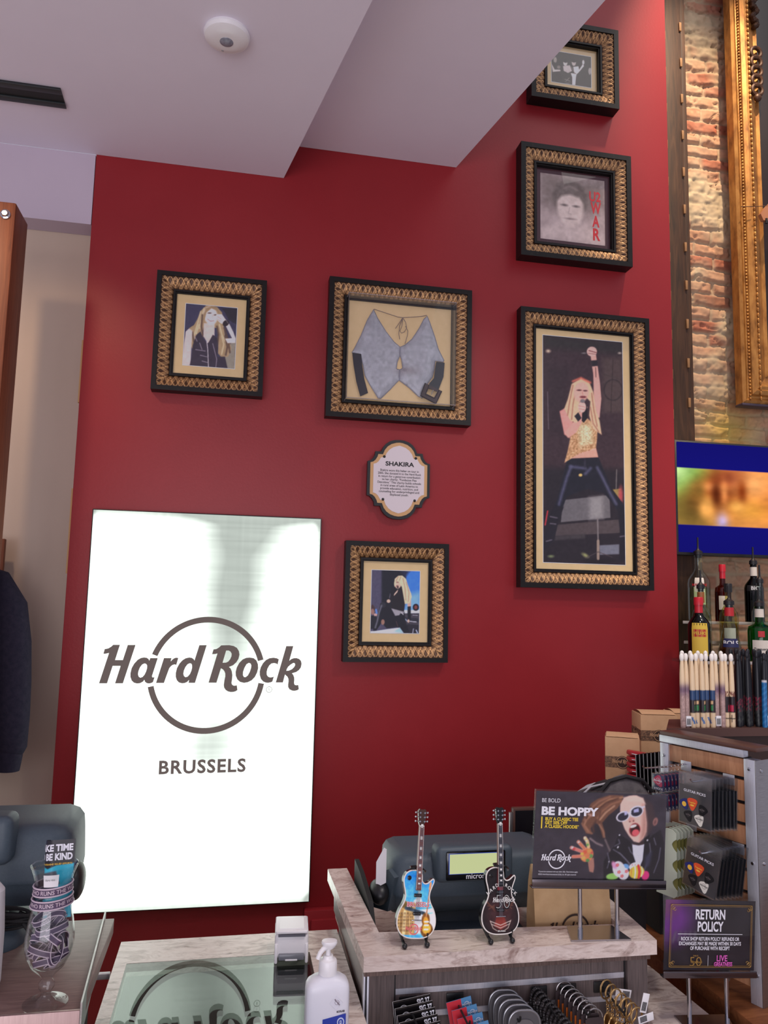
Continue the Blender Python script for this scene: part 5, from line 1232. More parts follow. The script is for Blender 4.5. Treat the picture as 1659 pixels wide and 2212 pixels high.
# wristbands piled inside
random.seed(21)
def loose_band():
    t = thing('wristband', '', 'wristband', (0, 0, 0))
    n = 40; b = MB(); b2 = MB()
    def rg(r, zz): return [(r*(1.15 if i % 2 == 9 else 1.0)*math.cos(2*PI*i/n)*1.25, r*math.sin(2*PI*i/n)*0.62, zz) for i in range(n)]
    b.loft([rg(0.0165, -0.0045), rg(0.018, -0.0045), rg(0.018, 0.0045), rg(0.0165, 0.0045)], cap=False); b.loft([rg(0.0165, 0.0045), rg(0.0165, -0.0045)], cap=False)
    b.build('band', M_plum, t)
    for zz in (-0.0042, 0.0042): b2.tube(rg(0.0178, zz), 0.0009, 5, True)
    b2.build('rim', M_lil, t)
    b = MB(); text(b, 'WHO RUNS', 0.0058, TR(0, -0.0118, -0.002) @ FACE, bold=0.015); b.build('lettering', M_lil, t)
    return t
lb = loose_band(); k = 0
levels = ['at the bottom of the pile', 'low in the pile', 'in the middle of the pile', 'high in the pile', 'at the top of the pile']
for L, (z, rad, cnt) in enumerate(((0.080, 0.012, 4), (0.098, 0.018, 5), (0.116, 0.018, 5), (0.134, 0.014, 4), (0.152, 0.009, 3))):
    for i in range(cnt):
        a = 2*PI*i/cnt+L*0.8-PI/2
        loc = (gx+rad*math.cos(a), gy+rad*math.sin(a), zt_+z*hs+random.uniform(-0.004, 0.004)); rot = (random.uniform(-0.9, 0.9), random.uniform(-0.9, 0.9), random.uniform(0, 6.28))
        lab = 'plum wristband inside the footed glass, '+levels[L]; grp = 'loose wristbands '+levels[L]
        if k == 0: lb.location = loc; lb.rotation_euler = rot; lb['label'] = lab; lb['group'] = grp
        else: dup(lb, loc, rot, lab, grp)
        k += 1
# the card standing in the glass
t = thing('leaflet', 'black and turquoise leaflet with white lettering standing in the footed glass', 'leaflet', (gx+0.006, gy+0.004, zt_+0.135))
pw_, ph_ = 0.072, 0.125
def curve(x): return -0.010*(x/0.025)**2
p = Paint(pw_, ph_, 90, [(0, 0), (100, 0), (100, 250), (0, 250)], (34, 32, 38))
p.poly('0,88 20,84 40,92 60,82 100,78 100,250 0,250', (44, 160, 184), 3).poly('0,110 60,100 70,140 30,190 0,180', (60, 66, 78), 4).noise(10, 20, 4)
o = p.build('sheet', M_print, t, 0.0, 1.5, None, -0.047, 0.0)
b = MB()
text(b, 'MAKE TIME', 0.0148, TR(-0.0105, -0.0012, 0.1075) @ FACE, bold=0.045, width=0.0650)
text(b, 'TO BE KIND', 0.0148, TR(-0.0105, -0.0012, 0.0930) @ FACE, bold=0.045, width=0.0650)
b.mi = 1; text(b, 'SUPPORT UKRAINE RELIEF EFFORTS', 0.004, TR(-0.0105, -0.0012, 0.0850) @ FACE, bold=0.02, width=0.0650)
l_ = b.build('lettering', [M_wink, M_yel], t)
for ob in (o, l_):
    for v in ob.data.vertices:
        x = v.co.x; off = v.co.y
        if x < -0.008:
            th = (-x-0.008)/0.016; v.co.x = -0.008-(0.016-off)*math.sin(th); v.co.y = 0.016-(0.016-off)*math.cos(th); v.co.z -= 0.004*(th/2.4)**1.3
t.rotation_euler = (R(-6), R(-1), R(4))

# ================================================================== sanitiser bottle and white reader
t = thing('pump_bottle', 'white sanitiser pump bottle with blue label at the counter edge', 'bottle', (0.2194, 1.615, zg))
t.scale = (0.92, 0.92, 0.92)
M_hdpe = mat('translucent_white_plastic', (228, 228, 236), 0.35); M_hd = mat('white_pump_plastic', (240, 238, 240), 0.3)
bsdf(M_hdpe).inputs['Subsurface Weight'].default_value = 0.3; bsdf(M_hdpe).inputs['Subsurface Radius'].default_value = (0.02, 0.02, 0.02); bsdf(M_hdpe).inputs['Subsurface Scale'].default_value = 0.5
def sq(hx, hy, z, e=0.5, n=32):
    out = []
    for i in range(n):
        a = 2*PI*i/n; c, s = math.cos(a), math.sin(a)
        out.append((hx*math.copysign(abs(c)**e, c), hy*math.copysign(abs(s)**e, s), z))
    return out
b = MB(); b.loft([sq(0.044, 0.026, 0.0), sq(0.047, 0.029, 0.006), sq(0.047, 0.029, 0.130), sq(0.046, 0.0285, 0.140), sq(0.042, 0.027, 0.148, 0.6), sq(0.033, 0.023, 0.155, 0.8), sq(0.021, 0.019, 0.159, 1.0), sq(0.019, 0.018, 0.164, 1.0)]); b.build('body', M_hdpe, t, 60)
b = MB(); b.lathe([(0.0, 0.160), (0.0195, 0.160), (0.0200, 0.162), (0.0195, 0.186), (0.0180, 0.189), (0.0140, 0.190), (0.0115, 0.192), (0.0105, 0.198), (0, 0.198)], 28); b.build('collar', M_hd, t)
b = MB(); b.lathe([(0, 0.196), (0.0056, 0.196), (0.0050, 0.200), (0.0056, 0.203), (0.0050, 0.206), (0.0056, 0.209), (0.0052, 0.214), (0, 0.214)], 18); b.build('piston', M_hd, t)
b = MB(); b.lathe([(0, 0.211), (0.0090, 0.211), (0.0150, 0.217), (0.0175, 0.223), (0.0165, 0.227), (0, 0.230)], 24, TR(0.002, 0, 0), 1.0, 0.8); b.build('pump_head', M_hd, t)
b = MB(); b.tube([(-0.004, -0.004, 0.216), (-0.012, -0.007, 0.213), (-0.019, -0.009, 0.206), (-0.024, -0.011, 0.195)], [0.0058, 0.0052, 0.0050, 0.0048], 14); b.build('spout', M_hd, t)
b = MB(); b.prism([(-0.012, 0.0), (0.0375, 0.0), (0.0375, 0.0905), (-0.012, 0.0815)], 0, 0.0006, TR(0, -0.0290, 0) @ FACE); o = b.build('label', mat('blue_label', (34, 58, 160), 0.4), t)
b = MB(); Lm = TR(0.0265, -0.0300, 0.0745) @ FACE
b.flat([[(0.0078*math.cos(q/28*2*PI), 0.0092*math.sin(q/28*2*PI)) for q in range(28)]], Lm); e1 = b.build('badge', mat('pale_blue_print', (196, 206, 232), 0.4), o)
b = MB(); b.torus(0.0044, 0.0012, Lm @ TR(0, 0, 0.0004) @ SC(1, 1.15, 0.3), 24, 6); b.flat([[(-0.004, 0.0008), (0.004, 0.0008), (0.004, -0.0006), (-0.004, -0.0006)]], Lm, 0.0005); b.build('emblem', bpy.data.materials['blue_label'], e1)
b = MB(); text(b, 'Spirigel', 0.0140, TR(-0.0095, -0.0299, 0.0535) @ FACE, bold=0.015, align='LEFT', sx=0.75); text(b, 'complete', 0.0140, TR(-0.0095, -0.0299, 0.0405) @ FACE, bold=0.015, align='LEFT', sx=0.75); b.build('lettering', M_wink, o)
b = MB(); text(b, 'ECOLAB', 0.0050, TR(0.0262, -0.0290, 0.0935) @ FACE @ RZ(R(4)), bold=0.05, width=0.017); b.build('brand_mark', M_ink, t)
b = MB(); b.prism([(-0.014, 0), (0.0, 0.014), (0.014, 0), (0, -0.014)], 0, 0.0004, TR(0.016, -0.0288, 0.1125) @ FACE); o = b.build('sticker', mat('clear_sticker', (222, 222, 232), 0.2), t)
b = MB(); logo(b, 0.0048, TR(0.0180, -0.0297, 0.1135) @ FACE @ RZ(R(-48))); b.build('emblem', mat('plum_ink', (92, 56, 76), 0.5), o)

t = thing('card_box', 'small white box with drawer slot on the back marble of glass counter', 'box', (0.1826, 2.029, zg), R(-4))
t.scale = (0.92, 0.92, 0.92)
b = MB(); b.box(-0.045, 0.045, -0.030, 0.075, 0.012, 0.074, 0.010, seg=3); b.box(-0.045, -0.036, -0.034, 0.070, 0.0, 0.05, 0.004); b.box(0.036, 0.045, -0.034, 0.070, 0.0, 0.05, 0.004); b.build('body', M_hd, t)
b = MB(); b.box(-0.044, 0.044, -0.032, 0.072, 0.074, 0.082, 0.006, seg=3); b.box(-0.033, 0.033, -0.018, 0.055, 0.082, 0.0835); o = b.build('lid', M_hd, t)
MB().box(-0.036, 0.036, -0.0335, -0.030, 0.068, 0.0735).build('gap_strip', mat('grey_gap', (96, 96, 106), 0.5), t)
b = MB(); b.box(-0.034, 0.034, -0.038, -0.028, 0.010, 0.026, 0.003); d = b.build('drawer', mat('grey_clear_drawer', (120, 122, 130), 0.25), t)
MB().box(-0.016, 0.016, -0.0395, -0.0375, 0.010, 0.014, 0.001).build('handle', M_hd, d)

# ================================================================== guitars on their little stands
def smooth(pts, n=5):
    out = []; N = len(pts)
    for i in range(N):
        p0, p1, p2, p3 = (Vector((*pts[(i+k-1) % N], 0)) for k in range(4))
        for j in range(n):
            u = j/n
            q = 0.5*((2*p1)+(p2-p0)*u+(2*p0-5*p1+4*p2-p3)*u*u+(3*p1-p0-3*p2+p3)*u**3)
            out.append((q.x, q.y))
    return out
GB = smooth([(0, 0), (.14, .010), (.25, .065), (.31, .165), (.317, .285), (.285, .40), (.228, .50), (.200, .585), (.205, .665), (.235, .745), (.266, .825), (.252, .862), (.215, .838), (.165, .800), (.11, .790), (.068, .830), (.055, .93), (.0, .955), (-.055, .985), (-.14, .975), (-.205, .935), (-.238, .865), (-.236, .785), (-.212, .69), (-.198, .595), (-.226, .5), (-.283, .4), (-.317, .285), (-.31, .165), (-.25, .065), (-.14, .010)])
GH = 0.158
M_bind = mat('white_binding', (232, 226, 220), 0.3); M_gblk = mat('black_gloss', (20, 18, 20), 0.15); M_rose = mat('rosewood', (120, 72, 66), 0.45)
M_pearl = mat('pearl_inlay', (222, 220, 216), 0.25)
def guitar(label, x, y, lean, fret_col, head_col, paint):
    t = thing('miniature_guitar', label, 'miniature guitar', (x, y, zl+0.016), 0, 'miniature guitars on stands', (R(-9), R(lean), R(3)))
    t.scale = (0.905, 0.905, 0.905)
    out = [(px*GH, pz*GH) for px, pz in GB]
    b = MB(); b.prism(out, -0.010, 0.0105, FACE); b.build('body', M_gblk, t)
    b = MB(); b.tube([(px, -0.0100, pz) for px, pz in out], 0.0017, 8, True); b.build('binding', M_bind, t)
    p = Paint(0.110, 0.160, 110, [(-0.055/GH, 0.160/GH), (0.055/GH, 0.160/GH), (0.055/GH, 0), (-0.055/GH, 0)], (50, 50, 50))
    paint(p)
    keep = p.inside(GB)
    p.build('printed_top', M_print, t, -0.0111, 1.75, keep, -0.055, 0.0)
    nz0, nz1 = 0.122, 0.262
    b = MB(); b.prism([(-0.0068, nz0-0.012), (0.0068, nz0-0.012), (0.0054, nz1), (-0.0054, nz1)], 0.006, 0.0165, FACE); nk = b.build('neck', M_rose, t)
    b = MB(); b.prism([(-0.0064, nz0-0.010), (0.0064, nz0-0.010), (0.0050, nz1), (-0.0050, nz1)], 0.0165, 0.0180, FACE); fb = b.build('fretboard', fret_col, t)
    b = MB()
    for s in (-1, 1): b.tube([(s*0.0066, -0.0172, nz0-0.010), (s*0.0053, -0.0172, nz1)], 0.0007, 5)
    b.build('neck_binding', M_bind, t)
    b = MB(); b2 = MB(); z = nz0-0.004; st = 0.0052; i = 0
    while z < nz1-0.006:
        b.box(-0.0060, 0.0060, -0.0186, -0.0178, z-0.0003, z+0.0003)
        if i % 2 == 1: b2.box(-0.0030, 0.0030, -0.0184, -0.0179, z+st*0.25, z+st*0.85)
        z += st; st *= 1.075; i += 1
    b.build('frets', M_chrome, fb); b2.build('inlays', M_pearl, fb)
    hd = [(-0.0055, nz1), (0.0055, nz1), (0.0085, nz1+0.008), (0.0112, nz1+0.036), (0.0070, nz1+0.041), (0.002, nz1+0.0385), (0.0, nz1+0.040), (-0.002, nz1+0.0385), (-0.0070, nz1+0.041), (-0.0112, nz1+0.036), (-0.0085, nz1+0.008)]
    b = MB(); b.prism(hd, 0.007, 0.0150, FACE); b.build('headstock', head_col, t)
    b = MB(); b.box(-0.0058, 0.0058, -0.0185, -0.0150, nz1-0.001, nz1+0.0015); b.build('nut', M_pearl, t)
    for s in (-1, 1):
        for i in range(3):
            zz = nz1+0.011+i*0.0105
            b = MB(); b.cyl((s*0.0060, -0.0150, zz), (s*0.0060, -0.0185, zz), 0.0022, n=10); b.cyl((s*0.008, -0.0105, zz), (s*0.0150, -0.0105, zz), 0.0009, n=8); b.sphere((s*0.0160, -0.0105, zz), 0.0024, 0.0020, 0.0030, 10); b.build('tuning_peg', M_chrome, t)
    for zz, w_ in ((0.098, 0.016), (0.056, 0.016)):
        b = MB(); b.box(-w_/2-0.002, w_/2+0.002, -0.0140, -0.0108, zz-0.004, zz+0.004, 0.0008); o = b.build('pickup', M_gblk, t)
        b = MB()
        for q in range(6): b.cyl((-w_/2+0.0015+q*(w_-0.003)/5, -0.0140, zz), (-w_/2+0.0015+q*(w_-0.003)/5, -0.0146, zz), 0.0007, n=8)
        b.build('pole_pieces', M_chrome, o)
    b = MB(); b.box(-0.013, 0.013, -0.0150, -0.0110, 0.040, 0.0425, 0.0006); b.build('bridge', M_chrome, t)
    b = MB()
    for q in range(6):
        xx = -0.0045+q*0.0018; b.tube([(xx, -0.0156, 0.041), (xx*0.8, -0.0200, nz1)], 0.00022, 4)
    b.build('strings', M_chrome, t)
    b = MB(); b.lathe([(0, 0), (0.0055, 0), (0.0055, 0.001), (0.0028, 0.002), (0.0024, 0.004), (0, 0.0045)], 18, TR(-0.0245, -0.0110, 0.138) @ RX(PI/2)); b.build('switch', M_gblk, t)
    return t
def paint_city(p):
    # body units: x -0.35..0.35, y 0..1
    p.c[:] = (70, 156, 214)
    p.poly('-0.4,1.02 0.4,1.02 0.4,0.75 -0.4,0.80', (30, 118, 196), 0.2)
    p.poly('-0.12,0.45 0.0,0.62 0.02,0.80 0.045,0.62 0.12,0.45', (176, 186, 180), 0.03)
    p.poly('-0.34,0.50 -0.20,0.53 -0.02,0.50 -0.02,0.05 -0.34,0.05', (176, 146, 92), 0.02).poly('-0.34,0.54 -0.25,0.56 -0.06,0.47 -0.10,0.40 -0.30,0.44', (104, 84, 46), 0.03)
    p.poly('-0.05,0.40 0.34,0.44 0.34,0.10 0.0,0.06', (214, 224, 232), 0.04)
    for i, (x_, w_, h_, c_) in enumerate(((-0.30, 0.05, 0.40, (198, 166, 104)), (-0.25, 0.05, 0.44, (150, 116, 66)), (-0.20, 0.05, 0.41, (206, 180, 128)), (-0.145, 0.06, 0.38, (164, 130, 80)), (-0.085, 0.06, 0.36, (190, 156, 100)))):
        p.poly([(x_-w_/2, 0.05), (x_-w_/2, h_-0.04), (x_, h_), (x_+w_/2, h_-0.04), (x_+w_/2, 0.05)], c_, 0.008)
        for q in range(6):
            for s_ in (-1, 1): p.line([(x_+s_*w_*0.22, 0.10+q*0.048), (x_+s_*w_*0.22, 0.125+q*0.048)], 0.012, (84, 64, 44), 0.008)
    p.line('-0.18,0.43 -0.05,0.40 0.12,0.36', 0.05, (46, 60, 74), 0.02)
    for i in range(5): p.line([(0.14, 0.30+i*0.05), (0.26, 0.32+i*0.05)], 0.02, (120, 190, 230) if i % 2 else (240, 246, 250), 0.01)
    p.ell(0.18, 0.12, 0.105, 0.11, (96, 60, 22), 0, 0.02).ell(0.155, 0.27, 0.07, 0.10, (110, 66, 24), 0, 0.02).ell(0.175, 0.14, 0.07, 0.075, (222, 160, 60), 0, 0.03).ell(0.155, 0.25, 0.04, 0.06, (206, 140, 50), 0, 0.02)
    p.line('0.16,0.32 0.20,0.72', 0.022, (170, 120, 84), 0.008).line('0.20,0.72 0.21,0.80', 0.036, (200, 130, 84), 0.01)
    for zz in (0.24, 0.19, 0.13): p.line([(0.14, zz), (0.20, zz)], 0.022, (232, 226, 210), 0.006)
    p.noise(26, 0.03, 3)
def paint_black(p):
    p.c[:] = (24, 20, 22)
    p.ell(0, 0.30, 0.24, 0.28, (52, 30, 32), 0, 0.2)
    p.poly('-0.04,0.98 0.04,0.98 0.05,0.70 0.04,0.60 -0.04,0.60 -0.05,0.70', (120, 34, 42), 0.03).poly('-0.07,0.26 0.07,0.26 0.11,0.12 0.0,0.06 -0.11,0.12', (112, 44, 38), 0.03)
    for s in (-1, 1):
        for i in range(4): p.line([(s*0.10, 0.34+i*0.03), (s*(0.26-i*0.02), 0.52-i*0.05)], 0.014, (82, 52, 42), 0.01)
        p.line([(s*0.18, 0.20), (s*0.13, 0.09), (s*0.06, 0.05)], 0.010, (176, 160, 146), 0.006)
    p.line('-0.17,0.19 0,0.13 0.17,0.19', 0.010, (190, 180, 170), 0.006).line('-0.16,0.15 0,0.09 0.16,0.15', 0.010, (176, 166, 158), 0.006)
    p.noise(8, 0.05, 5)
g1 = guitar('small sky blue printed guitar with city picture, left of two on the counter', 0.4395, 1.796, 5.2, M_rose, mat('brown_headstock', (70, 44, 36), 0.2), paint_city)
b = MB(); text(b, 'BRUSSELS', 0.0155, TR(0.002, -0.0128, 0.0720) @ FACE, bold=0.05, width=0.060); b.build('lettering', M_wink, g1)
b = MB(); text(b, 'BRUSSELS', 0.0150, TR(0.002, -0.0133, 0.0724) @ FACE, bold=0.0, width=0.058); b.build('lettering', M_redink, g1)
b = MB(); logo(b, 0.0125, TR(-0.006, -0.0128, 0.0205) @ FACE, fat=0.1); b.build('emblem', mat('coral_ink', (232, 110, 116), 0.4), g1)
g2 = guitar('small black guitar with white emblem print, right of two on the counter', 0.6395, 1.790, 2.8, M_gblk, M_gblk, paint_black)
b = MB(); Lg = TR(0.002, -0.0128, 0.066) @ FACE
b.mi = 1; text(b, '50', 0.052, Lg @ TR(0.004, -0.008, 0), bold=0.01, width=0.042)
b.mi = 0; text(b, '50', 0.048, Lg @ TR(0.004, -0.0065, 0.0003), bold=-0.03, width=0.037)
b.mi = 2; text(b, '50', 0.046, Lg @ TR(0.004, -0.0058, 0.0005), bold=-0.045, width=0.035)
b.mi = 0; logo(b, 0.0180, Lg @ TR(0.008, 0.011, 0.0008), ring=False, fat=0.0)
for i, ch in enumerate('HARD'): text(b, ch, 0.0115, Lg @ TR(-0.034+i*0.0078, 0.0275+i*0.0056, 0) @ RZ(R(34-i*6)), bold=0.02)
for i, ch in enumerate('ROCK'): text(b, ch, 0.0115, Lg @ TR(0.013+i*0.0078, 0.0440-i*0.0062, 0) @ RZ(R(-20-i*7)), bold=0.02)
text(b, 'BRUSSELS', 0.0050, Lg @ TR(0, -0.0600, 0), bold=0.02)
b.build('lettering', [M_pearl, M_gblk, mat('dark_bronze_ink', (60, 44, 42), 0.3)], g2)
def g_stand(label, x, y, rz):
    t = thing('guitar_stand', label, 'stand', (x, y, zl), R(rz), 'little black guitar stands')
    for s in (-1, 1):
        b = MB(); b.tube([(s*0.026, -0.034, 0.007), (s*0.027, -0.010, 0.012), (s*0.028, 0.020, 0.020), (s*0.020, 0.030, 0.030)], 0.0035, 10); b.sphere((s*0.026, -0.034, 0.0062), 0.0062, 0.0072, 0.0062, 12); b.build('foot', M_blk, t)
        b = MB(); b.tube([(s*0.028, -0.020, 0.010), (s*0.030, -0.023, 0.026)], 0.0026, 8); b.build('peg', M_blk, t)
    b = MB(); b.tube([(0, 0.033, 0.0), (0, 0.034, 0.03), (0.006, 0.026, 0.10), (0.010, 0.020, 0.158)], 0.0030, 8); b.tube([(-0.022, 0.030, 0.029), (0.022, 0.030, 0.029)], 0.003, 8); b.build('upright', M_blk, t)
    b = MB(); b.tube([(0.000, 0.014, 0.158), (0.026, 0.014, 0.153), (0.029, 0.004, 0.151), (0.024, -0.008, 0.152)], 0.0026, 8); b.tube([(0.010, 0.020, 0.158), (-0.004, 0.012, 0.160), (-0.006, -0.002, 0.161), (0.000, -0.010, 0.163)], 0.0026, 8); b.build('neck_clamp', M_blk, t)
    return t
g_stand('black stand holding the sky blue guitar', 0.4395, 1.812, 0)
g_stand('black stand holding the black guitar', 0.6395, 1.806, 0)
# ================================================================== signs on stands
M_acedge = clear('sign_acrylic', (0.97, 0.98, 0.985), 1.4)
# ---- the promotion sign
PW, PH = 0.341, 0.208
def hoppy_print(t, sh):
    p = Paint(PW, PH, 250, [(40, 45), (1585, 122), (1637, 1200), (61, 1111)], (54, 48, 58))
    p.noise(9, 70, 2)
    p.poly('800,330 1060,300 1080,520 900,700 700,560', (42, 37, 44), 120)
    hair = '1060,118 900,108 760,150 680,205 640,290 590,400 596,470 650,560 720,572 700,500 740,430 800,470 850,620 875,560 830,440 900,350 1000,270 1040,200'
    p.poly(hair, (112, 74, 58), 14)
    for q, c in (('1050,140 900,160 780,240 700,330', (172, 124, 94)), ('1040,180 920,220 820,300 760,400', (150, 102, 78)), ('900,130 780,180 700,250 650,340 620,400', (150, 104, 82)), ('700,330 640,400 620,460 680,540', (170, 120, 94)), ('760,400 720,480 740,540', (84, 54, 46)), ('800,300 790,400 830,520 860,600', (96, 62, 50)), ('960,240 860,320 800,400', (190, 146, 116)), ('1000,150 860,200 760,290', (84, 54, 44)), ('680,250 650,330 640,380', (84, 54, 44)), ('660,330 700,350', (196, 160, 150)), ('590,440 660,540 720,560', (146, 100, 78)), ('800,460 850,540 870,610', (160, 116, 92)), ('700,620 780,680 850,710', (150, 130, 130)), ('880,640 930,740 960,800', (120, 104, 104))):
        p.line(q, 18, c, 20)
    p.poly('1300,150 1420,220 1480,420 1420,560 1330,640 1300,400', (66, 52, 56), 40)
    p.ell(1472, 440, 30, 50, (150, 104, 98), 10, 12).ell(1470, 445, 14, 28, (110, 72, 72), 10, 10)
    face = '1065,150 1130,122 1220,118 1300,160 1330,240 1345,330 1368,450 1372,560 1340,640 1290,690 1225,672 1160,600 1105,520 1065,430 1035,320 1030,220'
    p.poly(face, (224, 184, 170), 10).poly('1300,200 1345,330 1372,480 1368,600 1300,680 1310,500', (186, 138, 126), 50)
    p.poly('1060,140 1180,118 1300,150 1340,230 1250,190 1120,190', (228, 190, 176), 20)
    p.ell(1180, 412, 40, 30, (206, 156, 144), 10, 16).ell(1160, 432, 10, 8, (120, 70, 66), 0, 6).ell(1205, 425, 10, 8, (120, 70, 66), 0, 6)
    for cx, cy, rx, ry in ((1072, 368, 82, 62), (1232, 312, 86, 68)):
        p.ell(cx, cy, rx, ry, (214, 208, 218), -18, 6).ell(cx+2, cy+2, rx-17, ry-15, (44, 42, 56), -18, 6)
    p.poly('1085,310 1120,305 1120,350 1090,355', (180, 178, 214), 8).poly('1195,290 1255,270 1262,318 1200,326', (170, 170, 210), 8)
    p.line('1130,330 1165,320', 16, (210, 204, 214)).line('1295,262 1320,258', 22, (206, 200, 210))
    p.ell(1228, 530, 66, 80, (110, 34, 42), -10, 8).ell(1236, 540, 52, 66, (52, 16, 22), -10, 8).ell(1240, 566, 44, 40, (222, 92, 100), -10, 8).ell(1205, 488, 44, 18, (238, 228, 218), -14, 6)
    a = np.linspace(0, 2*PI, 24); p.line([(1228+68*math.cos(q), 532+82*math.sin(q)) for q in a], 7, (206, 130, 124), 6)
    p.poly('1035,570 1160,650 1210,704 1290,712 1350,690 1450,600 1545,540 1600,700 1640,1210 900,1180 880,900 1000,700', (30, 28, 36), 6)
    p.poly('1350,640 1420,590 1400,680 1360,700', (24, 20, 26), 8)
    for q in ('1000,720 1060,690 1040,640', '985,760 1080,820 1160,900 1220,990', '1060,800 1120,860 1200,940', '1420,700 1440,800 1400,960 1380,1040', '1560,760 1550,900 1500,1060', '1470,640 1500,720', '920,800 950,900 930,980', '1250,840 1200,800 1170,740'):
        p.line(q, 10, (110, 106, 122), 12)
    p.poly('1380,860 1460,800 1440,960 1390,1010', (54, 54, 74), 40).ell(1048, 590, 10, 10, (210, 206, 214)).ell(1392, 662, 10, 12, (210, 206, 214)).ell(945, 905, 8, 8, (190, 186, 196)).ell(1040, 735, 9, 14, (220, 216, 224), 30)
    p.poly('1208,700 1290,712 1356,706 1352,900 1320,985 1270,930 1230,830', (206, 204, 218), 6).poly('1208,690 1300,690 1340,670 1350,712 1290,722 1215,708', (56, 40, 44), 8)
    p.poly('690,880 760,850 775,960 768,1030 720,1015', (168, 118, 104), 8)
    p.ell(675, 812, 78, 86, (218, 128, 84), 10, 8)
    for q, c in (('610,770 490,722', (212, 120, 110)), ('640,735 565,655', (206, 120, 92)), ('690,720 668,650 640,612', (222, 190, 130)), ('605,828 515,830', (216, 122, 100))):
        p.line(q, 40, (222, 170, 150), 8).line(q, 30, c, 10)
    for x, y, r_, c in ((690, 880, 22, (84, 140, 80)), (722, 830, 26, (96, 150, 84)), (650, 780, 26, (222, 96, 70)), (700, 770, 24, (224, 150, 84)), (640, 850, 24, (226, 170, 90)), (675, 695, 16, (110, 164, 84)), (660, 650, 12, (226, 214, 200)), (620, 800, 20, (232, 180, 80)), (735, 790, 16, (196, 90, 80)), (500, 722, 14, (236, 220, 224)), (570, 660, 12, (230, 210, 210)), (640, 612, 10, (232, 220, 216)), (520, 740, 18, (196, 70, 76)), (700, 830, 16, (222, 120, 90))):
        p.ell(x, y, r_, r_*0.9, c, 0, 10)
    p.ell(1000, 1085, 76, 40, (146, 196, 100), 0, 8).ell(1400, 1090, 46, 56, (214, 52, 120), 0, 8).ell(1150, 975, 44, 36, (110, 160, 220), 20, 8)
    p.ell(1262, 975, 70, 50, (230, 220, 226), -10, 6).ell(1070, 1000, 72, 100, (228, 216, 226), -22, 6).ell(1135, 1060, 62, 74, (232, 222, 228), 0, 6)
    p.ell(1012, 950, 26, 50, (230, 150, 190), -30, 20)
    for x, y in ((1075, 1035), (1165, 1030), (1050, 950), (1115, 1085)):
        for q in range(5): p.ell(x+14*math.cos(q*1.26), y+14*math.sin(q*1.26), 8, 8, (206, 74, 90), 0, 5)
        p.ell(x, y, 5, 5, (236, 190, 80), 0, 4)
    p.ell(1290, 1045, 92, 78, (226, 190, 72), -8, 6).line('1262,970 1275,1040 1270,1115', 16, (236, 226, 214), 5).line('1305,968 1325,1040 1320,1115', 30, (206, 52, 56), 6).line('1345,980 1362,1040 1352,1100', 10, (236, 226, 214), 5).line('1225,1000 1225,1090', 8, (206, 120, 60), 5)
    for x in (1230, 1265, 1300): p.ell(x, 955, 6, 6, (206, 80, 60), 0, 4)
    p.noise(7, 9, 12)
    o = p.build('printed_sheet', M_print, t, -0.0005, 1.38, None, -PW/2, 0.094)
    o.data.transform(sh); return o
def hoppy_text(t, sh):
    def U(u, v): return sh @ TR(-PW/2+u*PW, -0.0046, 0.094+(1-v)*PH) @ FACE
    b = MB()
    text(b, 'BE BOLD', 0.0130, U(0.038, 0.118), bold=0.0, align='LEFT', width=0.0465)
    text(b, 'BE HOPPY', 0.0255, U(0.038, 0.255), bold=0.045, align='LEFT', width=0.146)
    logo(b, 0.0222, U(0.170, 0.742), fat=0.02)
    text(b, '*Cannot be combined with any other offer. Restrictions apply.', 0.0048, U(0.038, 0.885), align='LEFT', width=0.100)
    text(b, '©2022 Hard Rock International (USA), Inc. All rights reserved.', 0.0048, U(0.038, 0.915), align='LEFT', width=0.096)
    b.mi = 1
    for i, (s, w_) in enumerate((('BUY A CLASSIC TEE', 0.0840), ('GET 50% OFF', 0.0565), ('A CLASSIC HOODIE*', 0.0875))):
        text(b, s, 0.0102, U(0.070, 0.318+i*0.041), bold=0.03, align='LEFT', width=w_)
    b.flat([[(0, 0), (0.0030, 0), (0.0030, 0.0270), (0, 0.0270)]], U(0.041, 0.408))
    b.build('lettering', [M_wink, mat('yellow_ink', (236, 206, 60), 0.5)], t)
def promo():
    t = thing('promotion_sign', 'dark promotion sign with shouting child in white sunglasses on two chrome poles', 'sign', (0.8870, 1.795, 1.0))
    sh = Matrix(((1, 0, 0, 0), (0, 1, 0, 0), (-0.070, 0, 1, 0), (0, 0, 0, 1)))
    rollm = RY(R(3.2))     # the sheet stands a little crooked in its rail
    sh = rollm
    b = MB(); b.box(-PW/2-0.003, PW/2+0.003, -0.0045, -0.0030, 0.088, 0.094+PH+0.004); b.box(-PW/2-0.003, PW/2+0.003, 0.0012, 0.0025, 0.088, 0.094+PH+0.004); b.bm.transform(sh); b.build('acrylic_holder', M_acedge, t, 0)
    hoppy_print(t, sh); hoppy_text(t, sh)
    b = MB(); b.box(-PW/2-0.002, PW/2+0.002, -0.008, -0.005, 0.085, 0.103, 0.001); b.box(-PW/2-0.002, PW/2+0.002, -0.008, 0.008, 0.082, 0.086, 0.001); b.bm.transform(sh); b.build('metal_rail', mat('dark_chrome', (104, 96, 100), 0.2, 0.9), t)
    for x in (-0.044, 0.051):
        b = MB(); b.cyl((x, 0.0, -0.016), (x, 0.0, 0.084-0.056*x), 0.0052, n=16); b.cyl((x, 0.0, -0.016), (x, 0.0, -0.004), 0.0064, n=16); b.build('pole', M_chrome, t)
    b = MB(); b.prism([(-0.060, 0.040), (0.052, 0.028), (0.060, -0.050), (-0.083, -0.036)], -0.0195, -0.016); b.build('base_plate', M_chrome, t)
promo()
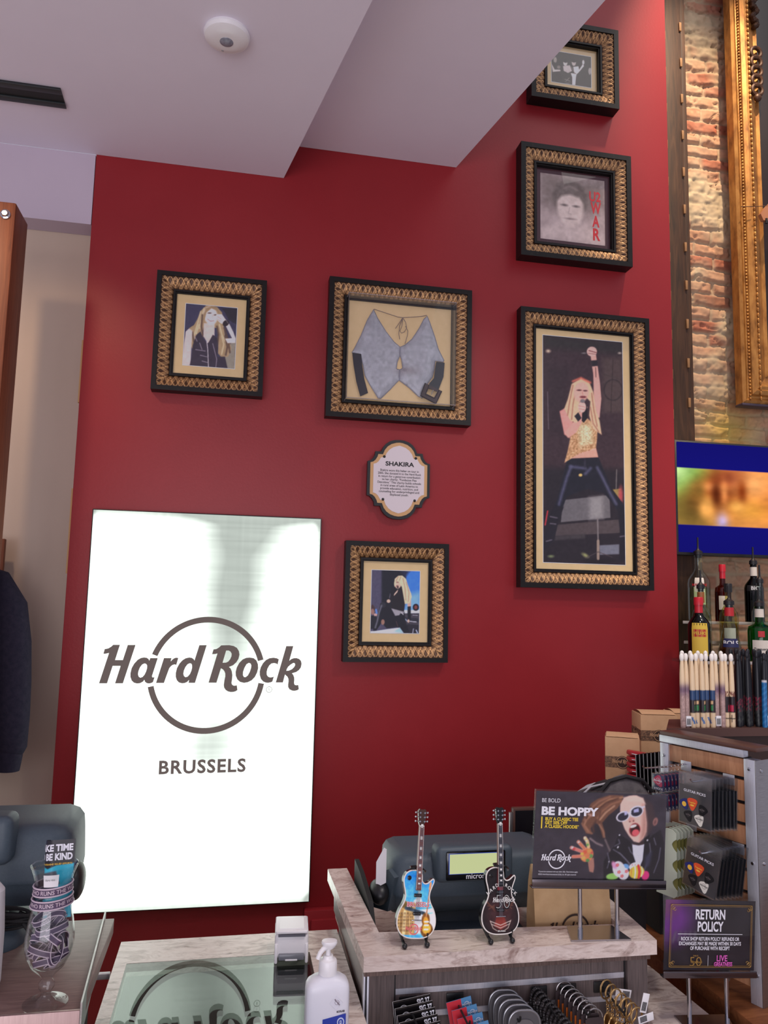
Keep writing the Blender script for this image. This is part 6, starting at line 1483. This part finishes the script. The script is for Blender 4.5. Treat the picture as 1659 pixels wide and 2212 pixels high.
# ---- the return policy sign
RW, RH = 0.238, 0.158
def return_sign():
    t = thing('return_sign', 'black and purple return policy sign with gold border on two chrome poles', 'sign', (1.138, 1.745, 0.79))
    sh = RY(R(3.8))
    b = MB(); b.box(-RW/2-0.003, RW/2+0.003, -0.0045, -0.0030, 0.104, 0.112+RH+0.003); b.box(-RW/2-0.003, RW/2+0.003, 0.0012, 0.0025, 0.104, 0.112+RH+0.003); b.bm.transform(sh); b.build('acrylic_holder', M_acedge, t, 0)
    p = Paint(RW, RH, 170, [(0, 0), (150, 0), (150, 100), (0, 100)], (36, 34, 40))
    p.ell(10, 26, 34, 34, (96, 44, 116), 0, 34).ell(0, 8, 20, 16, (104, 60, 100), 0, 16).noise(6, 14, 3)
    for q in range(5): p.line([(14+q*9, 60-q*1), (18+q*8, 46)], 2.0, (92, 86, 96), 5)
    p.build('printed_sheet', M_print, t, -0.0005, 1.5, None, -RW/2, 0.112).data.transform(sh)
    def U(u, v): return sh @ TR(-RW/2+u*RW, -0.0048, 0.112+(1-v)*RH) @ FACE
    b = MB()
    text(b, 'RETURN', 0.0305, U(0.485, 0.260), bold=0.03, width=0.078); text(b, 'POLICY', 0.0305, U(0.485, 0.432), bold=0.03, width=0.068)
    b.flat([[(-0.085, 0), (0.085, 0), (0.085, 0.0012), (-0.085, 0.0012)]], U(0.49, 0.478))
    for i, (s, w_) in enumerate((('ROCK SHOP RETURN POLICY REFUNDS OR', 0.153), ('EXCHANGES MAY BE MADE WITHIN 30 DAYS', 0.163), ('OF PURCHASE WITH RECEIPT', 0.104))):
        text(b, s, 0.0112, U(0.490, 0.565+i*0.066), bold=0.022, width=w_)
    b.flat([[(0, 0), (0.0008, 0), (0.0008, 0.024), (0, 0.024)]], U(0.47, 0.925))
    b.mi = 1
    c = 0.0065
    def Q(x0, y0, x1, y1, w_): b.flat([[(x0, y0), (x1, y0), (x1, y1), (x0, y1)]], sh @ TR(0, -0.0048, 0.112) @ FACE)
    x0, x1, y0, y1 = -RW/2+0.011, RW/2-0.011, 0.009, RH-0.009
    for k, e in ((0, 0.0012), (0.0032, 0.0006)):
        Q(x0+k, y0+k, x1-k, y0+k+e, 0); Q(x0+k, y1-k-e, x1-k, y1-k, 0); Q(x0+k, y0+k, x0+k+e, y1-k, 0); Q(x1-k-e, y0+k, x1-k, y1-k, 0)
    for cx_, cy_, sx, sy in ((x0, y0, 1, 1), (x1, y0, -1, 1), (x1, y1, -1, -1), (x0, y1, 1, -1)):
        B = sh @ TR(0, -0.0050, 0.112) @ FACE
        for r_, ox in ((0.0055, 0.006), (0.0034, 0.0105), (0.0022, 0.0068)):
            b.tube([(cx_+sx*(ox+r_*math.cos(q*0.5)), cy_+sy*(ox+r_*math.sin(q*0.5)), 0) for q in range(11)], 0.0005, 4, False, B)
    text(b, '50', 0.0300, U(0.335, 0.925), bold=-0.01, width=0.030); text(b, 'Hard Rock', 0.0085, U(0.345, 0.885), bold=0.02, shear=0.2, width=0.030); text(b, 'THIS IS', 0.0045, U(0.335, 0.790), bold=0.02)
    b.mi = 2
    text(b, 'LIVE', 0.0190, U(0.625, 0.855), bold=0.02, width=0.028); text(b, 'GREATNESS', 0.0130, U(0.640, 0.925), bold=0.03, width=0.048)
    b.build('lettering', [M_wink, M_goldi, mat('pink_ink', (222, 100, 190), 0.4)], t)
    b = MB(); b.box(-RW/2-0.003, RW/2+0.003, -0.008, -0.005, 0.100, 0.113, 0.001); b.box(-RW/2-0.003, RW/2+0.003, -0.008, 0.008, 0.098, 0.102, 0.001); b.bm.transform(sh); b.build('metal_rail', bpy.data.materials['dark_chrome'], t)
    for x in (-0.046, 0.052):
        b = MB(); b.cyl((x, 0.0, 0.003), (x, 0.0, 0.099-0.066*x), 0.0052, n=16); b.build('pole', M_chrome, t)
    b = MB(); b.prism([(-0.068, 0.030), (0.062, 0.015), (0.030, -0.07), (-0.075, -0.05)], 0.0005, 0.004); b.build('base_plate', M_chrome, t)
return_sign()

# ---- paper carrier bag behind the sign
t = thing('paper_bag', 'brown paper bag with dark emblem behind the promotion sign', 'bag', (0.863, 1.903, 0.8605), R(-2))
b = MB(); w, d, h = 0.099, 0.032, 0.245
rg = []
for z, kx, ky in ((0, 1.0, 1.0), (0.03, 1.0, 0.98), (0.12, 1.0, 0.95), (0.20, 1.0, 0.6), (0.245, 1.0, 0.12)):
    rg.append([(-w*kx, -d*ky, z), (-w*0.5*kx, -d*ky-0.002*math.sin(z*50), z), (0, -d*ky, z), (w*0.5*kx, -d*ky+0.001, z), (w*kx, -d*ky, z), (w*kx*0.96, 0, z), (w*kx, d*ky, z), (0, d*ky, z), (-w*kx, d*ky, z), (-w*kx*0.96, 0, z)])
b.loft(rg); b.build('bag_body', noisy('brown_kraft_paper', [(0.3, (186, 152, 112)), (0.7, (198, 164, 124))], 30, 0.8, spec=0.15, bmp=0.15, bscale=25), t)
b = MB(); logo(b, 0.037, TR(0.004, -0.0325, 0.099) @ FACE @ RX(R(1.5)), fat=0.03); b.build('emblem', mat('dark_brown_print', (60, 44, 36), 0.6), t)
for s in (-1, 1):
    b = MB(); b.tube([(-0.035, s*0.004, 0.24), (-0.032, s*0.010, 0.275), (0, s*0.012, 0.287), (0.032, s*0.010, 0.275), (0.035, s*0.004, 0.24)], 0.0022, 8); b.build('handle', M_kraft, t)

# ---- backpack hanging behind the sign
def backpack():
    t = thing('backpack', 'grey and black backpack behind the promotion sign', 'backpack', (1.078, 2.105, 0.7905))
    Mg = noisy('mottled_grey_fabric', [(0.35, (96, 92, 96)), (0.6, (120, 116, 118)), (0.75, (84, 80, 84))], 22, 0.9, spec=0.1); Ml = mat('light_grey_fabric', (168, 166, 174), 0.8); Mk = mat('black_webbing', (34, 32, 36), 0.7)
    def shell(name, m, x0, y0, hx, hy, h, par=t, n=26, e=0.7, zb=0.0):
        rg = []
        for z, k in ((zb, 0.80), (zb+0.03, 0.96), (zb+(h-zb)*0.35, 1.0), (h-0.15, 0.985), (h-0.10, 0.92), (h-0.055, 0.76), (h-0.022, 0.52), (h-0.006, 0.28), (h, 0.06)):
            rg.append([(x0+hx*k*math.copysign(abs(math.cos(2*PI*i/n))**e, math.cos(2*PI*i/n)), y0+hy*(0.4+0.6*k)*math.copysign(abs(math.sin(2*PI*i/n))**e, math.sin(2*PI*i/n)), z) for i in range(n)])
        b = MB(); b.loft(rg); return b.build(name, m, par, 60)
    shell('main_compartment', Ml, -0.022, 0.020, 0.114, 0.034, 0.455)
    shell('front_panel', Mk, -0.008, -0.010, 0.112, 0.030, 0.470)
    shell('front_pocket', Mg, 0.030, -0.034, 0.104, 0.022, 0.489, zb=0.30)
    def arch(x0, y0, hx, h, z0, name, m, r_):
        b = MB(); b.tube([(x0-hx, y0, z0), (x0-hx*0.97, y0, z0+h*0.5), (x0-hx*0.82, y0, z0+h*0.76), (x0-hx*0.5, y0, z0+h*0.94), (x0, y0, z0+h), (x0+hx*0.5, y0, z0+h*0.94), (x0+hx*0.82, y0, z0+h*0.76), (x0+hx*0.97, y0, z0+h*0.5), (x0+hx, y0, z0)], r_, 8); b.build(name, m, t)
    arch(0.030, -0.046, 0.100, 0.188, 0.300, 'piping', Mk, 0.006)
    arch(-0.010, -0.028, 0.116, 0.17, 0.298, 'zip', mat('pale_zip', (190, 188, 194), 0.4), 0.003)
    arch(-0.070, -0.012, 0.060, 0.15, 0.298, 'zip', mat('dark_zip', (60, 58, 62), 0.5), 0.004)
    b = MB(); b.tube([(0.110, -0.05, 0.30), (0.150, -0.085, 0.20), (0.165, -0.10, 0.12), (0.14, -0.12, 0.06), (0.09, -0.13, 0.025)], [0.012, 0.018, 0.020, 0.018, 0.014], 10, flat=0.5); b.build('shoulder_strap', Mk, t)
    b = MB(); b.box(0.135, 0.170, -0.122, -0.119, 0.115, 0.150, M=None); b.build('paper_tag', M_paper, t)
backpack()

# ---- black boards in a row, red goods beside the box
for i in range(8):
    y = 2.335-i*0.020; x = (0.553+0.0055*i)*y+0.020
    t = thing('record_sleeve', f'black square sleeve left of the slatwall post, {ORD[i]} in the row from the left', 'record sleeve', (x, y, 1.155), R(58), 'black sleeves left of the slatwall post', (0, R(-3+i*0.4), R(24)))
    MB().box(-0.021, 0.021, -0.0012, 0.0012, 0, 0.130+0.005*i, 0.0003).build('sleeve', M_gblk, t)
    MB().box(-0.0219, -0.0209, -0.0014, 0.0014, 0, 0.130+0.005*i).build('pale_edge', bpy.data.materials['indicator_grey'], t)
t = thing('sleeve_rack', 'dark shelf carrying the row of black sleeves', 'shelf', (0, 0, 0))
MB().prism([(1.265, 2.165), (1.345, 2.165), (1.395, 2.357), (1.265, 2.357)], 1.140, 1.154).build('board', M_brown, t)
MB().prism([(1.275, 2.18), (1.335, 2.18), (1.380, 2.34), (1.275, 2.34)], 0.8005, 1.140).build('support', M_blkm, t)
for i in range(6):
    t = thing('red_case', 'red folded case with white edge stacked against the low kraft box, ' + ('topmost' if i == 0 else f'{ORD[i]} from the top'), 'case', (1.338, 2.405, 1.262-i*0.0185), R(-6), 'red folded cases by the kraft box', (0, R(9), R(-6)))
    b = MB(); b.box(-0.034, 0.038, -0.02, 0.02, 0.0, 0.016, 0.006); b.build('cover', mat('red_leatherette', (176, 36, 48), 0.4) if 'red_leatherette' not in bpy.data.materials else bpy.data.materials['red_leatherette'], t)
    b = MB(); b.tube([(-0.030, -0.0205, 0.008), (0.034, -0.0205, 0.008)], 0.0014, 6); b.build('zip', M_paper, t)
t = thing('case_rack', 'small dark stand carrying the stack of red cases', 'stand', (1.338, 2.405, 1.0605))
MB().box(-0.034, 0.038, -0.02, 0.02, 0.0, 0.100, 0.002).build('block', M_brown, t)

# ================================================================== goods hanging on the slatted counter front
def front_hook(label, x, z=0.900, length=0.105):
    t = thing('peg_hook', label, 'hook', (x, 1.7835, z), 0, 'black hooks on the counter front')
    MB().box(-0.020, 0.020, -0.003, 0.0, -0.012, 0.012, 0.001).build('plate', M_blk, t)
    b = MB(); b.tube([(0, -0.003, 0), (0, -length, -0.006), (0, -length-0.006, 0.0), (0, -length-0.008, 0.008)], 0.0024, 8); b.build('prong', M_blk, t)
HX = [0.418, 0.527, 0.640, 0.728, 0.800, 0.884]
for x, s in zip(HX, ('black cards', 'red and blue cards', 'skull tags', 'braided black bands', 'dark year tags', 'gold key rings')):
    front_hook('black hook on the counter front holding the '+s, x+0.006, 0.866)
def multi(proto, n, fn, grp, lab):
    """lay out copies of one good along its hook, front one first"""
    for i in range(n):
        loc, rot = fn(i)
        l = lab + (', front one' if i == 0 else f', {ORD[i]} from the front')
        loc = (loc[0]+0.007, loc[1], loc[2]-0.041)
        if i == 0: proto.scale = (0.9, 0.9, 0.9); proto.location = loc; proto.rotation_euler = rot; proto['label'] = l; proto['group'] = grp
        else: dup(proto, loc, rot, l, grp)
# black cards
t = thing('keyring_card', '', 'card', (0, 0, 0))
b = MB(); b.prism([(-0.047, 0), (0.047, 0), (0.047, -0.120), (-0.047, -0.120)], 0, 0.0012, FACE); b.build('card', M_gblk, t)
b = MB(); b.box(-0.0472, 0.0472, -0.0009, -0.0003, -0.0006, 0.0002); b.box(-0.0476, -0.0468, -0.0011, -0.0001, -0.12, 0.0); b.build('pale_edge', M_paper, t)
b = MB(); text(b, 'SIG 37', 0.0170, TR(0.028, -0.0018, -0.0175) @ FACE, bold=0.04, width=0.032); logo(b, 0.0105, TR(-0.022, -0.0018, -0.022) @ FACE, fat=0.05); b.build('lettering', M_wink, t)
multi(t, 6, lambda i: ((0.4300-i*0.0022, 1.690+i*0.0135, 0.890+i*0.0075), (R(-4), R(-9+i*0.3), R(0))), 'black cards on the counter front', 'black card with white lettering on the counter front')
# red and blue cards
t = thing('badge_card', '', 'card', (0, 0, 0))
b = MB(); b.prism([(-0.032, 0), (0.032, 0), (0.032, -0.10), (-0.032, -0.10)], 0, 0.0010, FACE); b.mi = 1; b.flat([[(-0.0318, -0.0998), (0.001, -0.0998), (0.006, -0.0002), (-0.0318, -0.0002)]], TR(0, -0.0013, 0) @ FACE); b.build('card', [mat('blue_card', (82, 140, 186), 0.5), mat('red_card', (206, 40, 56), 0.5)], t)
b = MB(); logo(b, 0.0070, TR(0.019, -0.0016, -0.016) @ FACE, fat=0.06); b.build('emblem', M_wink, t)
b = MB(); b.sphere((0.010, -0.003, -0.052), 0.012, 0.003, 0.016, 14); b.build('enamel_badge', M_gold, t)
multi(t, 4, lambda i: ((0.5480-i*0.0075, 1.700+i*0.018, 0.893+i*0.0085), (R(-3), R(-11), R(0))), 'red and blue cards on the counter front', 'red and blue card with emblem on the counter front')
# skull tags
t = thing('skull_tag', '', 'leather tag', (0, 0, 0))
o = smooth([(0, 0.0), (0.020, -0.002), (0.034, -0.014), (0.0390, -0.036), (0.036, -0.070), (0.026, -0.100), (0, -0.112), (-0.026, -0.100), (-0.036, -0.070), (-0.0390, -0.036), (-0.034, -0.014), (-0.020, -0.002)], 4)
M_lea = mat('grey_leather', (78, 76, 80), 0.4); M_rim = mat('silver_rim', (150, 150, 154), 0.3, 0.8)
b = MB(); b.prism(o, 0.0, 0.004, FACE); b.build('leather', M_lea, t)
b = MB(); b.tube([(x, -0.002, z) for x, z in o], 0.0028, 8, True); b.build('rim', M_rim, t)
sk = smooth([(0, -0.018), (0.016, -0.022), (0.024, -0.036), (0.023, -0.052), (0.015, -0.062), (0.013, -0.078), (0, -0.084), (-0.013, -0.078), (-0.015, -0.062), (-0.023, -0.052), (-0.024, -0.036), (-0.016, -0.022)], 4)
b = MB(); b.prism(sk, 0.004, 0.0075, FACE); s_ = b.build('skull', mat('pewter', (112, 110, 114), 0.35, 0.6), t)
b = MB()
for q in (-1, 1): b.flat([smooth([(q*0.003, -0.050), (q*0.010, -0.046), (q*0.019, -0.044), (q*0.017, -0.054), (q*0.008, -0.058)], 3)], TR(0, -0.0079, 0) @ FACE)
b.flat([[(0, -0.058), (0.004, -0.068), (-0.004, -0.068)]], TR(0, -0.0079, 0) @ FACE); b.build('hollow', M_blkm, s_)
multi(t, 5, lambda i: ((0.6550-i*0.0055, 1.690+i*0.0165, 0.918+i*0.0030), (R(-3), R(0), R(-6))), 'leather skull tags on the counter front', 'grey leather tag with pewter skull on the counter front')
# braided bands, upper and lower row
t = thing('braided_band', '', 'wristband', (0, 0, 0))
b = MB(); n = 60
b.tube([(0.018*math.cos(2*PI*i/n), 0, -0.024+0.024*math.sin(2*PI*i/n)) for i in range(n)], [0.0034*(1+0.28*math.sin(i*PI*0.8)) for i in range(n)], 8, True); b.build('band', mat('black_braid', (38, 34, 36), 0.4), t)
b = MB(); b.cyl((-0.006, 0, -0.0485), (0.006, 0, -0.0485), 0.0042, n=10); b.build('clasp', mat('dark_clasp', (60, 56, 58), 0.25, 0.7), t)
p0 = t
multi(p0, 11, lambda i: ((0.7560-i*0.0040, 1.672+i*0.0095, 0.886+i*0.0036), (0, R(4), R(12))), 'braided bands in the upper row', 'black braided band in the upper row on the counter front')
l0 = dup(p0)
multi(l0, 10, lambda i: ((0.7330-i*0.0035, 1.680+i*0.0095, 0.858+i*0.0036), (0, R(4), R(12))), 'braided bands in the lower row', 'black braided band in the lower row on the counter front')
# dark tags with a year
t = thing('year_tag', '', 'tag', (0, 0, 0))
b = MB(); b.prism([(-0.024, -0.004), (-0.018, 0.0), (0.018, 0.0), (0.024, -0.004), (0.024, -0.085), (-0.024, -0.085)], 0, 0.0018, TR(0, 0, -0.014) @ FACE); b.build('tag', mat('dark_brown_tag', (62, 52, 54), 0.3), t)
b = MB(); b.tube([(0.021*math.cos(PI*q/14), 0, -0.014+0.020*math.sin(PI*q/14)) for q in range(15)], 0.0018, 8); b.build('ring', M_steel, t)
OR, YE, PU = mat('orange_ink', (232, 120, 48), 0.4), mat('gold_yellow_ink', (236, 186, 60), 0.4), mat('magenta_ink', (176, 50, 120), 0.4)
b = MB()
for k, (ch, x) in enumerate((('1', -0.016), ('9', -0.006), ('7', 0.006), ('1', 0.016))):
    b.mi = k % 3; text(b, ch, 0.028, TR(x, -0.0024, -0.056) @ FACE, bold=0.05, sx=0.85)
b.mi = 1; b.flat([[(-0.018, -0.058), (-0.010, -0.058), (-0.012, -0.072), (-0.016, -0.072)]], TR(0, -0.0024, 0) @ FACE); b.flat([[(0.006*math.cos(q/16*2*PI)+0.004, 0.006*math.sin(q/16*2*PI)-0.066) for q in range(16)]], TR(0, -0.0024, 0) @ FACE)
b.build('lettering', [OR, YE, PU], t)
multi(t, 8, lambda i: ((0.8190-i*0.0050, 1.690+i*0.0115, 0.903+i*0.0032), (0, R(0), R(0))), 'dark year tags on the counter front', 'dark tag with orange and yellow year on the counter front')
# gold key rings
t = thing('key_ring', '', 'key ring', (0, 0, 0))
b = MB(); b.torus(0.0215, 0.0022, TR(0, 0, 0.005) @ RX(PI/2), 28, 8); b.build('ring', M_gold, t)
b = MB()
for q in range(5): b.torus(0.0040, 0.0009, TR(0.001, 0, -0.0195-q*0.0062) @ RZ(PI/2*(q % 2)) @ RX(PI/2), 12, 6)
b.build('chain', M_gold, t)
b = MB(); b.lathe([(0, -0.002), (0.017, -0.002), (0.0185, 0), (0.017, 0.002), (0, 0.002)], 28, TR(0.0, 0, -0.066) @ RX(PI/2)); m_ = b.build('medallion', M_gold, t)
multi(t, 7, lambda i: ((0.9150-i*0.0062, 1.680+i*0.0115, 0.884+i*0.0048), (R(-4), R(5-i), R(24))), 'gold key rings on the counter front', 'gold key ring with chain and medallion on the counter front')
def swing_tag(label, x, y, z, rot):
    t = thing('price_tag', label, 'price tag', (x, y, z), 0, 'white price tags on the key rings', rot)
    MB().box(-0.0085, 0.0085, -0.0004, 0.0004, -0.020, 0.020, 0.0002).build('paper', M_paper, t)
    b = MB()
    for q in range(8): b.box(-0.006+q*0.0015, -0.0055+q*0.0015+(0.0003 if q % 2 else 0.0006), -0.0008, -0.0006, -0.016, 0.002)
    b.build('barcode', M_ink, t)
swing_tag('white barcode tag standing up from the gold key rings', 0.9320, 1.662, 0.885, (0, R(16), R(8)))
swing_tag('white barcode tag lying sideways at right of the gold key rings', 0.9400, 1.672, 0.848, (0, R(82), R(8)))
swing_tag('plain white tag hanging behind the gold key rings', 0.9200, 1.735, 0.872, (0, R(-78), R(4)))
